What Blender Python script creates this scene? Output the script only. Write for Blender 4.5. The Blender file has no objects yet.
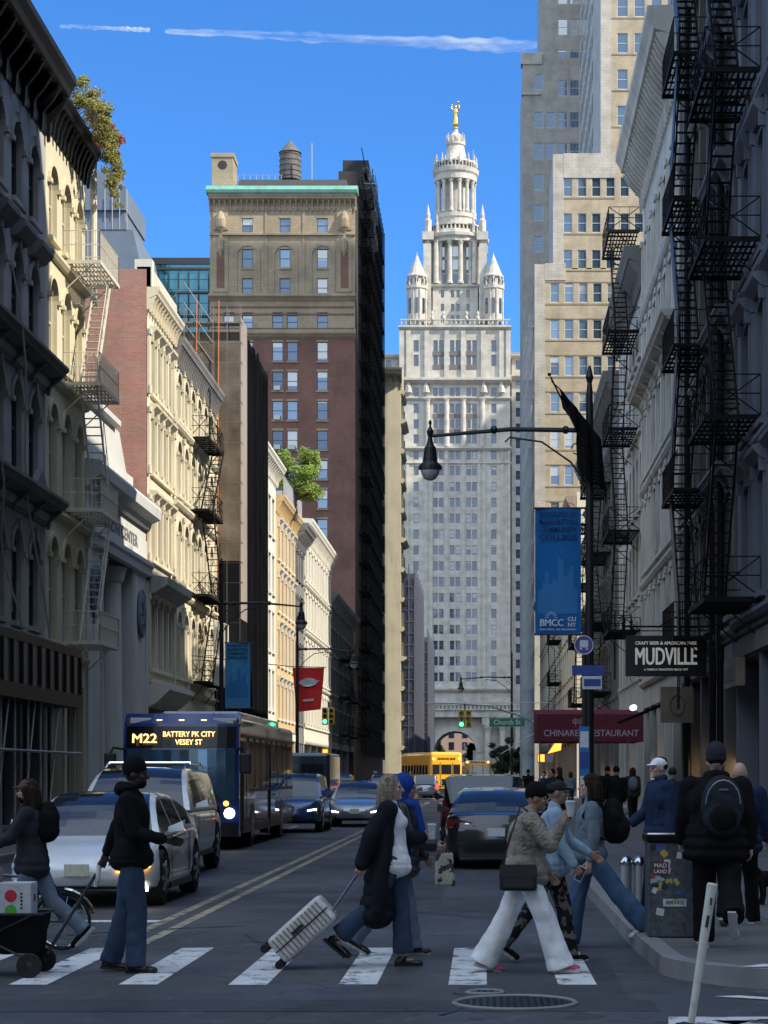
import bpy, bmesh, math, random
from mathutils import Vector, Matrix, noise, Quaternion
R = math.radians
random.seed(7)
sc = bpy.context.scene
COL = sc.collection
# ------------------------------------------------------------------ camera, world, sun, exposure
FPX = 2000.0; VX, HY = 485.0, 775.0; EYE = 1.69
cam = bpy.data.cameras.new("camera"); co = bpy.data.objects.new("camera", cam); COL.objects.link(co)
co.location = (0, 0, EYE); co.rotation_euler = (R(90), 0, 0)
cam.sensor_fit = 'AUTO'; cam.sensor_width = 36; cam.lens = FPX / 1024 * 36
cam.shift_x = (384 - VX) / 1024; cam.shift_y = (HY - 512) / 1024
cam.clip_start = 0.1; cam.clip_end = 20000
sc.camera = co
SUN_EL = 40.0; SUN_OFF = 22.0                       # the sun stands right of the view and behind the lens
sdir = Vector((math.cos(R(SUN_EL)) * math.cos(R(SUN_OFF)), -math.cos(R(SUN_EL)) * math.sin(R(SUN_OFF)), math.sin(R(SUN_EL))))
FILL_CLOUD = 6.6  # brightness of the added cloud that fills the shaded street
w = bpy.data.worlds.new("World"); sc.world = w; w.use_nodes = True
nt = w.node_tree; nt.nodes.clear()
sky = nt.nodes.new('ShaderNodeTexSky'); sky.sky_type = 'NISHITA'; sky.sun_disc = False
sky.sun_elevation = R(SUN_EL); sky.sun_rotation = math.atan2(sdir.x, sdir.y)
sky.altitude = 0; sky.air_density = 1.0; sky.dust_density = 0.0; sky.ozone_density = 5.0
hs = nt.nodes.new('ShaderNodeMix'); hs.data_type = 'RGBA'; hs.blend_type = 'MULTIPLY'; hs.inputs[0].default_value = 1; hs.inputs[7].default_value = (.30, .61, .93, 1)
bg = nt.nodes.new('ShaderNodeBackground'); bg.inputs[1].default_value = 0.15
ow = nt.nodes.new('ShaderNodeOutputWorld')
nt.links.new(sky.outputs[0], hs.inputs[6])
# unseen broken cloud added behind the lens as fill; the half ahead is clear
def _m(op, a, b):
    n = nt.nodes.new('ShaderNodeMath'); n.operation = op
    for i, q in enumerate((a, b)):
        if isinstance(q, (int, float)): n.inputs[i].default_value = q
        else: nt.links.new(q, n.inputs[i])
    return n.outputs[0]
_tc = nt.nodes.new('ShaderNodeTexCoord'); _sx = nt.nodes.new('ShaderNodeSeparateXYZ'); nt.links.new(_tc.outputs['Generated'], _sx.inputs[0])
_n = nt.nodes.new('ShaderNodeTexNoise'); _n.inputs['Scale'].default_value = 2.6; _n.inputs['Detail'].default_value = 6; _n.inputs['Roughness'].default_value = .6; nt.links.new(_tc.outputs['Generated'], _n.inputs['Vector'])
_side = _m('SUBTRACT', _m('MULTIPLY', _sx.outputs[2], .55), _sx.outputs[1])           # grows overhead and behind
_cov = _m('ADD', _m('MULTIPLY', _m('SUBTRACT', _n.outputs['Fac'], .5), 1.6), _m('SUBTRACT', _side, .12))
_r = nt.nodes.new('ShaderNodeMapRange'); _r.clamp = True; nt.links.new(_cov, _r.inputs[0]); _r.inputs[1].default_value = .0; _r.inputs[2].default_value = .38
_gate = nt.nodes.new('ShaderNodeMapRange'); nt.links.new(_side, _gate.inputs[0]); _gate.inputs[1].default_value = -.02; _gate.inputs[2].default_value = .15
_mask = _m('MULTIPLY', _r.outputs[0], _gate.outputs[0])
cl = nt.nodes.new('ShaderNodeMix'); cl.data_type = 'RGBA'; nt.links.new(_mask, cl.inputs[0]); nt.links.new(hs.outputs[2], cl.inputs[6]); cl.inputs[7].default_value = (FILL_CLOUD * .76, FILL_CLOUD * .91, FILL_CLOUD * 1.12, 1)
nt.links.new(cl.outputs[2], bg.inputs[0]); nt.links.new(bg.outputs[0], ow.inputs[0])
sl = bpy.data.lights.new("sun", 'SUN'); sl.energy = 5.0; sl.angle = R(0.53); sl.color = (1.0, 0.90, 0.74)
so = bpy.data.objects.new("sun", sl); COL.objects.link(so)
so.rotation_euler = sdir.to_track_quat('Z', 'Y').to_euler(); so.location = (60, -40, 60)
sc.view_settings.view_transform = 'Standard'; sc.view_settings.look = 'None'
sc.view_settings.exposure = 0.62; sc.view_settings.gamma = 1; sc.view_settings.use_curve_mapping = False
sc.render.engine = 'CYCLES'
sc.cycles.max_bounces = 5; sc.cycles.diffuse_bounces = 4; sc.cycles.glossy_bounces = 3; sc.cycles.transparent_max_bounces = 12
sc.cycles.transmission_bounces = 3; sc.cycles.caustics_reflective = False; sc.cycles.caustics_refractive = False

# ------------------------------------------------------------------ materials
def nodes(name):
    m = bpy.data.materials.new(name); m.use_nodes = True
    t = m.node_tree; b = t.nodes['Principled BSDF']
    return m, t, b
def tc(t, kind='Object'):
    n = t.nodes.new('ShaderNodeTexCoord'); return n.outputs[kind]
def ramp(t, fac, stops):
    r = t.nodes.new('ShaderNodeValToRGB'); t.links.new(fac, r.inputs[0])
    el = r.color_ramp.elements
    while len(el) > 1: el.remove(el[-1])
    el[0].position = stops[0][0]; el[0].color = (*stops[0][1], 1)
    for p, c in stops[1:]:
        e = el.new(p); e.color = (*c, 1)
    return r.outputs[0]
def noi(t, vec, scale, detail=4, rough=.55, stretch=None):
    if stretch:
        mp = t.nodes.new('ShaderNodeMapping'); t.links.new(vec, mp.inputs[0]); mp.inputs['Scale'].default_value = stretch; vec = mp.outputs[0]
    n = t.nodes.new('ShaderNodeTexNoise'); t.links.new(vec, n.inputs['Vector'])
    n.inputs['Scale'].default_value = scale; n.inputs['Detail'].default_value = detail; n.inputs['Roughness'].default_value = rough
    return n.outputs['Fac']
def mixc(t, f, a, b, mode='MIX'):
    m = t.nodes.new('ShaderNodeMix'); m.data_type = 'RGBA'; m.blend_type = mode
    for s, v in ((m.inputs[0], f), (m.inputs[6], a), (m.inputs[7], b)):
        if hasattr(v, 'is_linked') or hasattr(v, 'links'): t.links.new(v, s)
        elif isinstance(v, (tuple, list)): s.default_value = (*v, 1)
        else: s.default_value = v
    return m.outputs[2]
def bump(t, b, h, strength=.3, dist=.02):
    n = t.nodes.new('ShaderNodeBump'); n.inputs['Strength'].default_value = strength; n.inputs['Distance'].default_value = dist
    t.links.new(h, n.inputs['Height']); t.links.new(n.outputs[0], b.inputs['Normal'])
def dk(c, f): return tuple(min(1, x * f) for x in c)
def stone(name, c, var=.25, scale=.6, rough=.85, streak=.35, fine=True, dirt=(.08, .075, .07), bs=.25):
    """masonry or paint: blotches, vertical rain streaks with a shape of their own, fine grain"""
    m, t, b = nodes(name); v = tc(t)
    n1 = noi(t, v, scale, 5)
    base = ramp(t, n1, [(.3, dk(c, 1 - var)), (.52, c), (.75, dk(c, 1 + var * .4))])
    n2 = noi(t, v, 1.3, 4, .6, (1, 1, .12))
    f2 = ramp(t, n2, [(.5, (0, 0, 0)), (.72, (streak,) * 3)])
    col = mixc(t, f2, base, dirt)
    t.links.new(col, b.inputs['Base Color']); b.inputs['Roughness'].default_value = rough
    if fine: bump(t, b, noi(t, v, 14, 4), bs, .02)
    return m
def brick(name, c1, c2, mortar, bw=.22, bh=.075, rough=.9, plane='xz', streak=.25):
    m, t, b = nodes(name); v = tc(t)
    sx = t.nodes.new('ShaderNodeSeparateXYZ'); t.links.new(v, sx.inputs[0])
    cx = t.nodes.new('ShaderNodeCombineXYZ')
    if plane == 'xz': t.links.new(sx.outputs[0], cx.inputs[0])
    elif plane == 'yz': t.links.new(sx.outputs[1], cx.inputs[0])
    else:
        a = t.nodes.new('ShaderNodeMath'); a.operation = 'ADD'; t.links.new(sx.outputs[0], a.inputs[0]); t.links.new(sx.outputs[1], a.inputs[1]); t.links.new(a.outputs[0], cx.inputs[0])
    t.links.new(sx.outputs[2], cx.inputs[1])
    br = t.nodes.new('ShaderNodeTexBrick'); t.links.new(cx.outputs[0], br.inputs['Vector'])
    br.inputs['Scale'].default_value = 1; br.inputs['Brick Width'].default_value = bw; br.inputs['Row Height'].default_value = bh
    br.inputs['Mortar Size'].default_value = .006 if bh < .2 else .012
    br.inputs['Color1'].default_value = (*c1, 1); br.inputs['Color2'].default_value = (*c2, 1); br.inputs['Mortar'].default_value = (*mortar, 1)
    n1 = noi(t, v, .5, 5)
    f = ramp(t, n1, [(.3, (.72, .72, .72)), (.6, (1, 1, 1)), (.8, (1.0, 1.0, 1.0))])
    col = mixc(t, 1.0, br.outputs['Color'], f, 'MULTIPLY')
    n2 = noi(t, v, 1.0, 4, .6, (1, 1, .1)); f2 = ramp(t, n2, [(.5, (0, 0, 0)), (.75, (streak,) * 3)])
    col = mixc(t, f2, col, (.07, .06, .055))
    t.links.new(col, b.inputs['Base Color']); b.inputs['Roughness'].default_value = rough
    return m
def plain(name, c, rough=.5, metal=0., spec=.5, grain=0., gscale=20, coat=0., emit=None, estr=0., sheen=0.):
    m, t, b = nodes(name); v = tc(t)
    n1 = noi(t, v, gscale, 4)
    col = ramp(t, n1, [(.3, dk(c, 1 - .18 - grain)), (.7, dk(c, 1.08 + grain * .5))])
    t.links.new(col, b.inputs['Base Color'])
    b.inputs['Roughness'].default_value = rough; b.inputs['Metallic'].default_value = metal
    b.inputs['Specular IOR Level'].default_value = spec
    if coat: b.inputs['Coat Weight'].default_value = coat; b.inputs['Coat Roughness'].default_value = .04
    if sheen: b.inputs['Sheen Weight'].default_value = sheen
    if emit: b.inputs['Emission Color'].default_value = (*emit, 1); b.inputs['Emission Strength'].default_value = estr
    return m
def windowglass(name, lo, hi, rough=.04, metal=.0, wob=.25, blinds=.45, blindcol=(.42, .42, .38)):
    """pane that mirrors the street; each pane has its own tone, some show a lowered blind"""
    m, t, b = nodes(name); v = tc(t)
    oi = t.nodes.new('ShaderNodeObjectInfo')
    base = ramp(t, oi.outputs['Random'], [(0, lo), (.5, tuple((a + c) / 2 for a, c in zip(lo, hi))), (1, hi)])
    gen = tc(t, 'Generated'); sx = t.nodes.new('ShaderNodeSeparateXYZ'); t.links.new(gen, sx.inputs[0])
    # blind: covers the pane from the top down to a height that differs from pane to pane
    mu = t.nodes.new('ShaderNodeMath'); mu.operation = 'MULTIPLY'; t.links.new(oi.outputs['Random'], mu.inputs[0]); mu.inputs[1].default_value = 37.3
    fr = t.nodes.new('ShaderNodeMath'); fr.operation = 'FRACT'; t.links.new(mu.outputs[0], fr.inputs[0])
    dv = t.nodes.new('ShaderNodeMath'); dv.operation = 'DIVIDE'; t.links.new(fr.outputs[0], dv.inputs[0]); dv.inputs[1].default_value = max(blinds, .001)
    gt = t.nodes.new('ShaderNodeMath'); gt.operation = 'GREATER_THAN'; t.links.new(sx.outputs[2], gt.inputs[0]); t.links.new(dv.outputs[0], gt.inputs[1])
    col = mixc(t, gt.outputs[0], base, blindcol)
    t.links.new(col, b.inputs['Base Color']); b.inputs['Roughness'].default_value = rough; b.inputs['Metallic'].default_value = metal
    b.inputs['Specular IOR Level'].default_value = .9; b.inputs['IOR'].default_value = 1.7
    bump(t, b, noi(t, v, .7, 1), wob, .03)
    return m
def glow(name, c, s):
    m, t, b = nodes(name); b.inputs['Base Color'].default_value = (*dk(c, .5), 1)
    b.inputs['Emission Color'].default_value = (*c, 1); b.inputs['Emission Strength'].default_value = s
    return m
M = {}
M['limestone'] = stone('limestone', (.42, .41, .385), .18, .25)
M['lime_dark'] = stone('streaked_grey_stone', (.36, .355, .335), .35, .5)  # blotched grey stone with darker streaks
M['cream'] = stone('cream_paint', (.56, .51, .36), .10, .4, streak=.18, dirt=(.3, .26, .18))
M['cream2'] = stone('cream_stone', (.58, .53, .40), .14, .5, streak=.25, dirt=(.22, .19, .14))
M['tanpaint'] = stone('tan_paint', (.50, .36, .18), .15, .5, streak=.25)
M['ivory'] = stone('ivory_paint', (.58, .56, .49), .08, .5, streak=.2, dirt=(.3, .28, .24))
M['greystone'] = stone('grey_stone', (.50, .51, .50), .12, .3, streak=.2)
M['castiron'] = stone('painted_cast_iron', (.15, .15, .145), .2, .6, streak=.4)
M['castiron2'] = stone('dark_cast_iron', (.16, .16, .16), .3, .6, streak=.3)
M['castiron3'] = stone('pale_cast_iron', (.50, .49, .45), .2, .6, streak=.4)
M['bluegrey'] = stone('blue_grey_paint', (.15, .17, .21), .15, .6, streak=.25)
M['brownstone'] = stone('brownstone', (.30, .22, .16), .2, .6)
M['redbrick'] = brick('red_brick', (.25, .115, .085), (.19, .085, .065), (.2, .16, .14), plane='x+y')
M['pinkbrick'] = brick('pink_brick', (.36, .17, .13), (.30, .13, .10), (.34, .28, .24), plane='x+y')
M['dark_shadow_brick'] = brick('dark_and_shadow_brick', (.045, .045, .05), (.035, .035, .04), (.05, .05, .05), plane='x+y')  # real dark brick; also stands for shadow on the red tower's flank
M['tanbrick'] = brick('tan_brick', (.54, .46, .335), (.48, .41, .295), (.45, .38, .27), .45, .15, plane='x+y')
M['buff'] = brick('buff_block', (.40, .33, .23), (.35, .29, .20), (.26, .22, .17), .6, .3, plane='x+y')
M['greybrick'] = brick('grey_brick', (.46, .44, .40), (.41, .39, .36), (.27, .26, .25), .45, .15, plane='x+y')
M['paleblock'] = brick('pale_block', (.58, .55, .49), (.52, .49, .44), (.36, .35, .33), .9, .42, plane='x+y')
M['black_iron'] = plain('black_iron', (.010, .010, .011), .7, 0, spec=.12, grain=.2)
M['blackpaint'] = plain('black_gloss_paint', (.006, .007, .009), .45, spec=.15)
M['white_iron'] = plain('cream_iron', (.58, .56, .48), .6)
M['grey_iron'] = plain('grey_iron', (.33, .34, .36), .6)
M['copper'] = stone('green_copper', (.16, .38, .32), .2, 1.0, streak=.2)
M['gold'] = plain('gilding', (.9, .55, .12), .3, 1.0)
M['roofing'] = stone('roofing', (.10, .10, .105), .2, .4)
M['glass'] = windowglass('window_pane', (.010, .014, .020), (.05, .065, .085), blinds=.30, blindcol=(.20, .20, .18))
M['glass_sky'] = windowglass('bright_window_pane', (.06, .10, .16), (.20, .29, .40), metal=.55, blinds=.40, blindcol=(.45, .46, .45), wob=.1)
M['glass_dark'] = windowglass('dark_window_pane', (.006, .008, .012), (.03, .035, .05), blinds=.18, blindcol=(.12, .12, .11))
M['glass_mid'] = windowglass('office_window_pane', (.04, .06, .085), (.09, .12, .16), metal=.3, blinds=.25, blindcol=(.25, .26, .26), wob=.1)
M['gallery_glass'] = plain('gallery_pane', (.02, .03, .045), .35, spec=.25)
M['teal_glass'] = windowglass('teal_curtain_glass', (.02, .16, .22), (.03, .22, .28), metal=.5, blinds=.01)
M['frame_white'] = plain('white_window_frame', (.62, .62, .58), .6)
M['frame_dark'] = plain('dark_window_frame', (.03, .035, .04), .5)
M['frame_grey'] = plain('grey_window_frame', (.20, .22, .25), .6)
M['frame_cream'] = plain('cream_window_frame', (.5, .46, .34), .6)
M['lamp_warm'] = glow('warm_shop_light', (1, .62, .25), 2.2)
M['lamp_white'] = glow('white_shop_light', (.85, .92, 1), 1.2)

# ------------------------------------------------------------------ mesh helpers
Z3 = Vector((0, 0, 1))
_tmp = bpy.data.scenes.new('workshop')
def eval_mesh(*objs):
    """evaluated copy of objs[0] with its modifiers, worked out in a small scene of its own"""
    for o in objs: _tmp.collection.objects.link(o)
    vl = _tmp.view_layers[0]; vl.update(); dg = vl.depsgraph
    me = bpy.data.meshes.new_from_object(objs[0].evaluated_get(dg))
    for o in objs: _tmp.collection.objects.unlink(o)
    return me
class MB:
    def __init__(s): s.v = []; s.f = []; s.mi = []; s.cur = 0
    def add(s, vs, fs):
        o = len(s.v); s.v += [tuple(v) for v in vs]
        for f in fs: s.f.append(tuple(o + i for i in f)); s.mi.append(s.cur)
    def box(s, x0, x1, y0, y1, z0, z1):
        s.hexa([(x0, y0, z0), (x1, y0, z0), (x1, y1, z0), (x0, y1, z0), (x0, y0, z1), (x1, y0, z1), (x1, y1, z1), (x0, y1, z1)])
    def hexa(s, p):
        s.add(p, [(0, 3, 2, 1), (4, 5, 6, 7), (0, 1, 5, 4), (1, 2, 6, 5), (2, 3, 7, 6), (3, 0, 4, 7)])
    def fbox(s, F, u0, u1, v0, v1, n0, n1):
        if u1 < u0: u0, u1 = u1, u0
        P = F.P
        s.hexa([P(u0, v0, n1), P(u1, v0, n1), P(u1, v0, n0), P(u0, v0, n0), P(u0, v1, n1), P(u1, v1, n1), P(u1, v1, n0), P(u0, v1, n0)])
    def quad(s, a, b, c, d): s.add([a, b, c, d], [(0, 1, 2, 3)])
    def poly(s, pts): s.add(pts, [tuple(range(len(pts)))])
    def tube(s, pts, r, n=6, cap=True, closed=False):
        pts = [Vector(p) for p in pts]; m = len(pts)
        rs = r if isinstance(r, (list, tuple)) else [r] * m
        base = len(s.v); ref = None
        for i, p in enumerate(pts):
            if closed: d = pts[(i + 1) % m] - pts[i - 1]
            else: d = pts[min(i + 1, m - 1)] - pts[max(i - 1, 0)]
            d = d.normalized() if d.length > 1e-9 else Z3
            if ref is None: ref = d.orthogonal().normalized()
            a = (ref - d * ref.dot(d)); a = a.normalized() if a.length > 1e-6 else d.orthogonal().normalized(); ref = a
            b = d.cross(a)
            for k in range(n):
                t = 2 * math.pi * (k + .5) / n; s.v.append(tuple(p + (a * math.cos(t) + b * math.sin(t)) * rs[i]))
        rng = m if closed else m - 1
        for i in range(rng):
            j = (i + 1) % m
            for k in range(n):
                k2 = (k + 1) % n
                s.f.append((base + i * n + k, base + i * n + k2, base + j * n + k2, base + j * n + k)); s.mi.append(s.cur)
        if cap and not closed:
            s.f.append(tuple(base + k for k in range(n))[::-1]); s.mi.append(s.cur)
            s.f.append(tuple(base + (m - 1) * n + k for k in range(n))); s.mi.append(s.cur)
    def bar(s, a, b, w, h=None):
        """square bar from a to b"""
        a = Vector(a); b = Vector(b); h = h or w; d = (b - a).normalized()
        x = d.cross(Z3); x = x.normalized() if x.length > 1e-4 else Vector((1, 0, 0)); y = x.cross(d)
        x *= w / 2; y *= h / 2
        s.hexa([a - x - y, a + x - y, a + x + y, a - x + y, b - x - y, b + x - y, b + x + y, b - x + y])
    def lathe(s, c, prof, n=16, axis='z'):
        c = Vector(c); base = len(s.v)
        for r, z in prof:
            for k in range(n):
                t = 2 * math.pi * k / n; q = (r * math.cos(t), r * math.sin(t), z)
                if axis == 'y': q = (q[0], q[2], q[1])
                if axis == 'x': q = (q[2], q[0], q[1])
                s.v.append(tuple(c + Vector(q)))
        for i in range(len(prof) - 1):
            for k in range(n):
                k2 = (k + 1) % n
                s.f.append((base + i * n + k, base + i * n + k2, base + (i + 1) * n + k2, base + (i + 1) * n + k)); s.mi.append(s.cur)
        s.f.append(tuple(base + k for k in range(n))[::-1]); s.mi.append(s.cur)
        s.f.append(tuple(base + (len(prof) - 1) * n + k for k in range(n))); s.mi.append(s.cur)
    def prism(s, pts, ext):
        """planar outline pts extruded by vector ext"""
        n = len(pts); ext = Vector(ext); pts = [Vector(p) for p in pts]
        s.add(pts + [p + ext for p in pts], [tuple(range(n))[::-1], tuple(range(n, 2 * n))] + [(i, (i + 1) % n, n + (i + 1) % n, n + i) for i in range(n)])
    def prof(s, F, u0, u1, pts):
        """moulding: (n, v) outline run along the facade"""
        s.prism([F.P(u0, v, n) for n, v in pts], F.U * (u1 - u0))
    def build(s, name, mats, parent=None, off=None, smooth=False):
        me = bpy.data.meshes.new(name)
        if off is not None:
            ox, oy, oz = off; vs = [(a - ox, b - oy, c - oz) for a, b, c in s.v]
        else: vs = s.v
        me.from_pydata(vs, [], s.f)
        if not isinstance(mats, (list, tuple)): mats = [mats]
        for m in mats: me.materials.append(m)
        if len(mats) > 1: me.polygons.foreach_set('material_index', s.mi)
        if smooth: me.polygons.foreach_set('use_smooth', [True] * len(me.polygons))
        me.update()
        o = bpy.data.objects.new(name, me); COL.objects.link(o)
        if parent is not None: o.parent = parent
        return o
class Fr:
    """facade frame: u along the front, v up, n outwards"""
    def __init__(s, O, U, N): s.O = Vector(O); s.U = Vector(U).normalized(); s.N = Vector(N).normalized()
    def P(s, u, v, n=0): return s.O + s.U * u + Z3 * v + s.N * n
    def mat(s, u, v, n, off):
        p = s.P(u, v, n) - Vector(off); Y = -s.N
        return Matrix(((s.U.x, Y.x, 0, p.x), (s.U.y, Y.y, 0, p.y), (s.U.z, Y.z, 1, p.z), (0, 0, 0, 1)))
XL, XR = -13.5, 6.5
def FL(d0): return Fr((XL, d0, 0), (0, 1, 0), (1, 0, 0))
def FRt(d1): return Fr((XR, d1, 0), (0, -1, 0), (-1, 0, 0))
def FF(x0, y): return Fr((x0, y, 0), (1, 0, 0), (0, -1, 0))
def tag(o, label=None, cat=None, group=None, kind=None):
    if label: o['label'] = label
    if cat: o['category'] = cat
    if group: o['group'] = group
    if kind: o['kind'] = kind
    return o
def root(name, loc, label, cat, group=None, rz=0, kind=None):
    o = bpy.data.objects.new(name, None); COL.objects.link(o); o.location = loc; o.rotation_euler = (0, 0, rz); o.empty_display_size = .3
    return tag(o, label, cat, group, kind)
KIDS = {}
def copy_tree(o, parent=None):
    c = o.copy(); COL.objects.link(c); c.parent = parent
    for ch in o.children: copy_tree(ch, c)
    return c
def wall(mb, F, W, H, ops, dp=.25, v_base=0):
    """front sheet with real openings (u0,u1,v0,v1,arch) and reveals"""
    us = sorted(set([0, W] + [o[0] for o in ops] + [o[1] for o in ops])); vs = sorted(set([v_base, H] + [o[2] for o in ops] + [o[3] for o in ops]))
    ax = {}
    for o in ops: ax.setdefault((round(o[0], 4), round(o[2], 4)), o)
    P = F.P
    for j in range(len(vs) - 1):
        vm = (vs[j] + vs[j + 1]) / 2; run = None
        act = [o for o in ops if o[2] < vm < o[3]]
        for i in range(len(us) - 1):
            um = (us[i] + us[i + 1]) / 2
            inside = any(o[0] < um < o[1] for o in act)
            if not inside and run is None: run = us[i]
            if inside and run is not None: mb.quad(P(run, vs[j]), P(us[i], vs[j]), P(us[i], vs[j + 1]), P(run, vs[j + 1])); run = None
        if run is not None: mb.quad(P(run, vs[j]), P(W, vs[j]), P(W, vs[j + 1]), P(run, vs[j + 1]))
    for (u0, u1, v0, v1, arch) in ops:
        w = u1 - u0; rise = {0: 0, 1: w / 2, 2: w * .18}[arch]; sp = v1 - rise
        mb.quad(P(u0, v0), P(u0, v0, -dp), P(u0, sp, -dp), P(u0, sp)); mb.quad(P(u1, v0, -dp), P(u1, v0), P(u1, sp), P(u1, sp, -dp))
        mb.quad(P(u0, v0, -dp), P(u0, v0), P(u1, v0), P(u1, v0, -dp))
        if arch:
            arc = archpts(u0, u1, sp, rise)
            for a, b in zip(arch_half(arc, 0), arch_half(arc, 0)[1:]): mb.poly([P(u0, v1), P(*a), P(*b)])
            for a, b in zip(arch_half(arc, 1), arch_half(arc, 1)[1:]): mb.poly([P(u1, v1), P(*a), P(*b)])
            for a, b in zip(arc, arc[1:]): mb.quad(P(*a), P(a[0], a[1], -dp), P(b[0], b[1], -dp), P(*b))
        else: mb.quad(P(u0, v1), P(u0, v1, -dp), P(u1, v1, -dp), P(u1, v1))
def archpts(u0, u1, sp, rise, n=10):
    c = (u0 + u1) / 2; a = (u1 - u0) / 2
    return [(c - a * math.cos(math.pi * k / n), sp + rise * math.sin(math.pi * k / n)) for k in range(n + 1)]
def arch_half(arc, h):
    n = len(arc) // 2
    return arc[:n + 1] if h == 0 else arc[n:]
WCACHE = {}
def window_mesh(w, h, arch, style, fmat, gmat, muntin=0):
    key = (round(w, 2), round(h, 2), arch, style, fmat.name, gmat.name, muntin)
    if key in WCACHE: return WCACHE[key]
    mb = MB(); t = .05 + .02 * (w > 1.1); rise = {0: 0, 1: w / 2, 2: w * .18}[arch]; sp = h - rise
    y0, y1 = -.06, .02
    mb.box(0, t, y0, y1, 0, sp); mb.box(w - t, w, y0, y1, 0, sp); mb.box(t, w - t, y0, y1, 0, t * 1.4)
    if arch:
        arc = archpts(0, w, sp, rise); inn = archpts(t, w - t, sp, max(rise - t, .02))
        for i in range(len(arc) - 1):
            a, b, c, d = arc[i], arc[i + 1], inn[i + 1], inn[i]
            mb.hexa([(a[0], y0, a[1]), (b[0], y0, b[1]), (c[0], y0, c[1]), (d[0], y0, d[1]), (a[0], y1, a[1]), (b[0], y1, b[1]), (c[0], y1, c[1]), (d[0], y1, d[1])])
    else: mb.box(t, w - t, y0, y1, h - t, h)
    if style >= 1: mb.box(t, w - t, y0 + .02, y1 - .01, h * .5 - t * .5, h * .5 + t * .5)
    if style == 2: mb.box(w / 2 - t * .4, w / 2 + t * .4, y0 + .015, y1 - .012, t, h - t if not arch else sp)
    gb = MB()
    if arch: gb.poly([(0, 0, 0), (w, 0, 0)] + [(a, 0, b) for a, b in reversed(archpts(0, w, sp, rise))])
    else: gb.quad((0, 0, 0), (w, 0, 0), (w, 0, h), (0, 0, h))
    fo = mb.build('window', fmat); go = gb.build('pane', gmat)
    fm, gm = fo.data, go.data
    bpy.data.objects.remove(fo); bpy.data.objects.remove(go)
    WCACHE[key] = (fm, gm); return fm, gm
NWIN = {}
def put_window(par, off, F, u, v, w, h, arch, style, fmat, gmat, n=-.2):
    fm, gm = window_mesh(w, h, arch, style, fmat, gmat)
    cnt = NWIN.get(par.name, 0); NWIN[par.name] = cnt + 1
    mx = F.mat(u, v, n, off)
    if cnt < 98:
        o = bpy.data.objects.new('window', fm); COL.objects.link(o); o.parent = par; o.matrix_local = mx
        g = bpy.data.objects.new('pane', gm); COL.objects.link(g); g.parent = o
        g.location = (0, .01, 0)
    else:
        fl = WREST.setdefault(par.name, (par, MB(), MB(), fmat, gmat))
        for me, mb, dy in ((fm, fl[1], 0), (gm, fl[2], .01)):
            mb.add([mx @ (v_.co + Vector((0, dy, 0))) for v_ in me.vertices], [tuple(p.vertices) for p in me.polygons])
WREST = {}
def flush_windows():
    for par, a, b, fmat, gmat in WREST.values():
        o = a.build('upper_windows', fmat, par); o['kind'] = 'stuff'; b.build('panes', gmat, o)['kind'] = 'stuff'
_fonts = {}
def text_mesh(body, size, ext=.004, bold=0., align='CENTER'):
    cu = bpy.data.curves.new('txt', 'FONT'); cu.body = body; cu.size = size; cu.extrude = ext; cu.align_x = align; cu.align_y = 'CENTER'; cu.offset = bold; cu.resolution_u = 3
    o = bpy.data.objects.new('txt', cu)
    me = eval_mesh(o)
    bpy.data.objects.remove(o); bpy.data.curves.remove(cu)
    return me
def lettering(name, body, size, mat, parent, pos, xdir=(1, 0, 0), up=(0, 0, 1), ext=.004, bold=0., sx=1.0, sy=1.0, align='CENTER', width=None, dup=0.):
    """raised lettering; pos and directions in the parent's local space"""
    me = text_mesh(body, size, ext, bold, align); me.materials.clear(); me.materials.append(mat)
    X = Vector(xdir).normalized(); Y = Vector(up).normalized(); Zd = X.cross(Y)
    if width and me.vertices:
        xs = [v.co.x for v in me.vertices]; sx = width / max(1e-4, max(xs) - min(xs))
    if dup:      # heavier strokes: the letters laid over themselves a hair apart
        bm = bmesh.new(); bm.from_mesh(me); g0 = list(bm.verts) + list(bm.edges) + list(bm.faces)
        for k, (dx, dy) in enumerate(((dup, 0), (-dup, 0), (0, dup * .6))):
            r = bmesh.ops.duplicate(bm, geom=g0); bmesh.ops.translate(bm, verts=[q for q in r['geom'] if isinstance(q, bmesh.types.BMVert)], vec=(dx, dy, .0006 * (k + 1)))
        bm.to_mesh(me); bm.free()
    for v in me.vertices: v.co = X * v.co.x * sx + Y * v.co.y * sy + Zd * v.co.z
    me.update()
    o = bpy.data.objects.new(name, me); COL.objects.link(o); o.parent = parent; o.location = pos
    return o
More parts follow.
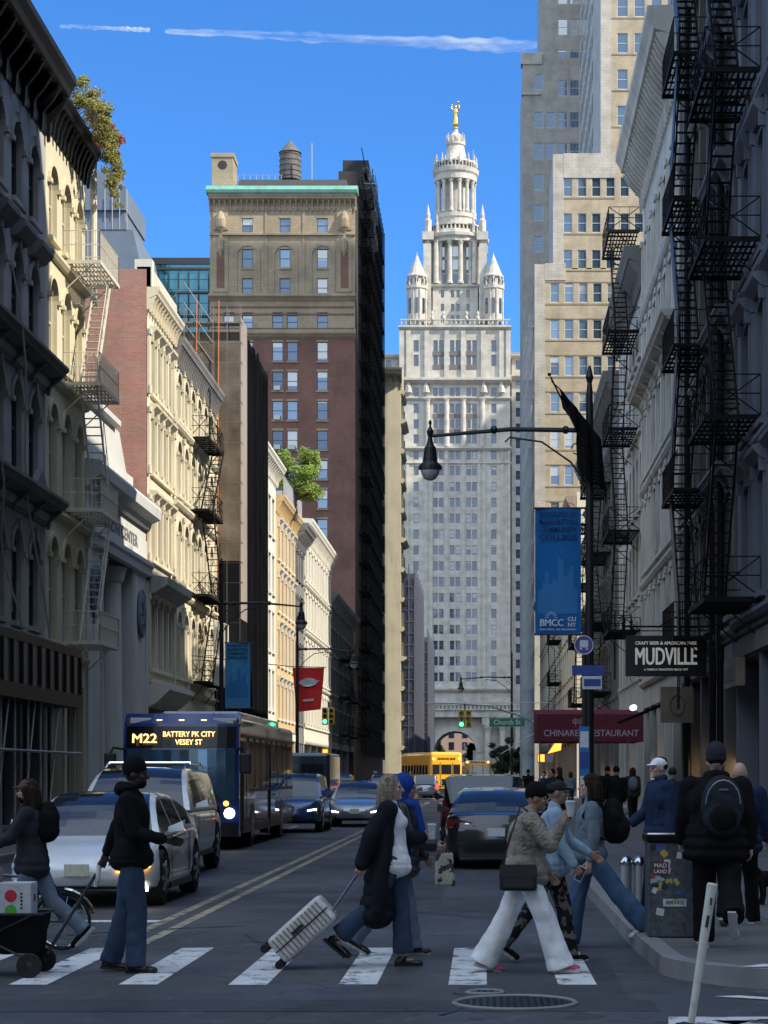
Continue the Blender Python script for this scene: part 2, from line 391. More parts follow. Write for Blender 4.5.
# ------------------------------------------------------------------ ground, road, pavements, paint
def asphalt(name, c, patch=.45):
    m, t, b = nodes(name); v = tc(t)
    a = ramp(t, noi(t, v, .22, 4), [(.35, dk(c, 1 - patch)), (.6, c), (.8, dk(c, 1.25))])
    sp = ramp(t, noi(t, v, 60, 2), [(.35, (.75, .75, .75)), (.5, (1, 1, 1)), (.68, (1.5, 1.5, 1.5))])
    col = mixc(t, .6, a, sp, 'MULTIPLY')
    # tyre-polished bands and long tar seams along the street
    s1 = ramp(t, noi(t, v, .9, 3, .5, (1, .03, 1)), [(.42, (0, 0, 0)), (.62, (.4,) * 3)])
    col = mixc(t, s1, col, dk(c, .55))
    vo = t.nodes.new('ShaderNodeTexVoronoi'); vo.feature = 'DISTANCE_TO_EDGE'; vo.inputs['Scale'].default_value = .28
    mp = t.nodes.new('ShaderNodeMapping'); t.links.new(v, mp.inputs[0]); t.links.new(mp.outputs[0], vo.inputs['Vector'])
    wv = t.nodes.new('ShaderNodeVectorMath'); wv.operation = 'ADD'; n3 = t.nodes.new('ShaderNodeTexNoise'); n3.inputs['Scale'].default_value = 1.6; t.links.new(v, n3.inputs['Vector']); t.links.new(v, wv.inputs[0]); t.links.new(n3.outputs['Color'], wv.inputs[1]); t.links.new(wv.outputs[0], mp.inputs[0])
    cr = ramp(t, vo.outputs['Distance'], [(0, (.85,) * 3), (.009, (0, 0, 0))])
    col = mixc(t, cr, col, dk(c, .3))
    oil = ramp(t, noi(t, v, 1.7, 3, .5), [(.58, (0,) * 3), (.68, (.6,) * 3)]); col = mixc(t, oil, col, dk(c, .4))
    pale = ramp(t, noi(t, v, 3.1, 6, .7), [(.55, (0,) * 3), (.70, (.5,) * 3)]); col = mixc(t, pale, col, dk(c, 2.0))
    t.links.new(col, b.inputs['Base Color'])
    rr = ramp(t, noi(t, v, .5, 3), [(.3, (.55,) * 3), (.7, (.85,) * 3)]); t.links.new(rr, b.inputs['Roughness'])
    bump(t, b, noi(t, v, 45, 3), .5, .01)
    return m
M['asphalt'] = asphalt('asphalt', (.085, .087, .09))
M['earth'] = asphalt('city_ground', (.09, .09, .09))
def concrete(name, c):
    m, t, b = nodes(name); v = tc(t)
    br = t.nodes.new('ShaderNodeTexBrick'); t.links.new(v, br.inputs['Vector']); br.offset = 0
    br.inputs['Scale'].default_value = 1; br.inputs['Brick Width'].default_value = 1.5; br.inputs['Row Height'].default_value = 1.5; br.inputs['Mortar Size'].default_value = .012
    br.inputs['Color1'].default_value = (*c, 1); br.inputs['Color2'].default_value = (*dk(c, .85), 1); br.inputs['Mortar'].default_value = (*dk(c, .35), 1)
    f = ramp(t, noi(t, v, 1.1, 5), [(.3, (.65,) * 3), (.6, (1,) * 3)]); col = mixc(t, .8, br.outputs['Color'], f, 'MULTIPLY')
    gum = ramp(t, noi(t, v, 7, 1), [(.70, (0,) * 3), (.73, (.5,) * 3)]); col = mixc(t, gum, col, dk(c, .4))
    t.links.new(col, b.inputs['Base Color']); b.inputs['Roughness'].default_value = .8
    bump(t, b, noi(t, v, 30, 3), .3, .01); return m
M['sidewalk'] = concrete('sidewalk_concrete', (.15, .148, .145))
M['kerbmat'] = stone('kerb_stone', (.24, .235, .23), .2, 1.5)
def paint(name, c, road, wear):
    m, t, b = nodes(name); v = tc(t)
    f = ramp(t, noi(t, v, 4, 8, .8), [(wear - .03, (1,) * 3), (wear + .03, (0,) * 3)])
    f2 = ramp(t, noi(t, v, 1.2, 3), [(.3, (.3,) * 3), (.7, (0,) * 3)])
    col = mixc(t, f, c, road); col = mixc(t, f2, col, road)
    t.links.new(col, b.inputs['Base Color']); b.inputs['Roughness'].default_value = .7; return m
M['paint_white'] = paint('white_road_paint', (.80, .80, .78), (.095, .095, .095), .44)
M['paint_yellow'] = paint('faded_yellow_road_paint', (.50, .42, .25), (.095, .095, .095), .48)
mb = MB(); mb.quad((-4000, -1500, -.03), (4000, -1500, -.03), (4000, 6000, -.03), (-4000, 6000, -.03)); tag(mb.build('ground', M['earth']), kind='structure')
def sheet(name, pts, z, m):
    mb = MB(); mb.poly([(x, y, z) for x, y in pts]); return tag(mb.build(name, m), kind='structure')
KL, KR = -9.2, 1.45
sheet('road', [(KL - .4, -200), (KR + .4, -200), (KR + .4, 520), (KL - .4, 520)], 0, M['asphalt'])
def arc2(cx, cy, r, a0, a1, n=12): return [(cx + r * math.cos(R(a0 + (a1 - a0) * k / n)), cy + r * math.sin(R(a0 + (a1 - a0) * k / n))) for k in range(n + 1)]
sheet('cross_street', [(-200, -4), (KL - .4, -4), (KL - .4, 22), (-200, 22)], -.004, M['asphalt'])
sheet('cross_street', [(KR + .4, -4), (200, -4), (200, 17.6), (KR + .4, 17.6)], -.004, M['asphalt'])
# pavements: raised slabs with rounded corners, kerb stones a little proud
CY = 15.4
right = [(KR, 500)] + [(KR, CY + 4.6), (KR + .02, CY + 3.2)] + arc2(KR + 1.55, CY + 1.7, 1.5, 180, 270, 10) + [(200, CY + .2), (200, 500)]
left = [(KL, 500), (KL, 27)] + arc2(KL - 3, 27, 3, 0, -90, 10)[0:] + [(-200, 24), (-200, 500)]
def pavement(pts, kerb_rng, flip=False):
    z = .15; mb = MB(); mb.poly([(x, y, z) for x, y in pts])
    for i in range(len(pts)):
        a, b = pts[i], pts[(i + 1) % len(pts)]; mb.quad((*a, z), (*b, z), (*b, -.02), (*a, -.02))
    tag(mb.build('sidewalk', M['sidewalk']), kind='structure')
    k = MB(); P = [Vector((x, y, 0)) for x, y in pts[:kerb_rng]]
    for i, (a, b) in enumerate(zip(P, P[1:])):
        def nr(j):
            d = (P[min(j + 1, len(P) - 1)] - P[max(j - 1, 0)]).normalized(); return Vector((-d.y, d.x, 0)) * (1 if flip else -1)
        na, nb = nr(i), nr(i + 1)
        # n points away from the slab
        k.hexa([a + na * .012, b + nb * .012, b - nb * .17, a - na * .17] and [a + na * .012 - Z3 * .02, b + nb * .012 - Z3 * .02, b - nb * .17 - Z3 * .02, a - na * .17 - Z3 * .02,
                a + na * .005 + Z3 * .156, b + nb * .005 + Z3 * .156, b - nb * .17 + Z3 * .156, a - na * .17 + Z3 * .156])
    tag(k.build('kerb', M['kerbmat']), kind='structure')
pavement(right, 15)
pavement(left, 14, True)
# near side of the junction, behind the lens
for sgn in (-1, 1):
    x0 = KL if sgn < 0 else KR
    mb = MB(); mb.box(min(x0, sgn * 200), max(x0, sgn * 200), -200, -4, -.02, .15); tag(mb.build('sidewalk', M['sidewalk']), kind='structure')
def marks(name, quads, m, z=.004):
    mb = MB()
    for q in quads: mb.poly([(x, y, z) for x, y in q])
    return tag(mb.build(name, m), kind='structure')
cw = []
for i in range(12):
    cx = .745 - .885 * i
    if cx < KL + .3: break
    j = random.uniform(-.03, .03)
    cw.append([(cx - .155, 16.1 + j), (cx + .155, 16.1 + j), (cx + .15, 19.55), (cx - .16, 19.5 + j)])
marks('crosswalk_stripes', cw, M['paint_white'])
marks('stop_line', [[(-9.0, 22.9), (-3.75, 22.9), (-3.75, 23.25), (-9.0, 23.25)]], M['paint_white'])
yl = []
for x in (-3.70, -3.42):
    yl.append([(x - .06, 19.9), (x + .06, 19.9), (x + .06, 118), (x - .06, 118)])
    yl.append([(x - .06, 134), (x + .06, 134), (x + .06, 500), (x - .06, 500)])
marks('centre_line', yl, M['paint_yellow'])
marks('lane_line', [[(-6.25, 27 + 9 * i), (-6.15, 27 + 9 * i), (-6.15, 30 + 9 * i), (-6.25, 30 + 9 * i)] for i in range(40)], M['paint_white'])
marks('far_crosswalk', [[(KR - .6 - i * .9, 119), (KR - .3 - i * .9, 119), (KR - .3 - i * .9, 122.5), (KR - .6 - i * .9, 122.5)] for i in range(11)], M['paint_white'])
marks('bike_lane_marks', [[(1.75, 15.25), (2.9, 14.55), (6, 14.55), (6, 14.66), (2.95, 14.66), (1.95, 15.3)],
      [(2.05, 14.2), (6, 14.2), (6, 14.36), (2.25, 14.36)], [(1.28, 13.95), (1.72, 13.95), (6, 13.98), (6, 13.9), (1.9, 13.82), (1.45, 13.1), (1.2, 13.1)],
      [(1.55, 13.75), (1.8, 13.75), (2.1, 13.1), (1.9, 13.1)]], M['paint_white'])
marks('ramp_paint', [[(2.05, 15.95), (2.6, 16.6), (4.2, 16.3), (4.2, 15.75)]], M['paint_white'], .162)
M['iron_cover'] = plain('cast_cover', (.035, .04, .045), .55, .5, grain=.4)
def cover(x, y, r, lab):
    o = root('manhole_cover', (x, y, .006), lab, 'manhole cover', 'manhole covers in the road')
    a = MB(); a.lathe((0, 0, 0), [(r, 0), (r, .006), (r * .99, .008)], 28); a.build('cover_plate', M['iron_cover'], o)
    st_ = MB(); n_ = int(r / .05)
    for i in range(-n_, n_ + 1):
        for j in range(-n_, n_ + 1):
            if math.hypot(i, j) * .05 < r * .88: st_.box(i * .05 - .012, i * .05 + .012, j * .05 - .012, j * .05 + .012, .0075, .013)
    st_.build('raised_studs', M['iron_cover'], o)
    b = MB(); b.tube([(r * 1.07 * math.cos(t * math.pi / 12), r * 1.07 * math.sin(t * math.pi / 12), .002) for t in range(24)], .02, 5, closed=True); b.build('cover_rim', M['kerbmat'], o)
cover(.22, 14.75, .42, 'round iron manhole cover in the road in front of the crosswalk')
cover(-.0, 15.45, .13, 'small round valve cover in the road beside the crosswalk')
# crack-seal lines and worn patches
M['tar'] = plain('tar_seal', (.018, .018, .02), .5, grain=.2)
rg = random.Random(31)
for k in range(15):
    x, y, a = rg.uniform(-8.5, 1), rg.uniform(13.5, 34), rg.uniform(0, 3.14); pts = []
    for j in range(rg.randint(8, 20)): pts.append((x, y)); a += rg.uniform(-.45, .45); x += .22 * math.cos(a); y += .22 * math.sin(a)
    t = MB(); w_ = rg.uniform(.012, .028)
    for p, q in zip(pts, pts[1:]):
        d = Vector((q[0] - p[0], q[1] - p[1], 0)).normalized(); n_ = Vector((-d.y, d.x, 0)) * w_ * rg.uniform(.6, 1.3); t.poly([(p[0] + n_.x, p[1] + n_.y, .0062), (q[0] + n_.x, q[1] + n_.y, .0062), (q[0] - n_.x, q[1] - n_.y, .0062), (p[0] - n_.x, p[1] - n_.y, .0062)])
    tag(t.build('crack_seal', M['tar']), kind='structure')
# two patched trenches
M['patch'] = asphalt('newer_asphalt', (.055, .056, .06), .2)
marks('road_patch', [[(-7.9, 17.2), (-6.4, 17.1), (-6.3, 25), (-7.8, 25.2)], [(-.2, 15.0), (1.1, 15.0), (1.1, 18.6), (-.2, 18.4)], [(-1.9, 27), (-.6, 27), (-.6, 70), (-1.9, 70)], [(-8.9, 14.2), (KR - .2, 14.3), (KR - .2, 15.0), (-8.9, 15.1)]], M['patch'], .003)
# ------------------------------------------------------------------ street-front buildings
def arch_ring(mb, F, u0, u1, v0, v1, arch, t=.16, n1=.07):
    w = u1 - u0; rise = {1: w / 2, 2: w * .18}[arch]; sp = v1 - rise
    a = archpts(u0, u1, sp, rise); b = archpts(u0 - t, u1 + t, sp, rise + t)
    for i in range(len(a) - 1):
        q = [a[i], a[i + 1], b[i + 1], b[i]]
        mb.hexa([F.P(x, y, .003) for x, y in q] + [F.P(x, y, n1) for x, y in q])
def storefront(par, off, F, W, top, wm, bays=4, gm=None, fascia=None, fh=.6, lit=0, rec=.5, base=.15):
    gm = gm or M['glass_dark']
    p = MB(); n = bays
    for i in range(n + 1):
        u = W * i / n; w = .32
        u0, u1 = max(0, u - w / 2), min(W, u + w / 2)
        p.fbox(F, u0, u1, base, top - fh, -rec - .3, .0); p.fbox(F, u0 - .0, u1 + .0, base, base + .35, 0, .05)
    p.fbox(F, 0, W, top - fh, top, -rec - .3, .02); p.fbox(F, 0, W, base - .02, base + .1, -rec - .3, -.02)
    p.build('storefront_piers', wm, par, off)
    if fascia:
        f = MB(); f.fbox(F, .1, W - .1, top - fh + .05, top - .08, .025, .10); f.prof(F, 0, W, [(0.02, top - .06), (.16, top - .02), (.20, top + .04), (0.02, top + .06)]); f.build('fascia', fascia, par, off)
    for i in range(n):
        u0, u1 = W * i / n + .16, W * (i + 1) / n - .16
        fr = MB(); d = -rec
        fr.fbox(F, u0, u1, base + .1, base + .6, d - .05, d + .02)
        for uu in (u0, (u0 + u1) / 2 - .03, u1 - .06): fr.fbox(F, uu, uu + .06, base + .6, top - fh, d - .03, d + .03)
        fr.fbox(F, u0, u1, top - fh - .9, top - fh - .83, d - .03, d + .035)
        fo = fr.build('shop_window', M['frame_dark'], par, off)
        g = MB(); g.quad(F.P(u0, base + .6, d), F.P(u1, base + .6, d), F.P(u1, top - fh, d), F.P(u0, top - fh, d))
        g.build('pane', gm, fo, off)
        if lit and i in lit:
            l = MB(); l.fbox(F, u0 + .3, u0 + .9, base + 1.0, base + 2.0, d + .01, d + .04); l.build('lit_display', M['lamp_warm'], par, off)
def cornice(par, off, F, u0, u1, v0, v1, pr, m, br=.7, bm=None, dent=True, name='cornice'):
    c = MB(); h = v1 - v0
    c.prof(F, u0, u1, [(.003, v0), (.06, v0), (.10, v0 + h * .1), (.08, v0 + h * .15), (.10, v0 + h * .5), (.22, v0 + h * .56), (pr * .8, v0 + h * .66), (pr * .86, v0 + h * .76), (pr, v0 + h * .88), (pr, v1), (-.3, v1 + .05), (-.3, v0)])
    co_ = c.build(name, m, par, off)
    if br:
        b = MB(); n = max(1, int((u1 - u0) / br))
        for i in range(n + 1):
            u = u0 + (u1 - u0) * i / n; u = min(max(u, u0 + .1), u1 - .1)
            b.prism([F.P(u - .08, v, nn) for nn, v in ((.08, v0 - h * .12), (.16, v0 - h * .1), (.2, v0 + h * .2), (pr * .55, v0 + h * .42), (pr * .75, v0 + h * .6), (.08, v0 + h * .62))], F.U * .16)
        b.build('brackets', bm or m, co_, off)
    if dent:
        d = MB(); n = int((u1 - u0) / .28)
        for i in range(n): d.fbox(F, u0 + .28 * i + .06, u0 + .28 * i + .2, v0 + h * .48, v0 + h * .6, .1, .25)
        d.build('dentils', m, co_, off)
    return co_
def row(name, label, side, d0, d1, h, wm, tm, floors, bays, ww, arch=1, style=1, fm=None, gm=None, sf=4.6, corn=None, depth=14, group=None, margin=.5,
        courses=(), hoods=False, pil=0, rings=True, side_m=None, dp=.28, sfb=4, fascia=None, lit=0, cat='building', base_n=0, keystones=False, roof=None, ulist=None):
    F = FL(d0) if side == 'L' else (FRt(d1) if side == 'R' else side)
    W = (d1 - d0); fm = fm or M['frame_dark']; gm = gm or M['glass']
    base = F.P(W / 2, 0, -depth / 2)
    rt = root(name, base, label, cat, group); off = base
    us = ulist or [margin + (W - 2 * margin) * (i + .5) / bays - ww / 2 for i in range(bays)]
    ops = [(u, u + ww, v0, v1, arch if not isinstance(arch, (list, tuple)) else arch[k]) for k, (v0, v1) in enumerate(floors) for u in us]
    mb = MB(); wall(mb, F, W, h, ops, dp, v_base=sf)
    # ends, back and roof of the block
    mb.fbox(F, 0, W, .1, h - .4, -depth, -.45 - dp)
    if side_m is None:
        mb.fbox(F, .002, .25, .1, h, -.45 - dp, -.001); mb.fbox(F, W - .25, W - .002, .1, h, -.45 - dp, -.001)
    mb.fbox(F, 0, W, h - .5, h, -.45 - dp, -dp - .02)
    mb.build('wall', wm, rt, off)
    if side_m:
        s = MB(); s.fbox(F, -.02, .25, .1, h + .3, -depth - .02, -.02); s.fbox(F, W - .25, W + .02, .1, h + .3, -depth - .02, -.02); s.build('party_wall', side_m, rt, off)
    for (u0, u1, v0, v1, a) in ops: put_window(rt, off, F, u0, v0, u1 - u0, v1 - v0, a, style, fm, gm, -dp + .06)
    t = MB()
    for (u0, u1, v0, v1, a) in ops:
        t.fbox(F, u0 - .12, u1 + .12, v0 - .14, v0, .002, .14)
        if hoods:
            t.prof(F, u0 - .18, u1 + .18, [(.002, v1 + .12), (.10, v1 + .14), (.30, v1 + .34), (.32, v1 + .44), (.002, v1 + .5)])
            for uu in (u0 - .14, u1 + .02): t.fbox(F, uu, uu + .12, v1 - .15, v1 + .2, .002, .16)
            t.fbox(F, u0 - .1, u0, v0, v1 + .1, .002, .05); t.fbox(F, u1, u1 + .1, v0, v1 + .1, .002, .05)
        elif a and rings:
            arch_ring(t, F, u0, u1, v0, v1, a)
            sp = v1 - {1: (u1 - u0) / 2, 2: (u1 - u0) * .18}[a]
            t.fbox(F, u0 - .26, u0, sp - .12, sp + .02, .002, .13); t.fbox(F, u1, u1 + .26, sp - .12, sp + .02, .002, .13)
            if keystones: t.fbox(F, (u0 + u1) / 2 - .09, (u0 + u1) / 2 + .09, v1 - .02, v1 + .28, .002, .14)
        elif not a: t.fbox(F, u0 - .08, u1 + .08, v1, v1 + .18, .002, .06)
    for c in courses: t.prof(F, 0, W, [(.001, c), (.12, c + .03), (.20, c + .14), (.20, c + .24), (.001, c + .3)])
    if pil:
        gaps = [0.0] + [(us[i] + ww + us[i + 1]) / 2 for i in range(len(us) - 1)] + [W]
        for g in gaps:
            u0 = min(max(g - pil / 2, 0), W - pil)
            for (v0, v1) in floors:
                t.fbox(F, u0, u0 + pil, v0 - .14, v1 + .25, .002, .10); t.fbox(F, u0 - .04, u0 + pil + .04, v1 + .02, v1 + .25, .1, .16); t.fbox(F, u0 - .03, u0 + pil + .03, v0 - .14, v0 + .2, .1, .14)
    t.build('mouldings', tm, rt, off)
    if corn: cornice(rt, off, F, 0, W, *corn)
    if sf > 1: storefront(rt, off, F, W, sf, tm, sfb, fascia=fascia, lit=lit)
    return rt, off, F
def fire_escape(par, off, F, u0, u1, levels, m, xb=True, stair=True, dirn=1, proj=1.05, bal=.16, drop=True, top_ladder=0, balmesh=True, lab=None):
    """iron balconies with railings, linked by steep stairs"""
    g = MB()
    for v in levels:
        for u in (u0 + .15, u1 - .15): g.bar(F.P(u, v - .9, .03), F.P(u, v - .06, proj * .8), .035); g.bar(F.P(u, v - .06, 0), F.P(u, v - .06, proj), .04)
    fe = g.build('fire_escape', m, par, off)
    if lab: fe['label'] = lab
    for i, v in enumerate(levels):
        p = MB(); n = 10
        for k in range(n): nn = .08 + (proj - .12) * k / (n - 1); p.fbox(F, u0, u1, v - .04, v, nn - .03, nn + .012)
        for k in range(int((u1 - u0) / .6) + 1): p.fbox(F, u0 + .6 * k, u0 + .6 * k + .05, v - .09, v - .042, .02, proj)
        p.fbox(F, u0, u1, v - .12, v, proj, proj + .03); p.fbox(F, u0 - .03, u0, v - .12, v, 0, proj + .03); p.fbox(F, u1, u1 + .03, v - .12, v, 0, proj + .03)
        p.build('landing', m, fe, off)
        r = MB(); t = .014
        for hh in (.5, .95):
            r.tube([F.P(u0, v + hh, 0), F.P(u0, v + hh, proj), F.P(u1, v + hh, proj), F.P(u1, v + hh, 0)], t * 1.2, 5)
        nb = int((u1 - u0) / bal)
        for k in range(nb + 1):
            u = u0 + (u1 - u0) * k / nb; r.fbox(F, u - .008, u + .008, v, v + .95, proj - .008, proj + .008)
        nb2 = int(proj / bal)
        for k in range(nb2 + 1):
            nn = proj * k / nb2
            for u in (u0, u1): r.fbox(F, u - .008, u + .008, v, v + .95, nn - .008, nn + .008)
        if xb:
            for u in (u0, u1):
                r.bar(F.P(u, v, 0), F.P(u, v + .95, proj), .03); r.bar(F.P(u, v + .95, 0), F.P(u, v, proj), .03)
            um = (u0 + u1) / 2
            for a, b in ((u0, um), (um, u1)): r.bar(F.P(a, v, proj), F.P(b, v + .95, proj), .025); r.bar(F.P(a, v + .95, proj), F.P(b, v, proj), .025)
        r.build('railing', m, fe, off)
        if stair and i < len(levels) - 1:
            v2 = levels[i + 1]; s = MB(); L = u1 - u0; a, b = (u0 + .35, u1 - .5) if dirn > 0 else (u1 - .35, u0 + .5)
            if i % 2: a, b = b, a
            for nn in (.45, .98): s.bar(F.P(a, v, nn), F.P(b, v2, nn), .05, .11)
            ns = int((v2 - v) / .25)
            for k in range(1, ns):
                f = k / ns; uu = a + (b - a) * f; vv = v + (v2 - v) * f; s.fbox(F, uu - .07, uu + .07, vv - .012, vv + .012, .46, .97)
            s.tube([F.P(a, v + .85, .99), F.P(b, v2 + .85, .99)], .014, 5)
            for k in range(0, ns, 3):
                f = k / ns; s.fbox(F, a + (b - a) * f - .008, a + (b - a) * f + .008, v + (v2 - v) * f, v + (v2 - v) * f + .85, .985, 1.0)
            s.build('stair', m, fe, off)
    if drop:
        s = MB(); v = levels[0]; a = (u0 + u1) / 2
        for uu in (a - .22, a + .22): s.tube([F.P(uu, v + .9, .9), F.P(uu, v - 2.0, .9)], .018, 5)
        for k in range(10): s.tube([F.P(a - .22, v + .7 - .27 * k, .9), F.P(a + .22, v + .7 - .27 * k, .9)], .012, 4)
        s.build('drop_ladder', m, fe, off)
    if top_ladder:
        s = MB(); v = levels[-1]; a = u1 - .5
        for uu in (a - .2, a + .2): s.tube([F.P(uu, v, .3), F.P(uu, v + top_ladder, .3), F.P(uu, v + top_ladder + .5, -.1), F.P(uu, v + top_ladder + .2, -.5)], .02, 5)
        for k in range(int(top_ladder / .3)): s.tube([F.P(a - .2, v + .3 * k, .3), F.P(a + .2, v + .3 * k, .3)], .012, 4)
        s.build('roof_ladder', m, fe, off)
    return fe
GL = 'old buildings along the left pavement'; GR = 'old buildings along the right pavement'
# ---- left row
rt, off, F = row('corner_building', 'dark grey stone building with round arched windows and a black cornice beside the cream building', 'L', 30, 61.4, 23.0, M['lime_dark'], M['lime_dark'],
    [(6.1, 8.8), (10.4, 13.1), (14.2, 16.9), (18.2, 20.5)], 14, 1.25, 1, 1, M['frame_dark'], M['glass'], sf=5.9, depth=16, group=GL, courses=(5.6, 9.4, 13.5, 17.6), sfb=10, keystones=True)
cornice(rt, off, F, 0, 31.4, 21.3, 23.1, .95, M['blackpaint'], 1.1, name='cornice')
for k, v in enumerate((9.3, 13.4)): cornice(rt, off, F, 0, 31.38, v, v + .75, .75, M['castiron2'], 2.2, name='ledge')
b = MB()   # heavy hoods over second and third rows
for i in range(14):
    u = .5 + 30.4 * (i + .5) / 14
    for v in (17.05,): b.prof(F, u - .75, u + .75, [(.002, v), (.2, v + .05), (.45, v + .3), (.45, v + .45), (.002, v + .5)])
    b.prism([F.P(u - .8, 9.95, .76), F.P(u + .8, 9.95, .76), F.P(u, 10.5, .76)], F.N * -.2) if i % 3 == 0 else None
b.build('window_hoods', M['castiron2'], rt, off)
shed = MB(); shed.fbox(F, 14, 31.9, 3.75, 4.15, .05, 1.05); shed.fbox(F, 14, 31.9, 5.3, 5.55, .05, 1.0)
for i in range(17): shed.fbox(F, 14 + i * 1.11, 14.09 + i * 1.11, 4.15, 5.3, .95, 1.04)
shed.fbox(F, 31.75, 31.9, 4.15, 5.3, .05, .95)
so_ = shed.build('glazed_gallery', M['blackpaint'], rt, off)
g = MB(); g.quad(F.P(14, 4.15, .97), F.P(31.8, 4.15, .97), F.P(31.8, 5.3, .97), F.P(14, 5.3, .97)); g.build('pane', M['gallery_glass'], so_, off)
pp = MB()
for i in range(12): u = 14.3 + i * 1.55; pp.tube([F.P(u, .15, .9), F.P(u, 3.75, .9)], .035, 6)
pp.tube([F.P(14, 2.35, 1.0), F.P(31.9, 2.35, 1.0)], .04, 6)
for i in range(5): pp.tube([F.P(15 + i * 3.1, .2, .95), F.P(16.5 + i * 3.1, 3.7, .95)], .025, 6)
pp.build('gallery_posts', M['grey_iron'], rt, off)
g = MB()  # two loose cables hanging down the front
for u, v0, v1, u2 in ((24.6, 15.6, 5.7, 28.6), (22.4, 10.8, 5.6, 25.2)): g.tube([F.P(u + (u2 - u) * t / 8, v0 + (v1 - v0) * t / 8, .6 + .15 * math.sin(t)) for t in range(9)], .03, 5)
g.build('cable', M['grey_iron'], rt, off)

rt, off, F = row('cream_building', 'narrow cream building with arched windows and pale iron fire escape beside the dark corner building', 'L', 61.42, 67.5, 23.1, M['cream'], M['cream'],
    [(5.9, 9.15), (10.4, 13.3), (14.6, 17.2), (18.4, 20.7)], 3, 1.15, 1, 1, M['frame_cream'], M['glass'], sf=5.2, depth=16, group=GL, courses=(5.35, 9.75, 13.9, 17.75), sfb=2, margin=.1)
cornice(rt, off, F, 0, 6.08, 21.6, 22.8, .55, M['blackpaint'], .5, name='cornice')
fe = fire_escape(rt, off, F, 2.7, 6.0, [6.0, 10.25, 14.3, 18.2], M['white_iron'], xb=False, bal=.12, drop=True, proj=1.15, lab='cream painted iron fire escape')
pl = MB(); pl.tube([F.P(6.3, 17.5, .25), F.P(6.3, 22.6, .25)], .12, 10); pl.build('flue_pipe', M['white_iron'], rt, off)

# health centre
F = FL(67.52); W = 12.36; base = F.P(W / 2, 0, -8); rt = root('civic_building', base, 'low grey stone civic building with HEALTH CENTER carved above tall columns', 'building', GL); off = base
mb = MB()
mb.fbox(F, 0, W, .1, 13.6, -16, -2.4); mb.fbox(F, 0, 3.0, .1, 11.0, -2.4, 0); mb.fbox(F, W - 3.2, W, .1, 11.0, -2.4, 0); mb.fbox(F, 0, W, 9.9, 11.0, -2.39, .003)
mb.fbox(F, 0, W, 11.0, 12.3, -2.4, -.05); mb.fbox(F, .4, W - .3, 12.3, 13.5, -2.4, -.5); mb.fbox(F, 1.2, 8.6, 13.5, 15.0, -2.6, -.6); mb.prism([F.P(8.6, 13.5, -.6), F.P(11.2, 13.5, -.6), F.P(9.6, 14.9, -.6), F.P(8.6, 14.9, -.6)], F.N * -2)
mb.build('wall', M['greystone'], rt, off)
mb = MB(); mb.prof(F, 0, W, [(.0, 11.45), (.15, 11.5), (.2, 11.7), (.55, 11.85), (.6, 12.2), (.5, 12.35), (0, 12.4)]); mb.prof(F, 0, W, [(.004, 9.55), (.18, 9.6), (.22, 9.85), (.3, 9.95), (.3, 10.1), (.004, 10.2)])
mb.prof(F, 1.2, 8.6, [(-.6, 14.9), (-.35, 14.95), (-.35, 15.15), (-.6, 15.2)])
for u0, u1 in ((0, 3.0), (W - 3.2, W)):
    mb.fbox(F, u0 + .15, u0 + .4, .8, 9.4, .002, .08); mb.fbox(F, u1 - .4, u1 - .15, .8, 9.4, .002, .08); mb.fbox(F, u0, u1, .15, .9, .002, .15)
mb.build('mouldings', M['greystone'], rt, off)
for u in (4.3, 7.9):
    c = MB(); c.lathe(F.P(u, 0, -.85), [(.82, .15), (.82, .5), (.72, .6), (.68, 3), (.62, 8.9), (.72, 9.0), (.78, 9.3), (.85, 9.5)], 24); c.build('column', M['greystone'], rt, off, smooth=False)
for u in (1.5, W - 1.65):
    c = MB(); c.prism([F.P(u + .62 * math.cos(t * math.pi / 12), 8.0 + .82 * math.sin(t * math.pi / 12), .085) for t in range(24)], F.N * .06)
    c.tube([F.P(u + .7 * math.cos(t * math.pi / 12), 8.0 + .9 * math.sin(t * math.pi / 12), .09) for t in range(24)], .06, 6, closed=True)
    for t in range(8): c.bar(F.P(u, 8.0, .16), F.P(u + .5 * math.cos(t * math.pi / 4), 8.0 + .65 * math.sin(t * math.pi / 4), .16), .08)
    c.build('medallion', M['bluegrey'], rt, off)
c = MB(); c.fbox(F, 3.0, W - 3.2, .15, 9.8, -2.39, -2.3); c.build('entrance_glazing', M['glass_dark'], rt, off)
lettering('carved_lettering', 'HEALTH CENTER', .62, M['castiron2'], rt, F.P(6.5, 10.72, .006) - Vector(off), F.U, Z3, .02, .01, width=7.2)

rt, off, F = row('hooded_window_building', 'cream stone building with heavy window hoods and bare pink brick end wall', 'L', 79.9, 86.6, 21.6, M['cream2'], M['cream2'],
    [(6.0, 8.7), (10.4, 12.7), (13.9, 16.2), (17.1, 19.3)], 4, .85, 0, 1, M['frame_cream'], M['glass'], sf=5.1, depth=15, group=GL, hoods=True, side_m=M['pinkbrick'], courses=(5.3, 9.5), sfb=2, pil=.3,
    corn=(20.3, 21.2, .5, M['cream2'], .6))
p = MB(); p.fbox(F, 0, 6.7, 21.2, 22.0, -.4, .15); p.fbox(F, 0, .5, 21.2, 22.3, -.5, .2); p.fbox(F, .05, 6.6, 20.5, 21.5, -3, -.3)
for i in range(14): p.fbox(F, .7 + i * .42, .85 + i * .42, 21.3, 21.85, .15, .22)
p.build('parapet', M['ivory'], rt, off)
p = MB(); p.prof(F, 0, 6.7, [(.002, 8.9), (.3, 9.0), (.8, 9.3), (.85, 9.6), (.002, 9.7)]); p.build('shaded_ledge', M['lime_dark'], rt, off)  # darker stone puts the lower front's shade into the ledge colour
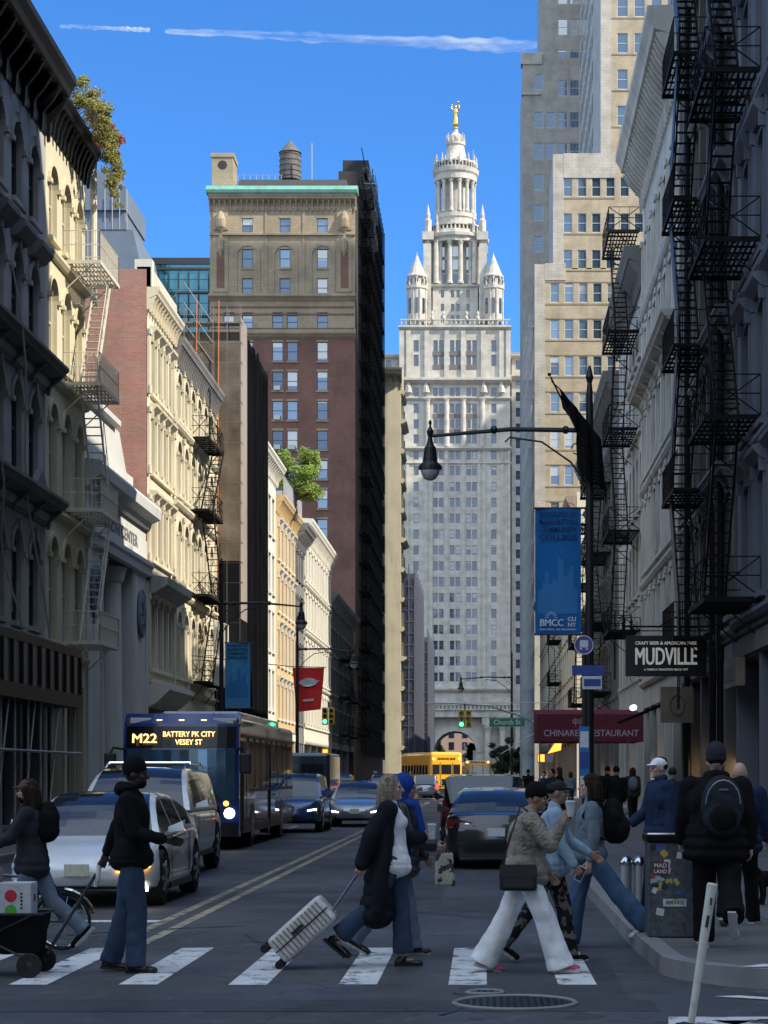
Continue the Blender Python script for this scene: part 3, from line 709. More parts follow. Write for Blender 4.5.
p = MB(); p.prof(F, 0, 6.7, [(.022, 4.4), (.4, 4.6), (.9, 5.1), (.9, 5.3), (.022, 5.4)]); p.build('shop_cornice', M['ivory'], rt, off)

rt, off, F = row('balcony_building', 'pale building with arched windows and a dark iron fire escape beside the netted scaffold', 'L', 86.62, 99.9, 20.6, M['cream2'], M['cream2'],
    [(6.0, 8.9), (10.2, 12.9), (14.0, 16.4), (17.3, 19.4)], 6, 1.2, 1, 1, M['frame_cream'], M['glass'], sf=5.1, depth=15, group=GL, courses=(5.2, 9.5, 13.4, 16.8), sfb=4, corn=(19.6, 20.7, .5, M['castiron2'], .5), pil=.22)
fire_escape(rt, off, F, 5.0, 9.8, [6.0, 10.0, 13.9, 17.2], M['black_iron'], proj=.85, bal=.3, top_ladder=4.4)
f = MB(); f.tube([F.P(6.5, 5.9, .9), F.P(9.8, 5.9, 1.1), F.P(9.8, 8.9, 1.1), F.P(6.5, 8.9, .9)], .05, 6, closed=True)
for i in range(12): f.tube([F.P(6.5 + .3 * i, 5.9, .95), F.P(6.5 + .3 * i, 8.9, .95)], .02, 4)
f.build('pale_railing', M['white_iron'], rt, off)

# scaffolded building wrapped in netting
M['net_tan'] = stone('construction_netting', (.17, .145, .115), .3, .5, streak=.3)
M['net_dark'] = stone('dark_netting', (.010, .011, .014), .3, .5, streak=.1)
M['net_dark'].node_tree.nodes['Principled BSDF'].inputs['Specular IOR Level'].default_value = 0
M['net_dark'].node_tree.nodes['Principled BSDF'].inputs['Roughness'].default_value = 1
M['lit_strip'] = stone('streaked_beige', (.26, .22, .19), .12, .4, streak=.3)  # paler beige stands for sun on the netting
def net(name, c, alpha):
    m, t, b = nodes(name); v = tc(t)
    n1 = noi(t, v, .8, 4); col = ramp(t, n1, [(.3, dk(c, .6)), (.7, dk(c, 1.2))]); t.links.new(col, b.inputs['Base Color']); b.inputs['Roughness'].default_value = 1
    f = ramp(t, noi(t, v, .6, 3, .6), [(.35, (alpha - .2,) * 3), (.65, (min(1, alpha + .2),) * 3)]); t.links.new(f, b.inputs['Alpha']); return m
M['net_see'] = net('see_through_netting', (.20, .165, .13), .5)
rt = root('scaffolded_building', (-18, 106.5, 0), 'tall building wrapped in brown and black construction netting', 'building', GL); off = Vector((-18, 106.5, 0))
mb = MB(); mb.box(-28, -13.9, 100.8, 112.9, .1, 23.8); mb.build('wall', M['brownstone'], rt, off)
Fs = FF(-16.5, 100.0); Fd = Fr((-12.2, 100, 0), (0, 1, 0), (1, 0, 0))
f = MB()
for u in (0, .7, 1.45, 2.2, 2.9, 3.6, 4.25):
    for n in (0, -.7): f.tube([Fs.P(u, .15, n), Fs.P(u, 25.2, n)], .018, 5)
for k in range(25):
    v = .3 + 1.0 * k
    for n in (0, -.7): f.tube([Fs.P(0, v, n), Fs.P(4.3, v, n)], .015, 5)
    f.fbox(Fs, 0, 4.3, v, v + .06, -.68, -.02)
    f.tube([Fs.P(0, v, .03), Fs.P(1.45, v + 2, .03)], .02, 4); f.tube([Fs.P(2.9, v, .03), Fs.P(1.45, v + 2, .03)], .02, 4)
f.build('scaffold_frame', plain('scaffold_tube', (.17, .15, .13), .6), rt, off)
f = MB()
for u in (2.0, 3.1): f.tube([Fs.P(u, 4, .06), Fs.P(u + .1, 25.4, .06)], .022, 4)
f.build('orange_rope', plain('orange_rope', (.55, .16, .05), .8), rt, off)
f = MB(); f.fbox(Fs, 0, 4.28, 12.4, 23.4, .0, .012); f.build('netting', M['net_see'], rt, off)
f = MB(); f.fbox(Fs, 1.6, 4.28, 4.6, 12.38, .0, .012); f.build('lower_netting', M['net_dark'], rt, off)
f = MB(); f.fbox(Fs, 0, 4.2, .2, 24, -.78, -.73); f.build('backing_boards', M['net_tan'], rt, off)
f = MB(); f.fbox(Fd, 0.02, 2.6, 9.5, 24.6, -.05, 0); f.build('sunlit_strip', M['lit_strip'], rt, off)  # strip of netting with its sunlight put into a paler colour
f = MB(); f.fbox(Fd, 2.6, 13, 4.6, 24.2, -.1, -.05); f.fbox(Fd, .02, 2.6, 4.6, 9.5, -.06, 0)
rg_ = random.Random(6)
for i in range(26): u_ = 2.8 + i * .38; f.fbox(Fd, u_, u_ + rg_.uniform(.04, .12), 4.6, 23.6 + rg_.uniform(0, .8), -.05, rg_.uniform(-.03, .05))
f.build('black_netting', M['net_dark'], rt, off)
f = MB(); f.fbox(Fd, -.2, 13, 3.6, 4.6, -1.4, .3)
for i in range(6): f.fbox(Fd, .2 + i * 2.4, .35 + i * 2.4, .15, 3.6, .05, .2)
f.build('sidewalk_shed', M['blackpaint'], rt, off)

row('ivory_building', 'slim ivory building edge standing past the black netting', 'L', 113.2, 129, 21.4, M['ivory'], M['ivory'], [(5.8, 8.3), (9.5, 12), (13.2, 15.6), (16.8, 19.2)], 7, 1.1, 0, 1, M['frame_cream'], M['glass'], sf=4.8, group=GL, corn=(20.3, 21.4, .7, M['ivory'], .8))
rt, off, F = row('tan_building', 'orange tan building with a small tree growing over its roof rail', 'L', 129.02, 142, 19.7, M['tanpaint'], M['ivory'], [(5.4, 7.7), (8.9, 11.3), (12.4, 14.7), (15.8, 18)], 5, 1.2, 0, 1, M['frame_cream'], M['glass'], sf=4.6, group=GL, hoods=True, corn=(18.7, 19.8, .6, M['tanpaint'], .8), fascia=M['ivory'])
r = MB(); r.tube([F.P(0, 21, .5), F.P(12.9, 21, .5)], .04, 5)
for i in range(33): r.tube([F.P(.4 * i, 19.8, .5), F.P(.4 * i, 21, .5)], .02, 4)
r.build('roof_railing', M['grey_iron'], rt, off)
row('dark_cornice_building', 'narrow grey green building with a dark cornice between the tan and white buildings', 'L', 142.02, 149, 19.4, M['castiron2'], M['castiron2'], [(5.4, 7.7), (8.9, 11.3), (12.4, 14.7), (15.8, 18)], 3, 1.2, 2, 1, None, M['glass'], sf=4.6, group=GL, corn=(18.2, 19.6, 1.0, M['castiron2'], .6))
row('white_building', 'tall windowed white painted building past the small roof tree', 'L', 149.02, 174, 20.6, M['ivory'], M['ivory'], [(5.4, 8.0), (9.1, 11.8), (12.8, 15.4), (16.4, 18.8)], 9, 1.7, 0, 2, M['frame_cream'], M['glass'], sf=4.6, group=GL, pil=.35, corn=(19.4, 20.8, .7, M['ivory'], .9), courses=(8.5, 12.2, 15.8))
rt, off, F = row('dark_brick_building', 'low dark brick building with fire escape in front of the red brick tower', 'L', 174.02, 206, 17.5, M['dark_shadow_brick'], M['castiron2'], [(5.4, 7.5), (8.9, 11.1), (12.4, 14.6)], 10, 1.2, 0, 1, None, M['glass_dark'], sf=4.6, group=GL, corn=(16.5, 17.6, .7, M['castiron2'], .8))
fire_escape(rt, off, F, 10, 16, [5.4, 8.9, 12.4], M['black_iron'], bal=.4); fire_escape(rt, off, F, 22, 27, [5.4, 8.9, 12.4], M['black_iron'], bal=.4)

# ---- right row
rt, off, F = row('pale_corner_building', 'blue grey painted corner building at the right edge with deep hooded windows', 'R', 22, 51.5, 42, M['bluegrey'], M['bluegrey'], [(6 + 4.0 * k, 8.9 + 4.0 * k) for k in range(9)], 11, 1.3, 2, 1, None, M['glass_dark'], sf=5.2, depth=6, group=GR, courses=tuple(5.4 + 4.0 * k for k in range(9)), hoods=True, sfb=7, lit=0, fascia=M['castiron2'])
fire_escape(rt, off, F, .6, 4.3, [5.9, 10.2, 14.4, 18.4, 22.6, 26.8], M['black_iron'], proj=1.3, bal=.5)
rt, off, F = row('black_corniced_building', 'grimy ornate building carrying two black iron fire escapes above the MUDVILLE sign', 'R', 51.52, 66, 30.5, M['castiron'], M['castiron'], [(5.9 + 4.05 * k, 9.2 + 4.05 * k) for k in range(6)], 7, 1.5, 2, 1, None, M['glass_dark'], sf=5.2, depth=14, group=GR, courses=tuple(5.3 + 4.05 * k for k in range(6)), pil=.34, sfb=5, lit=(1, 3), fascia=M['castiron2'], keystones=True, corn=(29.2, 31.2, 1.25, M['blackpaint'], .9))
for k in range(1, 6): cornice(rt, off, F, 9.5, 14.4, 5.15 + 4.05 * k, 5.75 + 4.05 * k, .55, M['bluegrey'], 1.0, dent=False, name='ledge')
fe = fire_escape(rt, off, F, 6.3, 9.9, [5.6, 9.75, 13.8, 17.9, 22.0, 26.1], M['black_iron'], proj=1.2, bal=.2, dirn=-1, xb=False)
sp_ = MB()
for k, v in enumerate([5.6, 9.75, 13.8, 17.9, 22.0]):
    a, b_ = (6.65, 9.4) if k % 2 else (9.55, 6.8)
    sp_.prism([F.P(a, v - .1, 1.03), F.P(a, v + .95, 1.03), F.P(b_, v + 5.0, 1.03), F.P(b_, v + 3.95, 1.03)], F.N * .02)
sp_.build('stair_side_panel', plain('navy_sheet_steel', (.03, .04, .07), .5), fe, off)
pl = MB()
for u in (3.6, 10.6, 12.4): pl.tube([F.P(u, .2, .2), F.P(u, 29, .2)], .10, 8)
pl.tube([F.P(12.0, 5, .25), F.P(11.4, 19, .25)], .03, 5)
pl.build('drain_pipe', M['blackpaint'], rt, off)
rt, off, F = row('grey_corniced_building', 'pale grey cast iron building with a deep bracketed cornice', 'R', 66.02, 82, 27.0, M['castiron3'], M['castiron3'], [(6.0, 8.8), (9.9, 12.6), (13.7, 16.2), (17.2, 19.7), (20.8, 23.2)], 7, 1.35, 0, 1, None, M['glass_dark'], sf=5.0, depth=14, group=GR, pil=.4, sfb=5, lit=(2,), courses=(5.2, 9.2, 13.0, 16.6, 20.2), corn=(24.9, 27.1, 1.15, M['castiron3'], .55))
cornice(rt, off, F, 0, 15.9, 16.5, 17.1, .7, M['castiron3'], 2, name='ledge')
rt, off, F = row('plain_grey_building', 'plain grey building with rows of narrow arched windows behind the flag', 'R', 82.02, 97, 23.2, M['castiron3'], M['castiron3'], [(5.8, 8.3), (9.3, 11.8), (12.8, 15.2), (16.1, 18.4), (19.2, 21.2)], 7, 1.0, 1, 1, None, M['glass_dark'], sf=4.9, depth=14, group=GR, corn=(21.9, 23.4, .8, M['castiron'], .4), sfb=4, rings=False)
fire_escape(rt, off, F, 8.5, 13.0, [7.8, 12.0, 16.3, 20.4, 24.6], M['black_iron'], proj=1.3, bal=.4)
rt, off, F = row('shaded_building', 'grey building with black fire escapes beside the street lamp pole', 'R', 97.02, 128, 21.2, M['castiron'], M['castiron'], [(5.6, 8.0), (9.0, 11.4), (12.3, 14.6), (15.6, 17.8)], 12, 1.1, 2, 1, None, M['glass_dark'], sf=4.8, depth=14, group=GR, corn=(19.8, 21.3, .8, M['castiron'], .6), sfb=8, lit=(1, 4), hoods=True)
fire_escape(rt, off, F, 3.0, 8.0, [6.0, 9.6, 13.2, 16.8], M['black_iron'], proj=1.3, bal=.4); fire_escape(rt, off, F, 19, 25, [6.0, 9.6, 13.2, 16.8], M['black_iron'], proj=1.3, bal=.4)
rt, off, F = row('brownstone_building', 'brown stone building with pale trim past the banner', 'R', 142, 236, 21.5, M['cream2'], M['brownstone'], [(5.6, 8.0), (9.0, 11.4), (12.3, 14.6), (15.6, 17.8)], 22, 1.5, 0, 1, M['frame_cream'], M['glass'], sf=4.8, depth=14, group=GR, corn=(20.2, 21.5, .8, M['brownstone'], .9), sfb=16, lit=(1, 4, 9), side_m=M['cream2'])
fire_escape(rt, off, F, 60, 66, [6.0, 9.6, 13.2, 16.8], M['black_iron'], bal=.5)
# ------------------------------------------------------------------ tall buildings
def zy(y, d): return EYE + (HY - y) * d / FPX
def xx(x, d): return (x - VX) * d / FPX
# red brick tower
Y = 208.0; x0 = -28.6; Wd = 15.1; F = FF(x0, Y); off = Vector((x0 + Wd / 2, Y + 25, 0))
rt = root('red_brick_tower', off, 'tall red brick and tan stone tower with a green copper cornice', 'building', 'towers above the street')
H = 62.0; cu = [xx(c, Y) - x0 for c in (247.5, 285, 322.4)]; cl = [xx(c, Y) - x0 for c in (277.6, 292.3, 322.4)]; cl0 = [xx(c, Y) - x0 for c in (229, 247.5)]
ops = []
for y in (225.5, 258.5, 287.8): ops += [(c - .55, c + .55, zy(y, Y) - (.75 if y < 230 else .98), zy(y, Y) + (.75 if y < 230 else .98), 0) for c in cu]
lows = []
for k in range(19):
    v = zy(322, Y) - 3.07 * k
    if v < 3: break
    lows.append(v); ops += [(c - .55, c + .55, v - .98, v + .98, 0) for c in cl + cl0]
vt = zy(337, Y)
mb = MB(); wall(mb, F, Wd, H, [o for o in ops if o[2] > vt], .25, v_base=vt); mb.fbox(F, 0, Wd, H - 1, H, -.6, -.27); mb.build('upper_wall', M['buff'], rt, off)
mb = MB(); wall(mb, F, Wd, vt, [o for o in ops if o[2] < vt], .25); mb.build('wall', M['redbrick'], rt, off)
mb = MB(); mb.fbox(F, .02, Wd - .02, 0, H - .5, -14, -.6); mb.fbox(F, 0, .3, 0, H, -.62, -.01); mb.fbox(F, Wd - .3, Wd - .01, 0, H, -14, -.01); mb.build('core', M['dark_shadow_brick'], rt, off)  # near-black brick carries the shadow on the street flank
mb = MB(); mb.box(x0 + 1, -13.5, Y + 14, 264, 0, 61); mb.box(-16.5, -13.52, 232, 264, 61, 73); mb.box(-15.6, -13.53, 213, 232, 61, 66); mb.build('rear_wing', M['dark_shadow_brick'], rt, off)  # the flank's deep shadow is put into the brick colour
for o in ops: put_window(rt, off, F, o[0], o[2], 1.1, o[3] - o[2], 0, 1, M['frame_dark'], M['glass_sky'], -.14)
t = MB()
t.prof(F, -.1, Wd + .1, [(.0, zy(299, Y) - .3), (.3, zy(299, Y)), (.55, zy(297, Y)), (.55, zy(295, Y)), (0, zy(293, Y))])
t.prof(F, -.1, Wd + .1, [(.0, vt - .2), (.3, vt), (.6, vt + .3), (.6, vt + .6), (0, vt + .8)])
t.prof(F, 0, Wd, [(.002, zy(236, Y)), (.25, zy(235.5, Y)), (.25, zy(234, Y)), (.002, zy(233.5, Y))])
for k in range(5): t.fbox(F, 0, Wd, vt + 1.1 + k * .55, vt + 1.1 + k * .55 + .2, .002, .05) if False else None
for c in cu:
    arch_ring(t, F, c - 1.1, c + 1.1, 47, zy(246, Y), 1, .22, .12)
    for s_ in (-1.2, 1.2): t.fbox(F, c + s_ - .11, c + s_ + .11, zy(295, Y), zy(250, Y), .002, .1)
for c in (cu[0] + 1.95, cu[1] + 1.95): t.fbox(F, c - .12, c + .12, zy(295, Y), zy(206, Y), .002, .08)
for o in ops: t.fbox(F, o[0] - .1, o[1] + .1, o[2] - .18, o[2], .002, .12); t.fbox(F, o[0] - .06, o[1] + .06, o[3], o[3] + .22, .002, .04)
for u0, u1 in ((.35, 1.9), (Wd - 1.9, Wd - .35)): t.fbox(F, u0, u1, zy(292, Y), zy(232, Y), .002, .10); t.fbox(F, u0, u1, zy(230, Y), zy(208, Y), .002, .12); t.lathe(F.P((u0 + u1) / 2, zy(222, Y), .15), [(.05, -1.2), (.5, -.6), (.55, .2), (.3, .9), (.05, 1.1)], 10); t.lathe(F.P((u0 + u1) / 2, zy(244, Y), .12), [(.05, -1.4), (.35, -.6), (.4, .3), (.05, 1.1)], 8)
t.build('mouldings', M['buff'], rt, off)
t = MB()
for u0, u1 in ((.7, 1.5), (Wd - 1.5, Wd - .7)): t.fbox(F, u0, u1, zy(288, Y), zy(252, Y), .1, .13)
for k in range(4): t.fbox(F, .1, Wd - .1, zy(330, Y) + k * .75, zy(330, Y) + k * .75 + .22, .002, .03) if k != 1 else None
t.build('terracotta_panels', M['redbrick'], rt, off)
cornice(rt, off, F, -.1, Wd + .1, zy(210, Y), H, .8, M['buff'], .55, name='cornice')
t = MB(); t.prof(F, -.3, Wd + .3, [(-.6, H), (.95, H), (1.05, H + .3), (.8, H + .75), (-.6, H + .8)]); t.build('copper_roof_edge', M['copper'], rt, off)
t = MB(); t.fbox(F, .1, 2.3, H + 1.2, zy(155, Y), -4, -.7); t.fbox(F, 0, 2.4, zy(155, Y), zy(151, Y), -4.1, -.6); t.build('chimney', M['buff'], rt, off)
t = MB(); t.lathe(F.P(1.2, zy(163, Y), -.68), [(.05, 0), (.5, .02), (.45, .06), (.05, .07)], 12, 'y'); t.build('chimney_vent', M['dark_shadow_brick'], rt, off)
t = MB(); t.fbox(F, 3, Wd - 1, H + 1.3, H + 1.9, -13, -1); t.fbox(F, 2.6, 7, H + 1.8, zy(172, Y), -7, -3); t.build('roof_house', M['roofing'], rt, off)
t = MB()
for i in range(8): t.tube([F.P(2.7 + i * .65, H + 1.9, -1.5), F.P(2.7 + i * .65, zy(171, Y), -1.5)], .035, 4)
for v in (zy(171, Y), zy(178, Y)): t.tube([F.P(2.6, v, -1.5), F.P(7.4, v, -1.5)], .035, 4)
t.tube([F.P(10.4, H + 1.4, -2), F.P(10.4, H + 6, -2)], .08, 5); t.build('roof_rails', M['grey_iron'], rt, off)
def water_tank(par, off, c, r, h, legs, m):
    t = MB(); t.lathe(c, [(r, legs), (r * .97, legs + h * .5), (r * .94, legs + h)], 20); t.lathe(c, [(r * 1.05, legs + h), (.08, legs + h * 1.45)], 20)
    o = t.build('water_tank', m, par, off)
    g = MB()
    for a in range(6): g.tube([(c[0] + r * .8 * math.cos(a), c[1] + r * .8 * math.sin(a), c[2]), (c[0] + r * .8 * math.cos(a), c[1] + r * .8 * math.sin(a), c[2] + legs)], .07, 5)
    for k in range(5): g.tube([(c[0] + r * 1.01 * math.cos(q * math.pi / 12), c[1] + r * 1.01 * math.sin(q * math.pi / 12), c[2] + legs + h * (k + .5) / 5) for q in range(24)], .025, 4, closed=True)
    g.build('tank_frame', M['black_iron'], o, off)
M['tankwood'] = stone('weathered_tank_wood', (.13, .125, .12), .3, 1.5)
water_tank(rt, off, (x0 + 7.95, Y + 4, H + 1.8), 1.15, 2.9, .9, M['tankwood'])
Fs = Fr((-13.5, Y, 0), (0, 1, 0), (1, 0, 0))
fe = fire_escape(rt, off, Fs, 6, 13.5, [6 + 3.07 * k for k in range(20)], M['black_iron'], proj=1.2, bal=.6, xb=True)
t = MB()      # ironwork grid on the dark flank
for j in range(22): yy = 5 + 2.3 * j; t.tube([Fs.P(yy, 4, .35), Fs.P(yy, 61 if yy < 24 else 72.5, .35)], .05, 4)
for k in range(22): t.tube([Fs.P(5, 4 + 3.07 * k, .35), Fs.P(54, 4 + 3.07 * k, .35)], .05, 4); t.fbox(Fs, 14, 54, 4 + 3.07 * k, 4.1 + 3.07 * k, 0, .3)
t.build('flank_scaffold', M['black_iron'], rt, off)
t = MB(); rg_ = random.Random(8)
for o_ in rg_.sample([q for q in ops if q[2] < vt], 9): t.fbox(F, o_[0] + .2, o_[0] + .85, o_[2], o_[2] + .45, -.1, .35)
t.build('air_conditioner', M['frame_white'], rt, off)
Fs2 = Fr((-13.5, Y + 14, 0), (0, 1, 0), (1, 0, 0))
fire_escape(rt, off, Fs2, 2, 8, [62 + 3.0 * k for k in range(3)], M['grey_iron'], proj=1.2, bal=.8, top_ladder=3)

# tan tower with set-backs
Y = 260.0; off = Vector((20, 290, 0)); rt = root('stepped_tan_tower', off, 'tall stepped tan brick tower with white window frames behind the flag', 'building', 'towers above the street')
def block(F, W, v0, H, ops, m, dep, corner=None, gm=None, fm=None, wn=-.12, leftwall=None, name='wall'):
    mb = MB(); wall(mb, F, W, H, ops, .22, v_base=v0); mb.fbox(F, .02, W - .02, v0, H - .3, -dep, -.5); mb.fbox(F, 0, .3, v0, H, -.5, -.01); mb.fbox(F, 0, W, H - .4, H, -.6, -.25); mb.build(name, m, rt, off)
    for o in ops: put_window(rt, off, F, o[0], o[2], o[1] - o[0], o[3] - o[2], 0, 1, fm or M['frame_white'], gm or M['glass_sky'], wn)
def grid(cols, rows, w, h, Y_, x0): return [(xx(c, Y_) - x0 - w / 2, xx(c, Y_) - x0 + w / 2, zy(r, Y_) - h / 2, zy(r, Y_) + h / 2, 0) for c in cols for r in rows]
F1 = FF(6.5, Y); rows1 = [293 + 36.5 * k for k in range(13)]
block(F1, 38, 0, zy(268, Y), grid([554.7 + 14.2 * k for k in range(12)], rows1, 1.15, 2.5, Y, 6.5), M['tanbrick'], 17)
F2 = FF(8.9, Y); H1 = zy(268, Y)
block(F2, 36, H1, zy(158, Y), grid([567.8 + 14.2 * k for k in range(12)], [187, 223, 259.5], 1.15, 2.5, Y, 8.9), M['tanbrick'], 17)
F3 = FF(15.1, Y); H2 = zy(158, Y)
block(F3, 28, H2, 135, grid([622.5 + 17 * k for k in range(12)], [150 - 36 * k + 0 for k in range(0)] + [152 - 36.3 * k for k in range(1, 12)] , 1.4, 2.6, Y, 15.1), M['tanbrick'], 58)
block(FF(6.0, 318), 9.4, 0, zy(58, 318), grid([538.5, 550.6, 562.7, 574.5], [120, 151], 1.5, 2.6, 318, 6.0) + grid([538.5], [82, 182, 213, 244], 1.5, 2.6, 318, 6.0) + grid([562.7, 574.5], [88], 1.5, 2.6, 318, 6.0), M['greybrick'], 26, fm=M['frame_grey'], name='shadowed_grey_wing')  # grey brick puts the tan wing's cast shadow into the colour
block(FF(9.0, 318.5), 6.2, zy(58, 318), 140, grid([562.7, 574.5], [58, 27, -4], 1.5, 2.6, 318.5, 9.0), M['greybrick'], 26, fm=M['frame_grey'], name='shadowed_grey_wing')
t = MB()     # pale stone quoins, copings and end walls
for (Fq, v0, v1) in ((F1, 0, H1), (F2, H1, H2), (F3, H2, 135)): t.fbox(Fq, -.06, 1.3, v0, v1 + .5, -16.9, .06)
t.fbox(F1, 1.3, 4, H1 - 1.6, H1 + .6, -.5, .08); t.fbox(F2, 1.3, 8, H2 - 2.6, H2 + .6, -.5, .08)
t.hexa([(6.44, Y + 16.9, 0), (7.4, Y + 16.9, 0), (7.0, 318, 0), (5.9, 318, 0), (6.44, Y + 16.9, H1), (7.4, Y + 16.9, H1), (7.0, 318, H1), (5.9, 318, H1)])
t.box(15.04, 16, Y + 16.9, 318, H1, 135); t.fbox(FF(5.7, 318), 0, 3.4, zy(58, 318) - 1, zy(58, 318) + .8, -2, .2); t.fbox(FF(5.8, 318), 0, 3, zy(95, 318), zy(93, 318), -1, .25)
t.build('stone_trim', M['paleblock'], rt, off)
t = MB(); rr = random.Random(3)
for r in [293 + 36.5 * k for k in range(13)]: t.fbox(F1, 1.3, 14, zy(r + 11.8, Y), zy(r + 10.4, Y), .002, .05); t.fbox(F1, 1.3, 14, zy(r - 10.4, Y), zy(r - 11.5, Y), .002, .04)
for r in (187, 223, 259.5): t.fbox(F2, 1.3, 8, zy(r + 11.8, Y), zy(r + 10.4, Y), .002, .05)
for k in range(1, 12): t.fbox(F3, 1.3, 14, zy(152 - 36.3 * k + 12, Y), zy(152 - 36.3 * k + 10.6, Y), .002, .05)
t.build('sill_courses', M['buff'], rt, off)
t = MB()     # windowed left flank seen edge-on
for k in range(14):
    for j in range(11):
        y0 = Y + 3 + j * 5.0; x = 6.44 if y0 < Y + 17 else 6.44 - (y0 - Y - 17) * .0131
        t.box(x - .04, x + .1, y0, y0 + 1.6, 4 + k * 4.7, 6.4 + k * 4.7)
t.build('flank_windows', M['glass_dark'], rt, off)
t = MB()
for k in range(14):
    for j in range(10):
        y0 = Y + 19 + j * 3.9; t.box(15.0, 15.1, y0, y0 + 1.7, H1 + 3 + k * 4.7, H1 + 5.6 + k * 4.7)
t.build('flank_windows', M['glass_dark'], rt, off)
# low pale building with tanks left in front of the tan tower
# civic tower at the end of the street
exec_tower = True
D = 525.0; CX = xx(455, D); S = D / FPX
rt = root('civic_skyscraper', (CX, D + 12, 0), 'white granite skyscraper with arch, stacked colonnades and gilded statue', 'building', 'towers above the street'); off = Vector((CX, D + 12, 0))
WS = M['limestone_w'] = brick('white_granite', (.56, .53, .47), (.50, .475, .42), (.42, .41, .39), 2.2, 1.05, plane='x+y', streak=.2)
def zt(y): return zy(y, D)
F = FF(CX - 14.5, D); W = 29.0; U0 = 14.5
cols = []
for c in (-10.2, 10.2): cols.append((c, 1.35))
for c in (-4.35, 0, 4.35): cols += [(c - .76, 1.18), (c + .76, 1.18)]
ops = []
yrows = [455 + 15.85 * k for k in range(15)]
for y in yrows: ops += [(U0 + c - w / 2, U0 + c + w / 2, zt(y) - 1.2, zt(y) + 1.2, 0) for c, w in cols]
for y in (392,): ops += [(U0 + c - w / 2, U0 + c + w / 2, zt(y) - 1.1, zt(y) + 1.1, 0) for c, w in cols]
for y in (408.5, 424, 439): ops += [(U0 + c - w / 2, U0 + c + w / 2, zt(y) - 1.2, zt(y) + 1.2, 0) for c, w in cols]
for y in (346, 360.5): ops += [(U0 + c - w / 2, U0 + c + w / 2, zt(y) - 1.5, zt(y) + 1.5, 0) for c, w in cols]
mb = MB(); vt0 = zt(696); arch_r = 5.6; ops_a = [(U0 - arch_r, U0 + arch_r, .1, zt(731), 1)]
HT = zt(325)
wall(mb, F, W, HT, [o for o in ops if o[2] > vt0] + ops_a, .5, v_base=0)
mb.fbox(F, 0, W, 15.5, HT - 1, -30, -1.0); mb.fbox(F, 0, U0 - arch_r, 0, 15.5, -30, -1); mb.fbox(F, U0 + arch_r, W, 0, 15.5, -30, -1)
for u in (0, W - .4): mb.fbox(F, u, u + .4, 0, HT, -1, -.01)
mb.fbox(F, 0, W, HT - 1.2, HT, -1, -.5)
mb.build('wall', WS, rt, off)
for o in ops: put_window(rt, off, F, o[0], o[2], o[1] - o[0], o[3] - o[2], 0, 1, M['frame_grey'], M['glass_mid'], -.3)
# wings either side
for sx in (-1, 1):
    xa = CX + sx * 14.5; xb = CX + sx * 33
    Fw = FF(min(xa, xb), D + 4); Ww = 18.5; wo = []
    for y in [362 + 15.85 * k for k in range(21)]:
        for k in range(4): uc = 2.2 + k * 4.4; wo.append((uc - .7, uc + .7, zt(y) - 1.2, zt(y) + 1.2, 0))
    m2 = MB(); wall(m2, Fw, Ww, zt(352), wo, .5, v_base=0); m2.fbox(Fw, 0, Ww, 0, zt(353), -30, -1); m2.fbox(Fw, 0, .4, 0, zt(352), -1, 0); m2.fbox(Fw, Ww - .4, Ww, 0, zt(352), -1, 0); m2.build('wing_wall', WS, rt, off)
    for o in wo: put_window(rt, off, Fw, o[0], o[2], 1.4, 2.4, 0, 1, M['frame_grey'], M['glass_mid'], -.3)
    m2 = MB(); m2.prof(Fw, -.2, Ww + .2, [(0, zt(378)), (.6, zt(377)), (1.4, zt(374)), (1.4, zt(373)), (0, zt(372))]); m2.prof(Fw, -.2, Ww + .2, [(0, zt(356)), (.6, zt(355)), (1.0, zt(353)), (1.0, zt(351.5)), (0, zt(351))])
    m2.build('wing_cornice', WS, rt, off)
t = MB()
def ledge(y, pr, th=.9): t.prof(F, -.3, W + .3, [(.0, zt(y) - th), (pr * .4, zt(y) - th * .8), (pr, zt(y) - th * .2), (pr, zt(y) + th * .3), (0, zt(y) + th * .5)])
ledge(380, 1.7, 1.2); ledge(378, .6, .5); ledge(398, .7, .7); ledge(448, 1.0, .9); ledge(463, .4, .4); ledge(689, 1.3, 1.0); ledge(704, .8, 1.4); ledge(327, .8, .8)
for c in (-14.2, -12.4, -7.7, -6.3, -2.2, 2.2, 6.3, 7.7, 12.4, 14.2):
    if abs(c) < 15: t.fbox(F, U0 + c - .35, U0 + c + .35, 15, zt(448), .002, .22)
for c in (-7.2, -2.2, 2.2, 7.2): t.lathe(F.P(U0 + c, 0, .45), [(.75, zt(447)), (.7, zt(444)), (.6, zt(402)), (.8, zt(400))], 12)
for c in (-14, -12.2, -7.4, -2.2, 2.2, 7.4, 12.2, 14): t.fbox(F, U0 + c - .6, U0 + c + .6, zt(378), zt(331), .002, .5)
for c in (-12.2, -7.6, 7.6, 12.2): t.lathe(F.P(U0 + c, zt(396), .5), [(.3, 0), (1.0, .8), (.8, 2.4), (.4, 3.2), (.35, 4.0), (.1, 4.4)], 8)
for i in range(40): t.fbox(F, i * .745, i * .745 + .35, zt(382.5), zt(380), 0, 1.1)
for i in range(24): t.fbox(F, .3 + i * 1.2, .6 + i * 1.2, HT + .3, HT + 1.3, -.5, -.2)
t.fbox(F, 0, W, HT + 1.3, HT + 1.6, -.6, -.1)
for c in (-6, -3, 3, 6): t.lathe(F.P(U0 + c, HT + 1.5, -.4), [(.45, 0), (.5, .6), (.25, 1), (.4, 1.6), (.05, 2.4)], 8)
t.build('mouldings', WS, rt, off)
t = MB()      # barrel vault behind the arch
arc_ = archpts(U0 - arch_r, U0 + arch_r, zt(731) - arch_r, arch_r, 20)
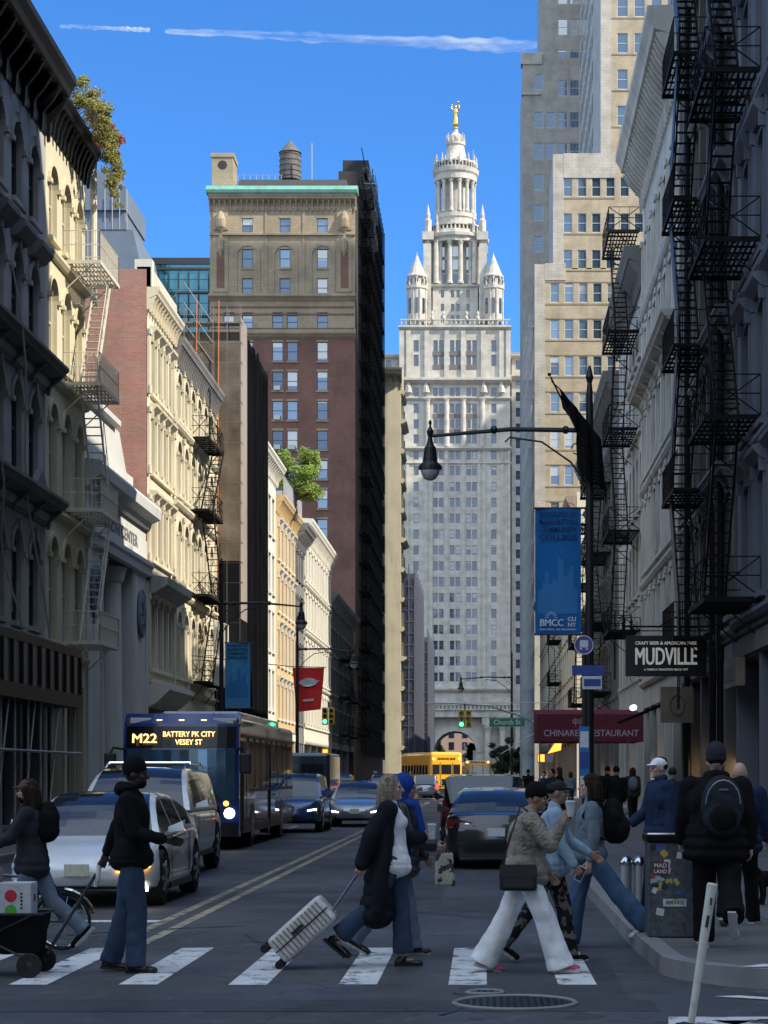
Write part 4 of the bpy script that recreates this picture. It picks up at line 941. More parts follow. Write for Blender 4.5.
for a, b in zip(arc_, arc_[1:]): t.hexa([F.P(a[0], a[1], -29), F.P(b[0], b[1], -29), F.P(b[0], b[1] + .6, -29), F.P(a[0], a[1] + .6, -29), F.P(a[0], a[1], -.52), F.P(b[0], b[1], -.52), F.P(b[0], b[1] + .6, -.52), F.P(a[0], a[1] + .6, -.52)])
t.fbox(F, U0 - arch_r - 1.5, U0 - arch_r + .9, 0, 8.2, -20, -2); t.fbox(F, U0 + arch_r - .9, U0 + arch_r + 1.5, 0, 8.2, -20, -2)
t.build('arch_vault', M['greystone'], rt, off)
t = MB()      # arch surround, spandrels and giant columns
for k in range(3): arch_ring(t, F, U0 - arch_r - k * .5, U0 + arch_r + k * .5, 0, zt(731) + k * .5, 1, .5, .5 - k * .12)
for c in (-12.5, -8.6, 8.6, 12.5): t.lathe(F.P(U0 + c, 0, 1.2), [(1.2, 0), (1.2, 1), (.9, 1.2), (.8, 13.2), (1.2, 14.2), (1.3, 14.8)], 14); t.fbox(F, U0 + c - 1.5, U0 + c + 1.5, 14.8, 17, 0, 2.4)
t.fbox(F, -12, W + 22, 16.8, 18.6, .3, 2.6); t.fbox(F, -12, W + 22, 18.6, 19.0, .2, 3.1)
for i in range(60): t.fbox(F, -12 + i * 1.05, -11.6 + i * 1.05, 19.0, 20.0, 2.2, 2.5)
t.fbox(F, -12, W + 22, 20.0, 20.3, 2.0, 2.8)
for i in range(7): t.lathe(F.P(W + 2 + 3 * i, 0, 1.2), [(1.1, 0), (.85, 1.2), (.8, 14), (1.2, 16.8)], 12)
t.build('arch_screen', WS, rt, off)
t = MB()
for c in (-4.35, 0, 4.35):
    t.fbox(F, U0 + c - 1.5, U0 + c + 1.5, zt(374), zt(334), -.34, -.32); t.fbox(F, U0 + c - 1.5, U0 + c + 1.5, zt(446), zt(402), -.34, -.32)
M['bronze'] = plain('bronze_panels', (.16, .13, .12), .6)
t = MB()
for c in (-4.35, 0, 4.35):
    for y in (353.5, 367, 416, 431.5): t.fbox(F, U0 + c - 1.4, U0 + c + 1.4, zt(y) - .6, zt(y) + .6, .004, .12)
t.build('bronze_spandrels', M['bronze'], rt, off)
def zu(y): return zy(y, D + 12)
C = Vector((CX, D + 14, 0))
def ringcols(mb, c, r, n, z0, z1, cr, a0=0.):
    for k in range(n):
        a = a0 + 2 * math.pi * k / n; mb.lathe((c[0] + r * math.cos(a), c[1] + r * math.sin(a), 0), [(cr * 1.3, z0), (cr * 1.3, z0 + .5), (cr, z0 + .8), (cr * .88, z1 - 1.0), (cr * 1.35, z1 - .3), (cr * 1.35, z1)], 10)
def ringpoints(mb, c, r, n, z, h, w, a0=0.):
    for k in range(n):
        a = a0 + 2 * math.pi * k / n; mb.lathe((c[0] + r * math.cos(a), c[1] + r * math.sin(a), z), [(w, 0), (w, h * .35), (w * .5, h * .45), (w * .7, h * .6), (.03, h)], 6)
# lower stage (octagonal mass with windows)
t = MB(); C8 = Vector((CX, D + 12, 0))
t.lathe(C8, [(5.9, zu(330)), (5.9, zu(292))], 8)
for sx in (-1, 1): t.box(CX + sx * 7.4 - 1.0, CX + sx * 7.4 + 1.0, D + 3.4, D + 6, zu(330), zu(252))
t.build('tower_base', WS, rt, off)
Ft = FF(CX - 8, D + 12 - 8.7 * math.cos(math.pi / 8)); 
t = MB(); t.lathe((C8.x, C8.y, 0), [(7.9, zu(330)), (7.9, zu(293))], 4); 
Fb = FF(CX - 6.3, D + 5.2); bo = []
for y in (300, 313.5, 325):
    for c in (-3.4, -.75, .75, 3.4): bo.append((6.3 + c - .45, 6.3 + c + .45, zu(y) - 1.0, zu(y) + 1.0, 0))
t = MB(); wall(t, Fb, 12.6, zu(291), bo, .3, v_base=zu(331)); t.fbox(Fb, 0, 12.6, zu(331), zu(291), -13, -.6); t.prof(Fb, -.4, 13, [(0, zu(294)), (.5, zu(293)), (.7, zu(290.5)), (0, zu(290))])
t.fbox(Fb, 0, .3, zu(331), zu(291), -.6, 0); t.fbox(Fb, 12.3, 12.6, zu(331), zu(291), -.6, 0); t.build('tower_base', WS, rt, off)
for o in bo: put_window(rt, off, Fb, o[0], o[2], .9, 2.0, 0, 1, M['frame_grey'], M['glass_mid'], -.2)
# first colonnade
t = MB(); t.lathe(C8, [(5.6, zu(291)), (5.6, zu(248))], 16)
for a in (-135, -90, -45, 0, 180): pass
ringcols(t, C8, 7.3, 16, zu(290), zu(248), .62, math.pi / 16)
t.lathe(C8, [(8.3, zu(248)), (8.3, zu(245)), (8.9, zu(243)), (9.0, zu(240)), (8.3, zu(239)), (8.2, zu(236))], 16)
for sx in (-1, 1):
    for sy in (-1, 1):
        px, py = CX + sx * 7.2, D + 12 + sy * 7.2
        t.box(px - 1.5, px + 1.5, py - 1.5, py + 1.5, zu(248), zu(240)); t.lathe((px, py, 0), [(.8, zu(290)), (.7, zu(288)), (.62, zu(250)), (.85, zu(248))], 10)
        t.lathe((px - sx * 2.1, py, 0), [(.8, zu(290)), (.7, zu(288)), (.62, zu(250)), (.85, zu(248))], 10)
        t.lathe((px, py, zu(240)), [(.9, 0), (.95, 3.2), (.5, 3.8), (.6, 4.6), (.1, 7.2), (.03, 7.6)], 8); t.lathe((px - sx * 2.4, py, zu(240)), [(.4, 0), (.4, 2.4), (.25, 3), (.3, 3.6), (.03, 5.2)], 6)
for k in range(44): a = 2 * math.pi * k / 44; t.lathe((C8.x + 7.6 * math.cos(a), C8.y + 7.6 * math.sin(a), zu(237)), [(.18, 0), (.28, .6), (.16, 1.4)], 5)
t.lathe(C8, [(7.4, zu(231.5)), (7.8, zu(231.4)), (7.8, zu(230)), (7.4, zu(230))], 24)
t.build('lower_colonnade', WS, rt, off)
t = MB()
for y in (257, 270, 283): t.box(CX - .75, CX + .75, D + 12 - 5.68, D + 12 - 5.55, zu(y) - 1.3, zu(y) + 1.3)
for sx in (-1, 1):
    for y in (257, 270, 283): t.box(CX + sx * 3.3 - .4, CX + sx * 3.3 + .4, D + 12 - 5.1, D + 12 - 4.4, zu(y) - 1.3, zu(y) + 1.3)
t.build('stage_windows', M['glass_sky'], rt, off)
# drum and upper colonnade
t = MB(); t.lathe(C8, [(5.3, zu(236)), (5.3, zu(222)), (5.6, zu(221)), (5.6, zu(217)), (3.6, zu(216)), (3.6, zu(184)), (5.7, zu(183.5)), (5.7, zu(178)), (6.1, zu(176)), (6.3, zu(172)), (5.7, zu(171)), (5.5, zu(171))], 28)
ringcols(t, C8, 4.95, 14, zu(216), zu(184), .5)
t.lathe(C8, [(5.5, zu(166)), (5.7, zu(166)), (5.7, zu(164.5)), (5.5, zu(164.5))], 28)
for k in range(36): a = 2 * math.pi * k / 36; t.lathe((C8.x + 5.55 * math.cos(a), C8.y + 5.55 * math.sin(a), zu(171)), [(.14, 0), (.2, .6), (.14, 1.4)], 5)
ringpoints(t, C8, 5.6, 14, zu(168), 3.0, .32)
t.build('upper_colonnade', WS, rt, off)
# bell dome, lantern
t = MB(); t.lathe(C8, [(4.3, zu(171)), (4.3, zu(165)), (3.3, zu(163)), (2.9, zu(158)), (2.5, zu(152)), (2.3, zu(147)), (2.6, zu(146)), (2.6, zu(143.5)), (2.0, zu(143)), (1.8, zu(137)), (1.4, zu(135)), (.7, zu(133)), (.55, zu(129)), (.8, zu(128.5)), (.7, zu(127.5))], 24)
ringpoints(t, C8, 3.4, 10, zu(165), 2.2, .25); ringpoints(t, C8, 2.35, 10, zu(143.5), 2.6, .22)
t.tube([(CX + 4.7, D + 12, zu(166)), (CX + 4.7, D + 12, zu(150))], .06, 5)
t.build('lantern', WS, rt, off)
# gilded figure
t = MB(); z0 = zu(127.5); c = (CX, D + 12)
t.lathe((c[0], c[1], 0), [(.75, z0), (.85, z0 + 1), (.62, z0 + 2.4), (.5, z0 + 3.2), (.62, z0 + 3.9), (.75, z0 + 4.4), (.5, z0 + 4.8), (.2, z0 + 5.0), (.18, z0 + 5.15), (.33, z0 + 5.4), (.35, z0 + 5.7), (.2, z0 + 6.0), (.05, z0 + 6.05)], 12)
t.tube([(c[0] - .55, c[1], z0 + 4.6), (c[0] - 1.2, c[1], z0 + 5.1), (c[0] - 1.0, c[1], z0 + 6.0)], [.24, .2, .14], 6); t.tube([(c[0] + .55, c[1], z0 + 4.6), (c[0] + 1.0, c[1], z0 + 5.3), (c[0] + .75, c[1], z0 + 6.6)], [.24, .2, .14], 6)
t.lathe((c[0] + .6, c[1], z0 + 6.5), [(.1, 0), (.42, .15), (.42, .4), (.1, .6)], 8); t.lathe((c[0] - 1.0, c[1], z0 + 5.8), [(.1, 0), (.35, .2), (.1, .5)], 8)
t.build('gilded_statue', M['gold'], rt, off, smooth=True)
# corner turrets
for sx in (-1, 1):
    for yy in (D + 3.0, D + 22):
        c = (CX + sx * 10.1, yy, 0); t = MB()
        t.lathe(c, [(2.6, zt(330)), (2.6, zt(288)), (2.9, zt(287)), (2.9, zt(284)), (2.2, zt(283.5)), (2.2, zt(276)), (2.7, zt(275)), (2.7, zt(273.5)), (2.3, zt(272)), (.15, zt(252)), (.05, zt(249))], 12)
        for k in range(8):
            a = 2 * math.pi * (k + .5) / 8; t.fbox(Fr((c[0] + 2.65 * math.cos(a), c[1] + 2.65 * math.sin(a), 0), (-math.sin(a), math.cos(a), 0), (math.cos(a), math.sin(a), 0)), -.28, .28, zt(330), zt(288), -.3, .12)
        ringcols(t, c, 2.4, 8, zt(283.5), zt(275.5), .22); ringpoints(t, c, 2.7, 8, zt(284), 1.6, .2)
        tu = t.build('corner_turret', WS, rt, off)
        g = MB()
        for k in range(8):
            a = 2 * math.pi * k / 8; fr = Fr((c[0] + 2.63 * math.cos(a), c[1] + 2.63 * math.sin(a), 0), (-math.sin(a), math.cos(a), 0), (math.cos(a), math.sin(a), 0))
            g.fbox(fr, -.35, .35, zt(312), zt(297), -.1, .06); g.fbox(fr, -.3, .3, zt(326), zt(320), -.1, .06); g.lathe((c[0] + 2.25 * math.cos(a), c[1] + 2.25 * math.sin(a), 0), [(.38, zt(282)), (.38, zt(277.5))], 6)
        g.build('turret_opening', M['glass_dark'], tu, off)
# park and pink building seen through the arch
rt2 = root('pink_building_beyond', (CX, 640, 0), 'pale pink building seen through the great arch', 'building'); t = MB(); t.box(CX - 40, CX + 40, 640, 660, 0, 17); t.build('wall', plain('pink_stone', (.45, .33, .28), .9), rt2, (CX, 640, 0))
t = MB()
for i in range(18):
    for k in range(4): t.box(CX - 38 + i * 4.3, CX - 36.4 + i * 4.3, 639.9, 639.98, 2.2 + k * 3.8, 4.6 + k * 3.8)
t.build('window_row', M['glass_dark'], rt2, (CX, 640, 0))

# sunlit cream building left, netted scaffold, far roofs
def simple(name, label, x0, x1, y, dep, h, m, cols, rows, w, hh, fm, gm, v0=3, corn=None, group='towers above the street', dvert=None):
    F = FF(x0, y); W = x1 - x0; off = Vector(((x0 + x1) / 2, y + dep / 2, 0)); rt = root(name, off, label, 'building', group)
    dv = dvert or (h - v0 - 1.5) / rows; ops = [(W * (i + .5) / cols - w / 2, W * (i + .5) / cols + w / 2, v0 + dv * k + .6, v0 + dv * k + .6 + hh, 0) for i in range(cols) for k in range(rows)]
    mb = MB(); wall(mb, F, W, h, ops, .25); mb.fbox(F, 0, W, 0, h - .3, -dep, -.5); mb.fbox(F, 0, .3, 0, h, -.5, -.01); mb.fbox(F, W - .3, W, 0, h, -.5, -.01); mb.fbox(F, 0, W, h - .4, h, -.55, -.26); mb.build('wall', m, rt, off)
    for o in ops: put_window(rt, off, F, o[0], o[2], w, hh, 0, 1, fm, gm, -.15)
    if corn: cornice(rt, off, F, -.2, W + .2, h - corn[0], h, corn[1], corn[2], corn[3])
    return rt, off, F
rt, off, F = simple('sunlit_ornate_building', 'sunlit cream stone building edge beside the dark tower flank', -33, -11.2, 266, 9, 55.6, M['cream2'], 4, 13, 1.3, 2.4, M['frame_cream'], M['glass'], corn=(2.2, 1.6, M['cream2'], 1.0))
t = MB(); Fk = Fr((-11.2, 266, 0), (0, 1, 0), (1, 0, 0))
for k in range(13):
    v = 5 + k * 3.95; t.prof(Fk, 0, 9, [(0, v), (.25, v), (.45 + .3 * (k % 4 == 3), v + .3), (.45 + .3 * (k % 4 == 3), v + .55), (0, v + .7)])
    for j in range(2): t.fbox(Fk, 1.5 + j * 4, 2.7 + j * 4, v + .7, v + 2.6, 0, .3)
t.build('carved_bands', M['cream2'], rt, off)
rt, off, F = simple('glass_office', 'teal glass office block beyond the left roofs', -62, -42.6, 320, 40, 84, M['teal_glass'], 12, 21, 1.5, 3.4, M['frame_dark'], M['teal_glass'])
t = MB(); t.fbox(F, -.3, 19.8, 83.4, 84.4, -1, .25)
for k in range(22): t.fbox(F, 0, 19.4, 3 + 3.79 * k - .1, 3 + 3.79 * k + .25, .01, .14)
for i in range(13): t.fbox(F, i * 1.615 - .04, i * 1.615 + .04, 0, 82, .01, .16)
t.build('mullions', M['frame_dark'], rt, off)
M['slate'] = stone('slate_cladding', (.13, .17, .23), .12, .4, streak=.1)
rt, off, F = simple('grey_stepped_tower', 'blue grey tower with stepped mechanical floors beyond the cream building', -63, -51.3, 300, 30, 76.5, M['slate'], 6, 12, 1.2, 2.2, M['frame_grey'], M['glass'])
t = MB(); t.prism([F.P(0, 76.5, 0), F.P(11.7, 76.5, 0), F.P(10.2, 83.5, 0), F.P(0, 83.5, 0)], -F.N * 25); t.fbox(F, 2, 9.2, 83.5, 84.6, -20, .1); t.fbox(F, 2, 9.0, 86.6, 90, -18, -.5); t.fbox(F, 2.2, 8.8, 84.6, 86.6, -17, -1); t.fbox(F, 3, 7.5, 90, 92.5, -12, -1); t.build('mechanical_floors', M['slate'], rt, off)
t = MB()
for i in range(4): t.tube([F.P(6 + i * 1.1, 83.5, .1), F.P(6 + i * 1.1, 89.5, .1)], .06, 4)
t.build('roof_ladders', M['grey_iron'], rt, off)
simple('green_roofed_tower', 'grey tower with green roof just left of the white skyscraper', -34, -21.3, 590, 30, 122, M['greybrick'], 5, 20, 1.2, 2.2, M['frame_grey'], M['glass'], corn=(3, 1.2, M['copper'], 2))
simple('tan_far_tower', 'tan tower just right behind the white skyscraper', 6, 30, 580, 30, 124, M['tanbrick'], 8, 20, 1.2, 2.2, M['frame_grey'], M['glass'], corn=(3, 1.2, M['tanbrick'], 2))
M['net_purple'] = net('purple_scaffold_net', (.05, .055, .09), .7)
M['rust'] = plain('dull_blue_steel', (.085, .09, .125), .8)
for (xa, y, h, x1, lab) in ((-19, 380, 41, -13.4, 'taller scaffold of purple netting beside the white skyscraper'), (-17, 440, 33, -12.6, 'lower scaffold of purple netting beside the great arch')):
    rt = root('scaffolded_facade', ((xa + x1) / 2, y + 10, 0), lab, 'scaffold', 'scaffolds before the skyscraper'); off = Vector(((xa + x1) / 2, y + 10, 0))
    t = MB(); t.box(xa, x1 - .6, y + .8, y + 60, 0, h - 1); t.build('wall', M['castiron2'], rt, off)
    t = MB()
    for i in range(6):
        x = xa + (x1 - xa) * i / 5; t.tube([(x, y, 0), (x, y, h + .8)], .09, 5)
    for j in range(12): t.tube([(x1, y + 5 * j, 0), (x1, y + 5 * j, h + .8 - (j % 2))], .12, 5)
    for k in range(int(h / 2.2)):
        t.tube([(xa, y, 2.2 * k), (x1, y, 2.2 * k)], .07, 4); t.tube([(x1, y, 2.2 * k), (x1, y + 55, 2.2 * k)], .07, 4)
    t.build('scaffold_frame', M['rust'], rt, off)
    t = MB(); t.quad((xa, y + .1, 3), (x1, y + .1, 3), (x1, y + .1, h - 1), (xa, y + .1, h - 1)); t.quad((x1 - .05, y + .1, 3), (x1 - .05, y + 55, 3), (x1 - .05, y + 55, h - 1), (x1 - .05, y + .1, h - 1)); t.build('netting', M['net_purple'], rt, off)
# long low building along the park on the right past the tan tower, unseen tall blocks added to shade the street
simple('park_side_building', 'shaded stone building past the tan tower', 9, 30, 350, 100, 30, M['greystone'], 6, 7, 1.3, 2.2, M['frame_grey'], M['glass'])
def offblock(name, lab, x0, x1, y0, y1, h, m):
    off = Vector(((x0 + x1) / 2, (y0 + y1) / 2, 0)); rt = root(name, off, lab, 'building', 'tall blocks beyond the edges of the view'); t = MB(); t.box(x0, x1, y0, y1, 0, h); t.build('wall', m, rt, off)
    g = MB(); n = int(h / 4)
    for k in range(n):
        for j in range(int((y1 - y0) / 3)):
            for xs in (x0 - .05, x1 + .05): g.box(min(xs, xs), xs + .02, y0 + 1 + j * 3, y0 + 2.4 + j * 3, 2 + 4 * k, 4.3 + 4 * k)
        for j in range(int((x1 - x0) / 3)):
            for ys in (y0 - .05, y1 + .03): g.box(x0 + 1 + j * 3, x0 + 2.4 + j * 3, ys, ys + .02, 2 + 4 * k, 4.3 + 4 * k)
    g.build('window_rows', M['glass'], rt, off)
offblock('shade_block', 'unseen block added to shade the red brick tower front', 17, 60, 160, 186, 106.5, M['greybrick'])  # added out of view; its shadow falls on the red tower's front
offblock('shade_block', 'unseen block added to shade the red brick tower flank', 28, 36, 196, 246, 112, M['greybrick'])  # added out of view to darken the red tower's flank
offblock('shade_block', 'unseen slab added to shade the lower white skyscraper', 120, 165, 440, 500, 203, M['greybrick'])  # invented slab, sized so its shadow ends partway up the skyscraper
offblock('shade_tower', 'unseen tower behind the lens added to shade the junction', 8, 84, -34, -5, 76, M['buff'])  # added unseen, made tall enough to shade crossing and near cars
offblock('inner_shade_block', 'unseen block added to keep sun off the near road', 13, 60, 22, 38, 42, M['redbrick'])  # added unseen to block sun leaking past the corner building
offblock('corner_block', 'brick block behind the lens on the left', -60, -16, -34, -5, 26, M['redbrick'])
offblock('far_block', 'stone block down the street behind the lens', 7, 40, -110, -36, 30, M['limestone'])
offblock('far_block', 'stone block down the street behind the lens, other side', -50, -15, -110, -36, 24, M['limestone'])
flush_windows()
# ------------------------------------------------------------------ vehicles
def lerp_list(pts, x):
    if x <= pts[0][0]: return pts[0][1]
    for (a, va), (b, vb) in zip(pts, pts[1:]):
        if x <= b:
            t = (x - a) / (b - a); t = t * t * (3 - 2 * t) if False else t
            return va + (vb - va) * t
    return pts[-1][1]
def carpaint(name, c, metal=.3, rough=.28):
    m, t, b = nodes(name); v = tc(t)
    col = ramp(t, noi(t, v, 3, 3), [(.3, dk(c, .9)), (.7, c)]); t.links.new(col, b.inputs['Base Color'])
    b.inputs['Metallic'].default_value = metal; b.inputs['Roughness'].default_value = rough; b.inputs['Coat Weight'].default_value = 1; b.inputs['Coat Roughness'].default_value = .03
    return m
M['car_white'] = carpaint('white_car_paint', (.80, .82, .84), .0); M['car_silver'] = carpaint('silver_car_paint', (.34, .37, .42), .6)
M['car_blue'] = carpaint('blue_car_paint', (.03, .07, .20), .4); M['car_black'] = carpaint('black_car_paint', (.010, .011, .013), .1); M['car_grey'] = carpaint('grey_car_paint', (.10, .12, .15), .5)
M['car_navy'] = carpaint('navy_car_paint', (.03, .045, .08), .4)
M['car_glass'] = plain('car_glass', (.05, .06, .075), .03, .55, .8); M['car_glass'].node_tree.nodes['Principled BSDF'].inputs['IOR'].default_value = 1.65
M['tyre'] = plain('tyre_rubber', (.015, .015, .016), .85); M['rim'] = plain('alloy_rim', (.28, .29, .31), .35, .8); M['trim'] = plain('black_trim', (.012, .012, .013), .45)
M['chrome'] = plain('chrome', (.6, .62, .65), .15, 1); M['lamp_glass'] = plain('lamp_glass', (.25, .27, .3), .08, .4)
M['head_on'] = glow('lit_headlight', (1, .95, .85), 4.5); M['head_dim'] = glow('daytime_headlight', (.9, .95, 1), 1.6); M['amber_on'] = glow('lit_indicator', (1, .42, .05), 3.2)
M['red_on'] = glow('lit_tail_light', (1, .05, .04), 1.6); M['red_off'] = plain('red_lens', (.16, .012, .012), .15, coat=.6); M['plate'] = plain('plate', (.55, .55, .42), .5); M['plate2'] = plain('pale_plate', (.5, .55, .62), .5)
def wheel(par, x, y, r, wd, rim=None):
    sx = 1 if x > 0 else -1; t = MB(); ri = r * .66
    t.lathe((x - sx * wd, y, r), [(ri, 0), (r * .95, 0), (r, sx * wd * .12), (r, sx * wd * .88), (r * .95, sx * wd), (ri, sx * wd)], 28, 'x')
    w_ = root('wheel', (0, 0, 0), None, None); w_.parent = par
    t.build('tyre', M['tyre'], w_, smooth=False)
    t = MB(); t.lathe((x - sx * .03, y, r), [(ri, -.02), (ri * 1.0, sx * .02), (ri * .93, sx * .03), (ri * .9, -sx * .05), (.06, -sx * .05)], 24, 'x')
    t.lathe((x - sx * .02, y, r), [(.07, -.04), (.07, sx * .02), (.05, sx * .03)], 12, 'x')
    for k in range(7):
        a = 2 * math.pi * k / 7; t.bar((x, y + .05 * math.cos(a), r + .05 * math.sin(a)), (x, y + ri * .92 * math.cos(a), r + ri * .92 * math.sin(a)), .045, .06)
    t.build('rim', rim or M['rim'], w_)
def car(name, label, cat, paint, L, W, top, roof, hb, wr=.33, axles=(1.42, -1.42), zb=.2, cx=0, cy=0, face='toward', group='cars queueing in the street', belt_in=.93, roof_in=.72, pil=(), lights='on', kind='sedan',
        suvrear=False, rails=False, fine=True, rotz=None, plate='plate', grille=None, amber=False, tail='off', bars=0):
    """top: (y, z) of bonnet/belt/boot; roof: y of rear-glass base, roof rear, roof front, windscreen base; hb: roof height; pil: side-window spans"""
    rt = root(name, (cx, cy, 0), label, cat, group, rz=math.pi if face == 'toward' else 0)
    if rotz is not None: rt.rotation_euler.z += rotz
    h = L / 2; ys = [-h + L * k / 44 for k in range(45)]
    def hw(y):
        e = (h - abs(y)); f = 1 - .22 * max(0, 1 - e / .55) ** 2.2 - (.03 if abs(y) > h * .55 else 0) * ((abs(y) - h * .55) / (h * .45)) ** 2
        return W / 2 * f
    def lowz(y): return zb + .10 * max(0, 1 - (h - abs(y)) / .5) ** 2
    NX = 9
    def ring(y):
        w_ = hw(y); zt_ = lerp_list(top, y); z0 = lowz(y); e = h - abs(y)
        sh = zt_ - .10
        if e < .12: zt_ -= (.12 - e) * .5
        half = [(w_ * .80, z0), (w_ * .96, z0 + .06), (w_, z0 + (sh - z0) * .35), (w_ * .992, z0 + (sh - z0) * .62), (w_ * .985, z0 + (sh - z0) * .78), (w_ * .955, sh), (w_ * .90, zt_ - .03), (w_ * .82, zt_), (w_ * .45, zt_ + .025), (0, zt_ + .03)]
        return [(-x, y, z) for x, z in half][:-1] + [(half[-1][0], y, half[-1][1])] + [(x, y, z) for x, z in reversed(half[:-1])]
    b = MB(); rings = [ring(y) for y in ys]; n = len(rings[0]); vs = [p for r_ in rings for p in r_]; fs = []
    for i in range(len(rings) - 1):
        for k in range(n):
            k2 = (k + 1) % n; fs.append((i * n + k, i * n + k2, (i + 1) * n + k2, (i + 1) * n + k))
    for e_, sg_ in ((0, -1), (len(rings) - 1, 1)):       # domed ends
        cen = sum((Vector(p) for p in rings[e_]), Vector()) / n; prev = e_ * n
        for f_, bl in ((.8, .018), (.5, .035), (.2, .042)):
            st_ = len(vs); vs += [tuple(Vector(p).lerp(cen, 1 - f_) + Vector((0, sg_ * bl, 0))) for p in rings[e_]]
            for k in range(n):
                k2 = (k + 1) % n; q = (prev + k, prev + k2, st_ + k2, st_ + k); fs.append(q if sg_ > 0 else q[::-1])
            prev = st_
        fs.append(tuple(prev + k for k in range(n)) if sg_ > 0 else tuple(prev + k for k in range(n))[::-1])
    b.add(vs, fs)
    body = b.build('body', [paint, M['trim']], rt, smooth=False)
    bm = bmesh.new(); bm.from_mesh(body.data); bmesh.ops.recalc_face_normals(bm, faces=bm.faces); bm.to_mesh(body.data); bm.free()
    c = MB()
    for y in axles:
        for s_ in (-1, 1): c.lathe((s_ * (W / 2 - .26), y, wr + .01), [(wr + .055, -.005), (wr + .055, s_ * .5)] if s_ > 0 else [(wr + .055, .005), (wr + .055, -.5)], 24, 'x')
    cut = c.build('cutter', M['trim'])
    bm = bmesh.new(); bm.from_mesh(cut.data); bmesh.ops.recalc_face_normals(bm, faces=bm.faces); bm.to_mesh(cut.data); bm.free()
    md = body.modifiers.new('b', 'BOOLEAN'); md.object = cut; md.operation = 'DIFFERENCE'; md.solver = 'EXACT'; md.material_mode = 'TRANSFER'
    rt_m = rt.matrix_basis.copy(); body.parent = None; me = eval_mesh(body, cut); body.modifiers.clear()
    if len(me.vertices) > 50: body.data = me
    body.parent = rt; bpy.data.objects.remove(cut)
    body.data.polygons.foreach_set('use_smooth', [True] * len(body.data.polygons))
    try: body.data.set_sharp_from_angle(angle=R(32))
    except Exception: pass
    # greenhouse
    y0, y1, y2, y3 = roof
    gy = sorted(set([round(v, 3) for v in [y0, y1, y2, y3] + [y0 + (y3 - y0) * k / 30 for k in range(31)] + [s for p in pil for s in p]]))
    def rz_(y):
        zb_ = lerp_list(top, y)
        if y < y1: t_ = (y - y0) / max(y1 - y0, 1e-3); t_ = math.sin(t_ * math.pi / 2) ** .9 if not suvrear else t_ ** .6; return zb_ + (hb - .04 - zb_) * t_
        if y > y2: t_ = (y3 - y) / (y3 - y2); return zb_ + (hb - zb_) * (math.sin(t_ * math.pi / 2) ** .92)
        t_ = (y - y1) / (y2 - y1); return hb - .04 + .04 * math.sin(min(1, t_ * 1.3) * math.pi / 2)
    def gring(y):
        zb_ = lerp_list(top, y) - .04; zr = max(rz_(y), zb_ + .041); f = (zr - zb_) / max(hb - zb_, .1); wb = hw(y) * belt_in; wt = wb + (W / 2 * roof_in - wb) * min(1, f)
        return [(-wb, y, zb_), (-wt - .005, y, zr - .05 * min(1, f)), (-wt * .90, y, zr), (-wt * .45, y, zr + .02), (0, y, zr + .028), (wt * .45, y, zr + .02), (wt * .90, y, zr), (wt + .005, y, zr - .05 * min(1, f)), (wb, y, zb_)]
    G = [gring(y) for y in gy]; parts = {k: MB() for k in ('cabin', 'windscreen', 'rear_window', 'side_window_l', 'side_window_r')}
    for i in range(len(gy) - 1):
        ym = (gy[i] + gy[i + 1]) / 2
        for k in range(8):
            q = [G[i][k], G[i][k + 1], G[i + 1][k + 1], G[i + 1][k]]; key = 'cabin'
            if k in (0, 7):
                if any(a < ym < b_ for a, b_ in pil): key = 'side_window_l' if k == 0 else 'side_window_r'
            elif 2 <= k <= 5:
                if ym > y2 + .02 and ym < y3 - .03: key = 'windscreen'
                if ym < y1 - .02 and ym > y0 + .03: key = 'rear_window'
            if key.startswith('side'):
                # keep a frame above and below the pane
                a0, a1, b1, b0 = [Vector(p) for p in q] if k == 0 else [Vector(q[1]), Vector(q[0]), Vector(q[3]), Vector(q[2])]
                lo, hi = .13, .93; A0 = a0.lerp(a1, lo); A1 = a0.lerp(a1, hi); B0 = b0.lerp(b1, lo); B1 = b0.lerp(b1, hi)
                parts[key].quad(A0, A1, B1, B0); parts['cabin'].quad(a0, A0, B0, b0); parts['cabin'].quad(A1, a1, b1, B1)
            else: parts[key].quad(*q)
    for k, mb_ in parts.items():
        if mb_.v: mb_.build(k.replace('_l', '').replace('_r', '') if k.startswith('side') else k, paint if k == 'cabin' else M['car_glass'], rt, smooth=(k == 'cabin' and False))
    for y in axles:
        for s_ in (-1, 1): wheel(rt, s_ * (W / 2 - .01), y, wr, .22)
    zf = lerp_list(top, h - .1); zr_ = lerp_list(top, -h + .1)
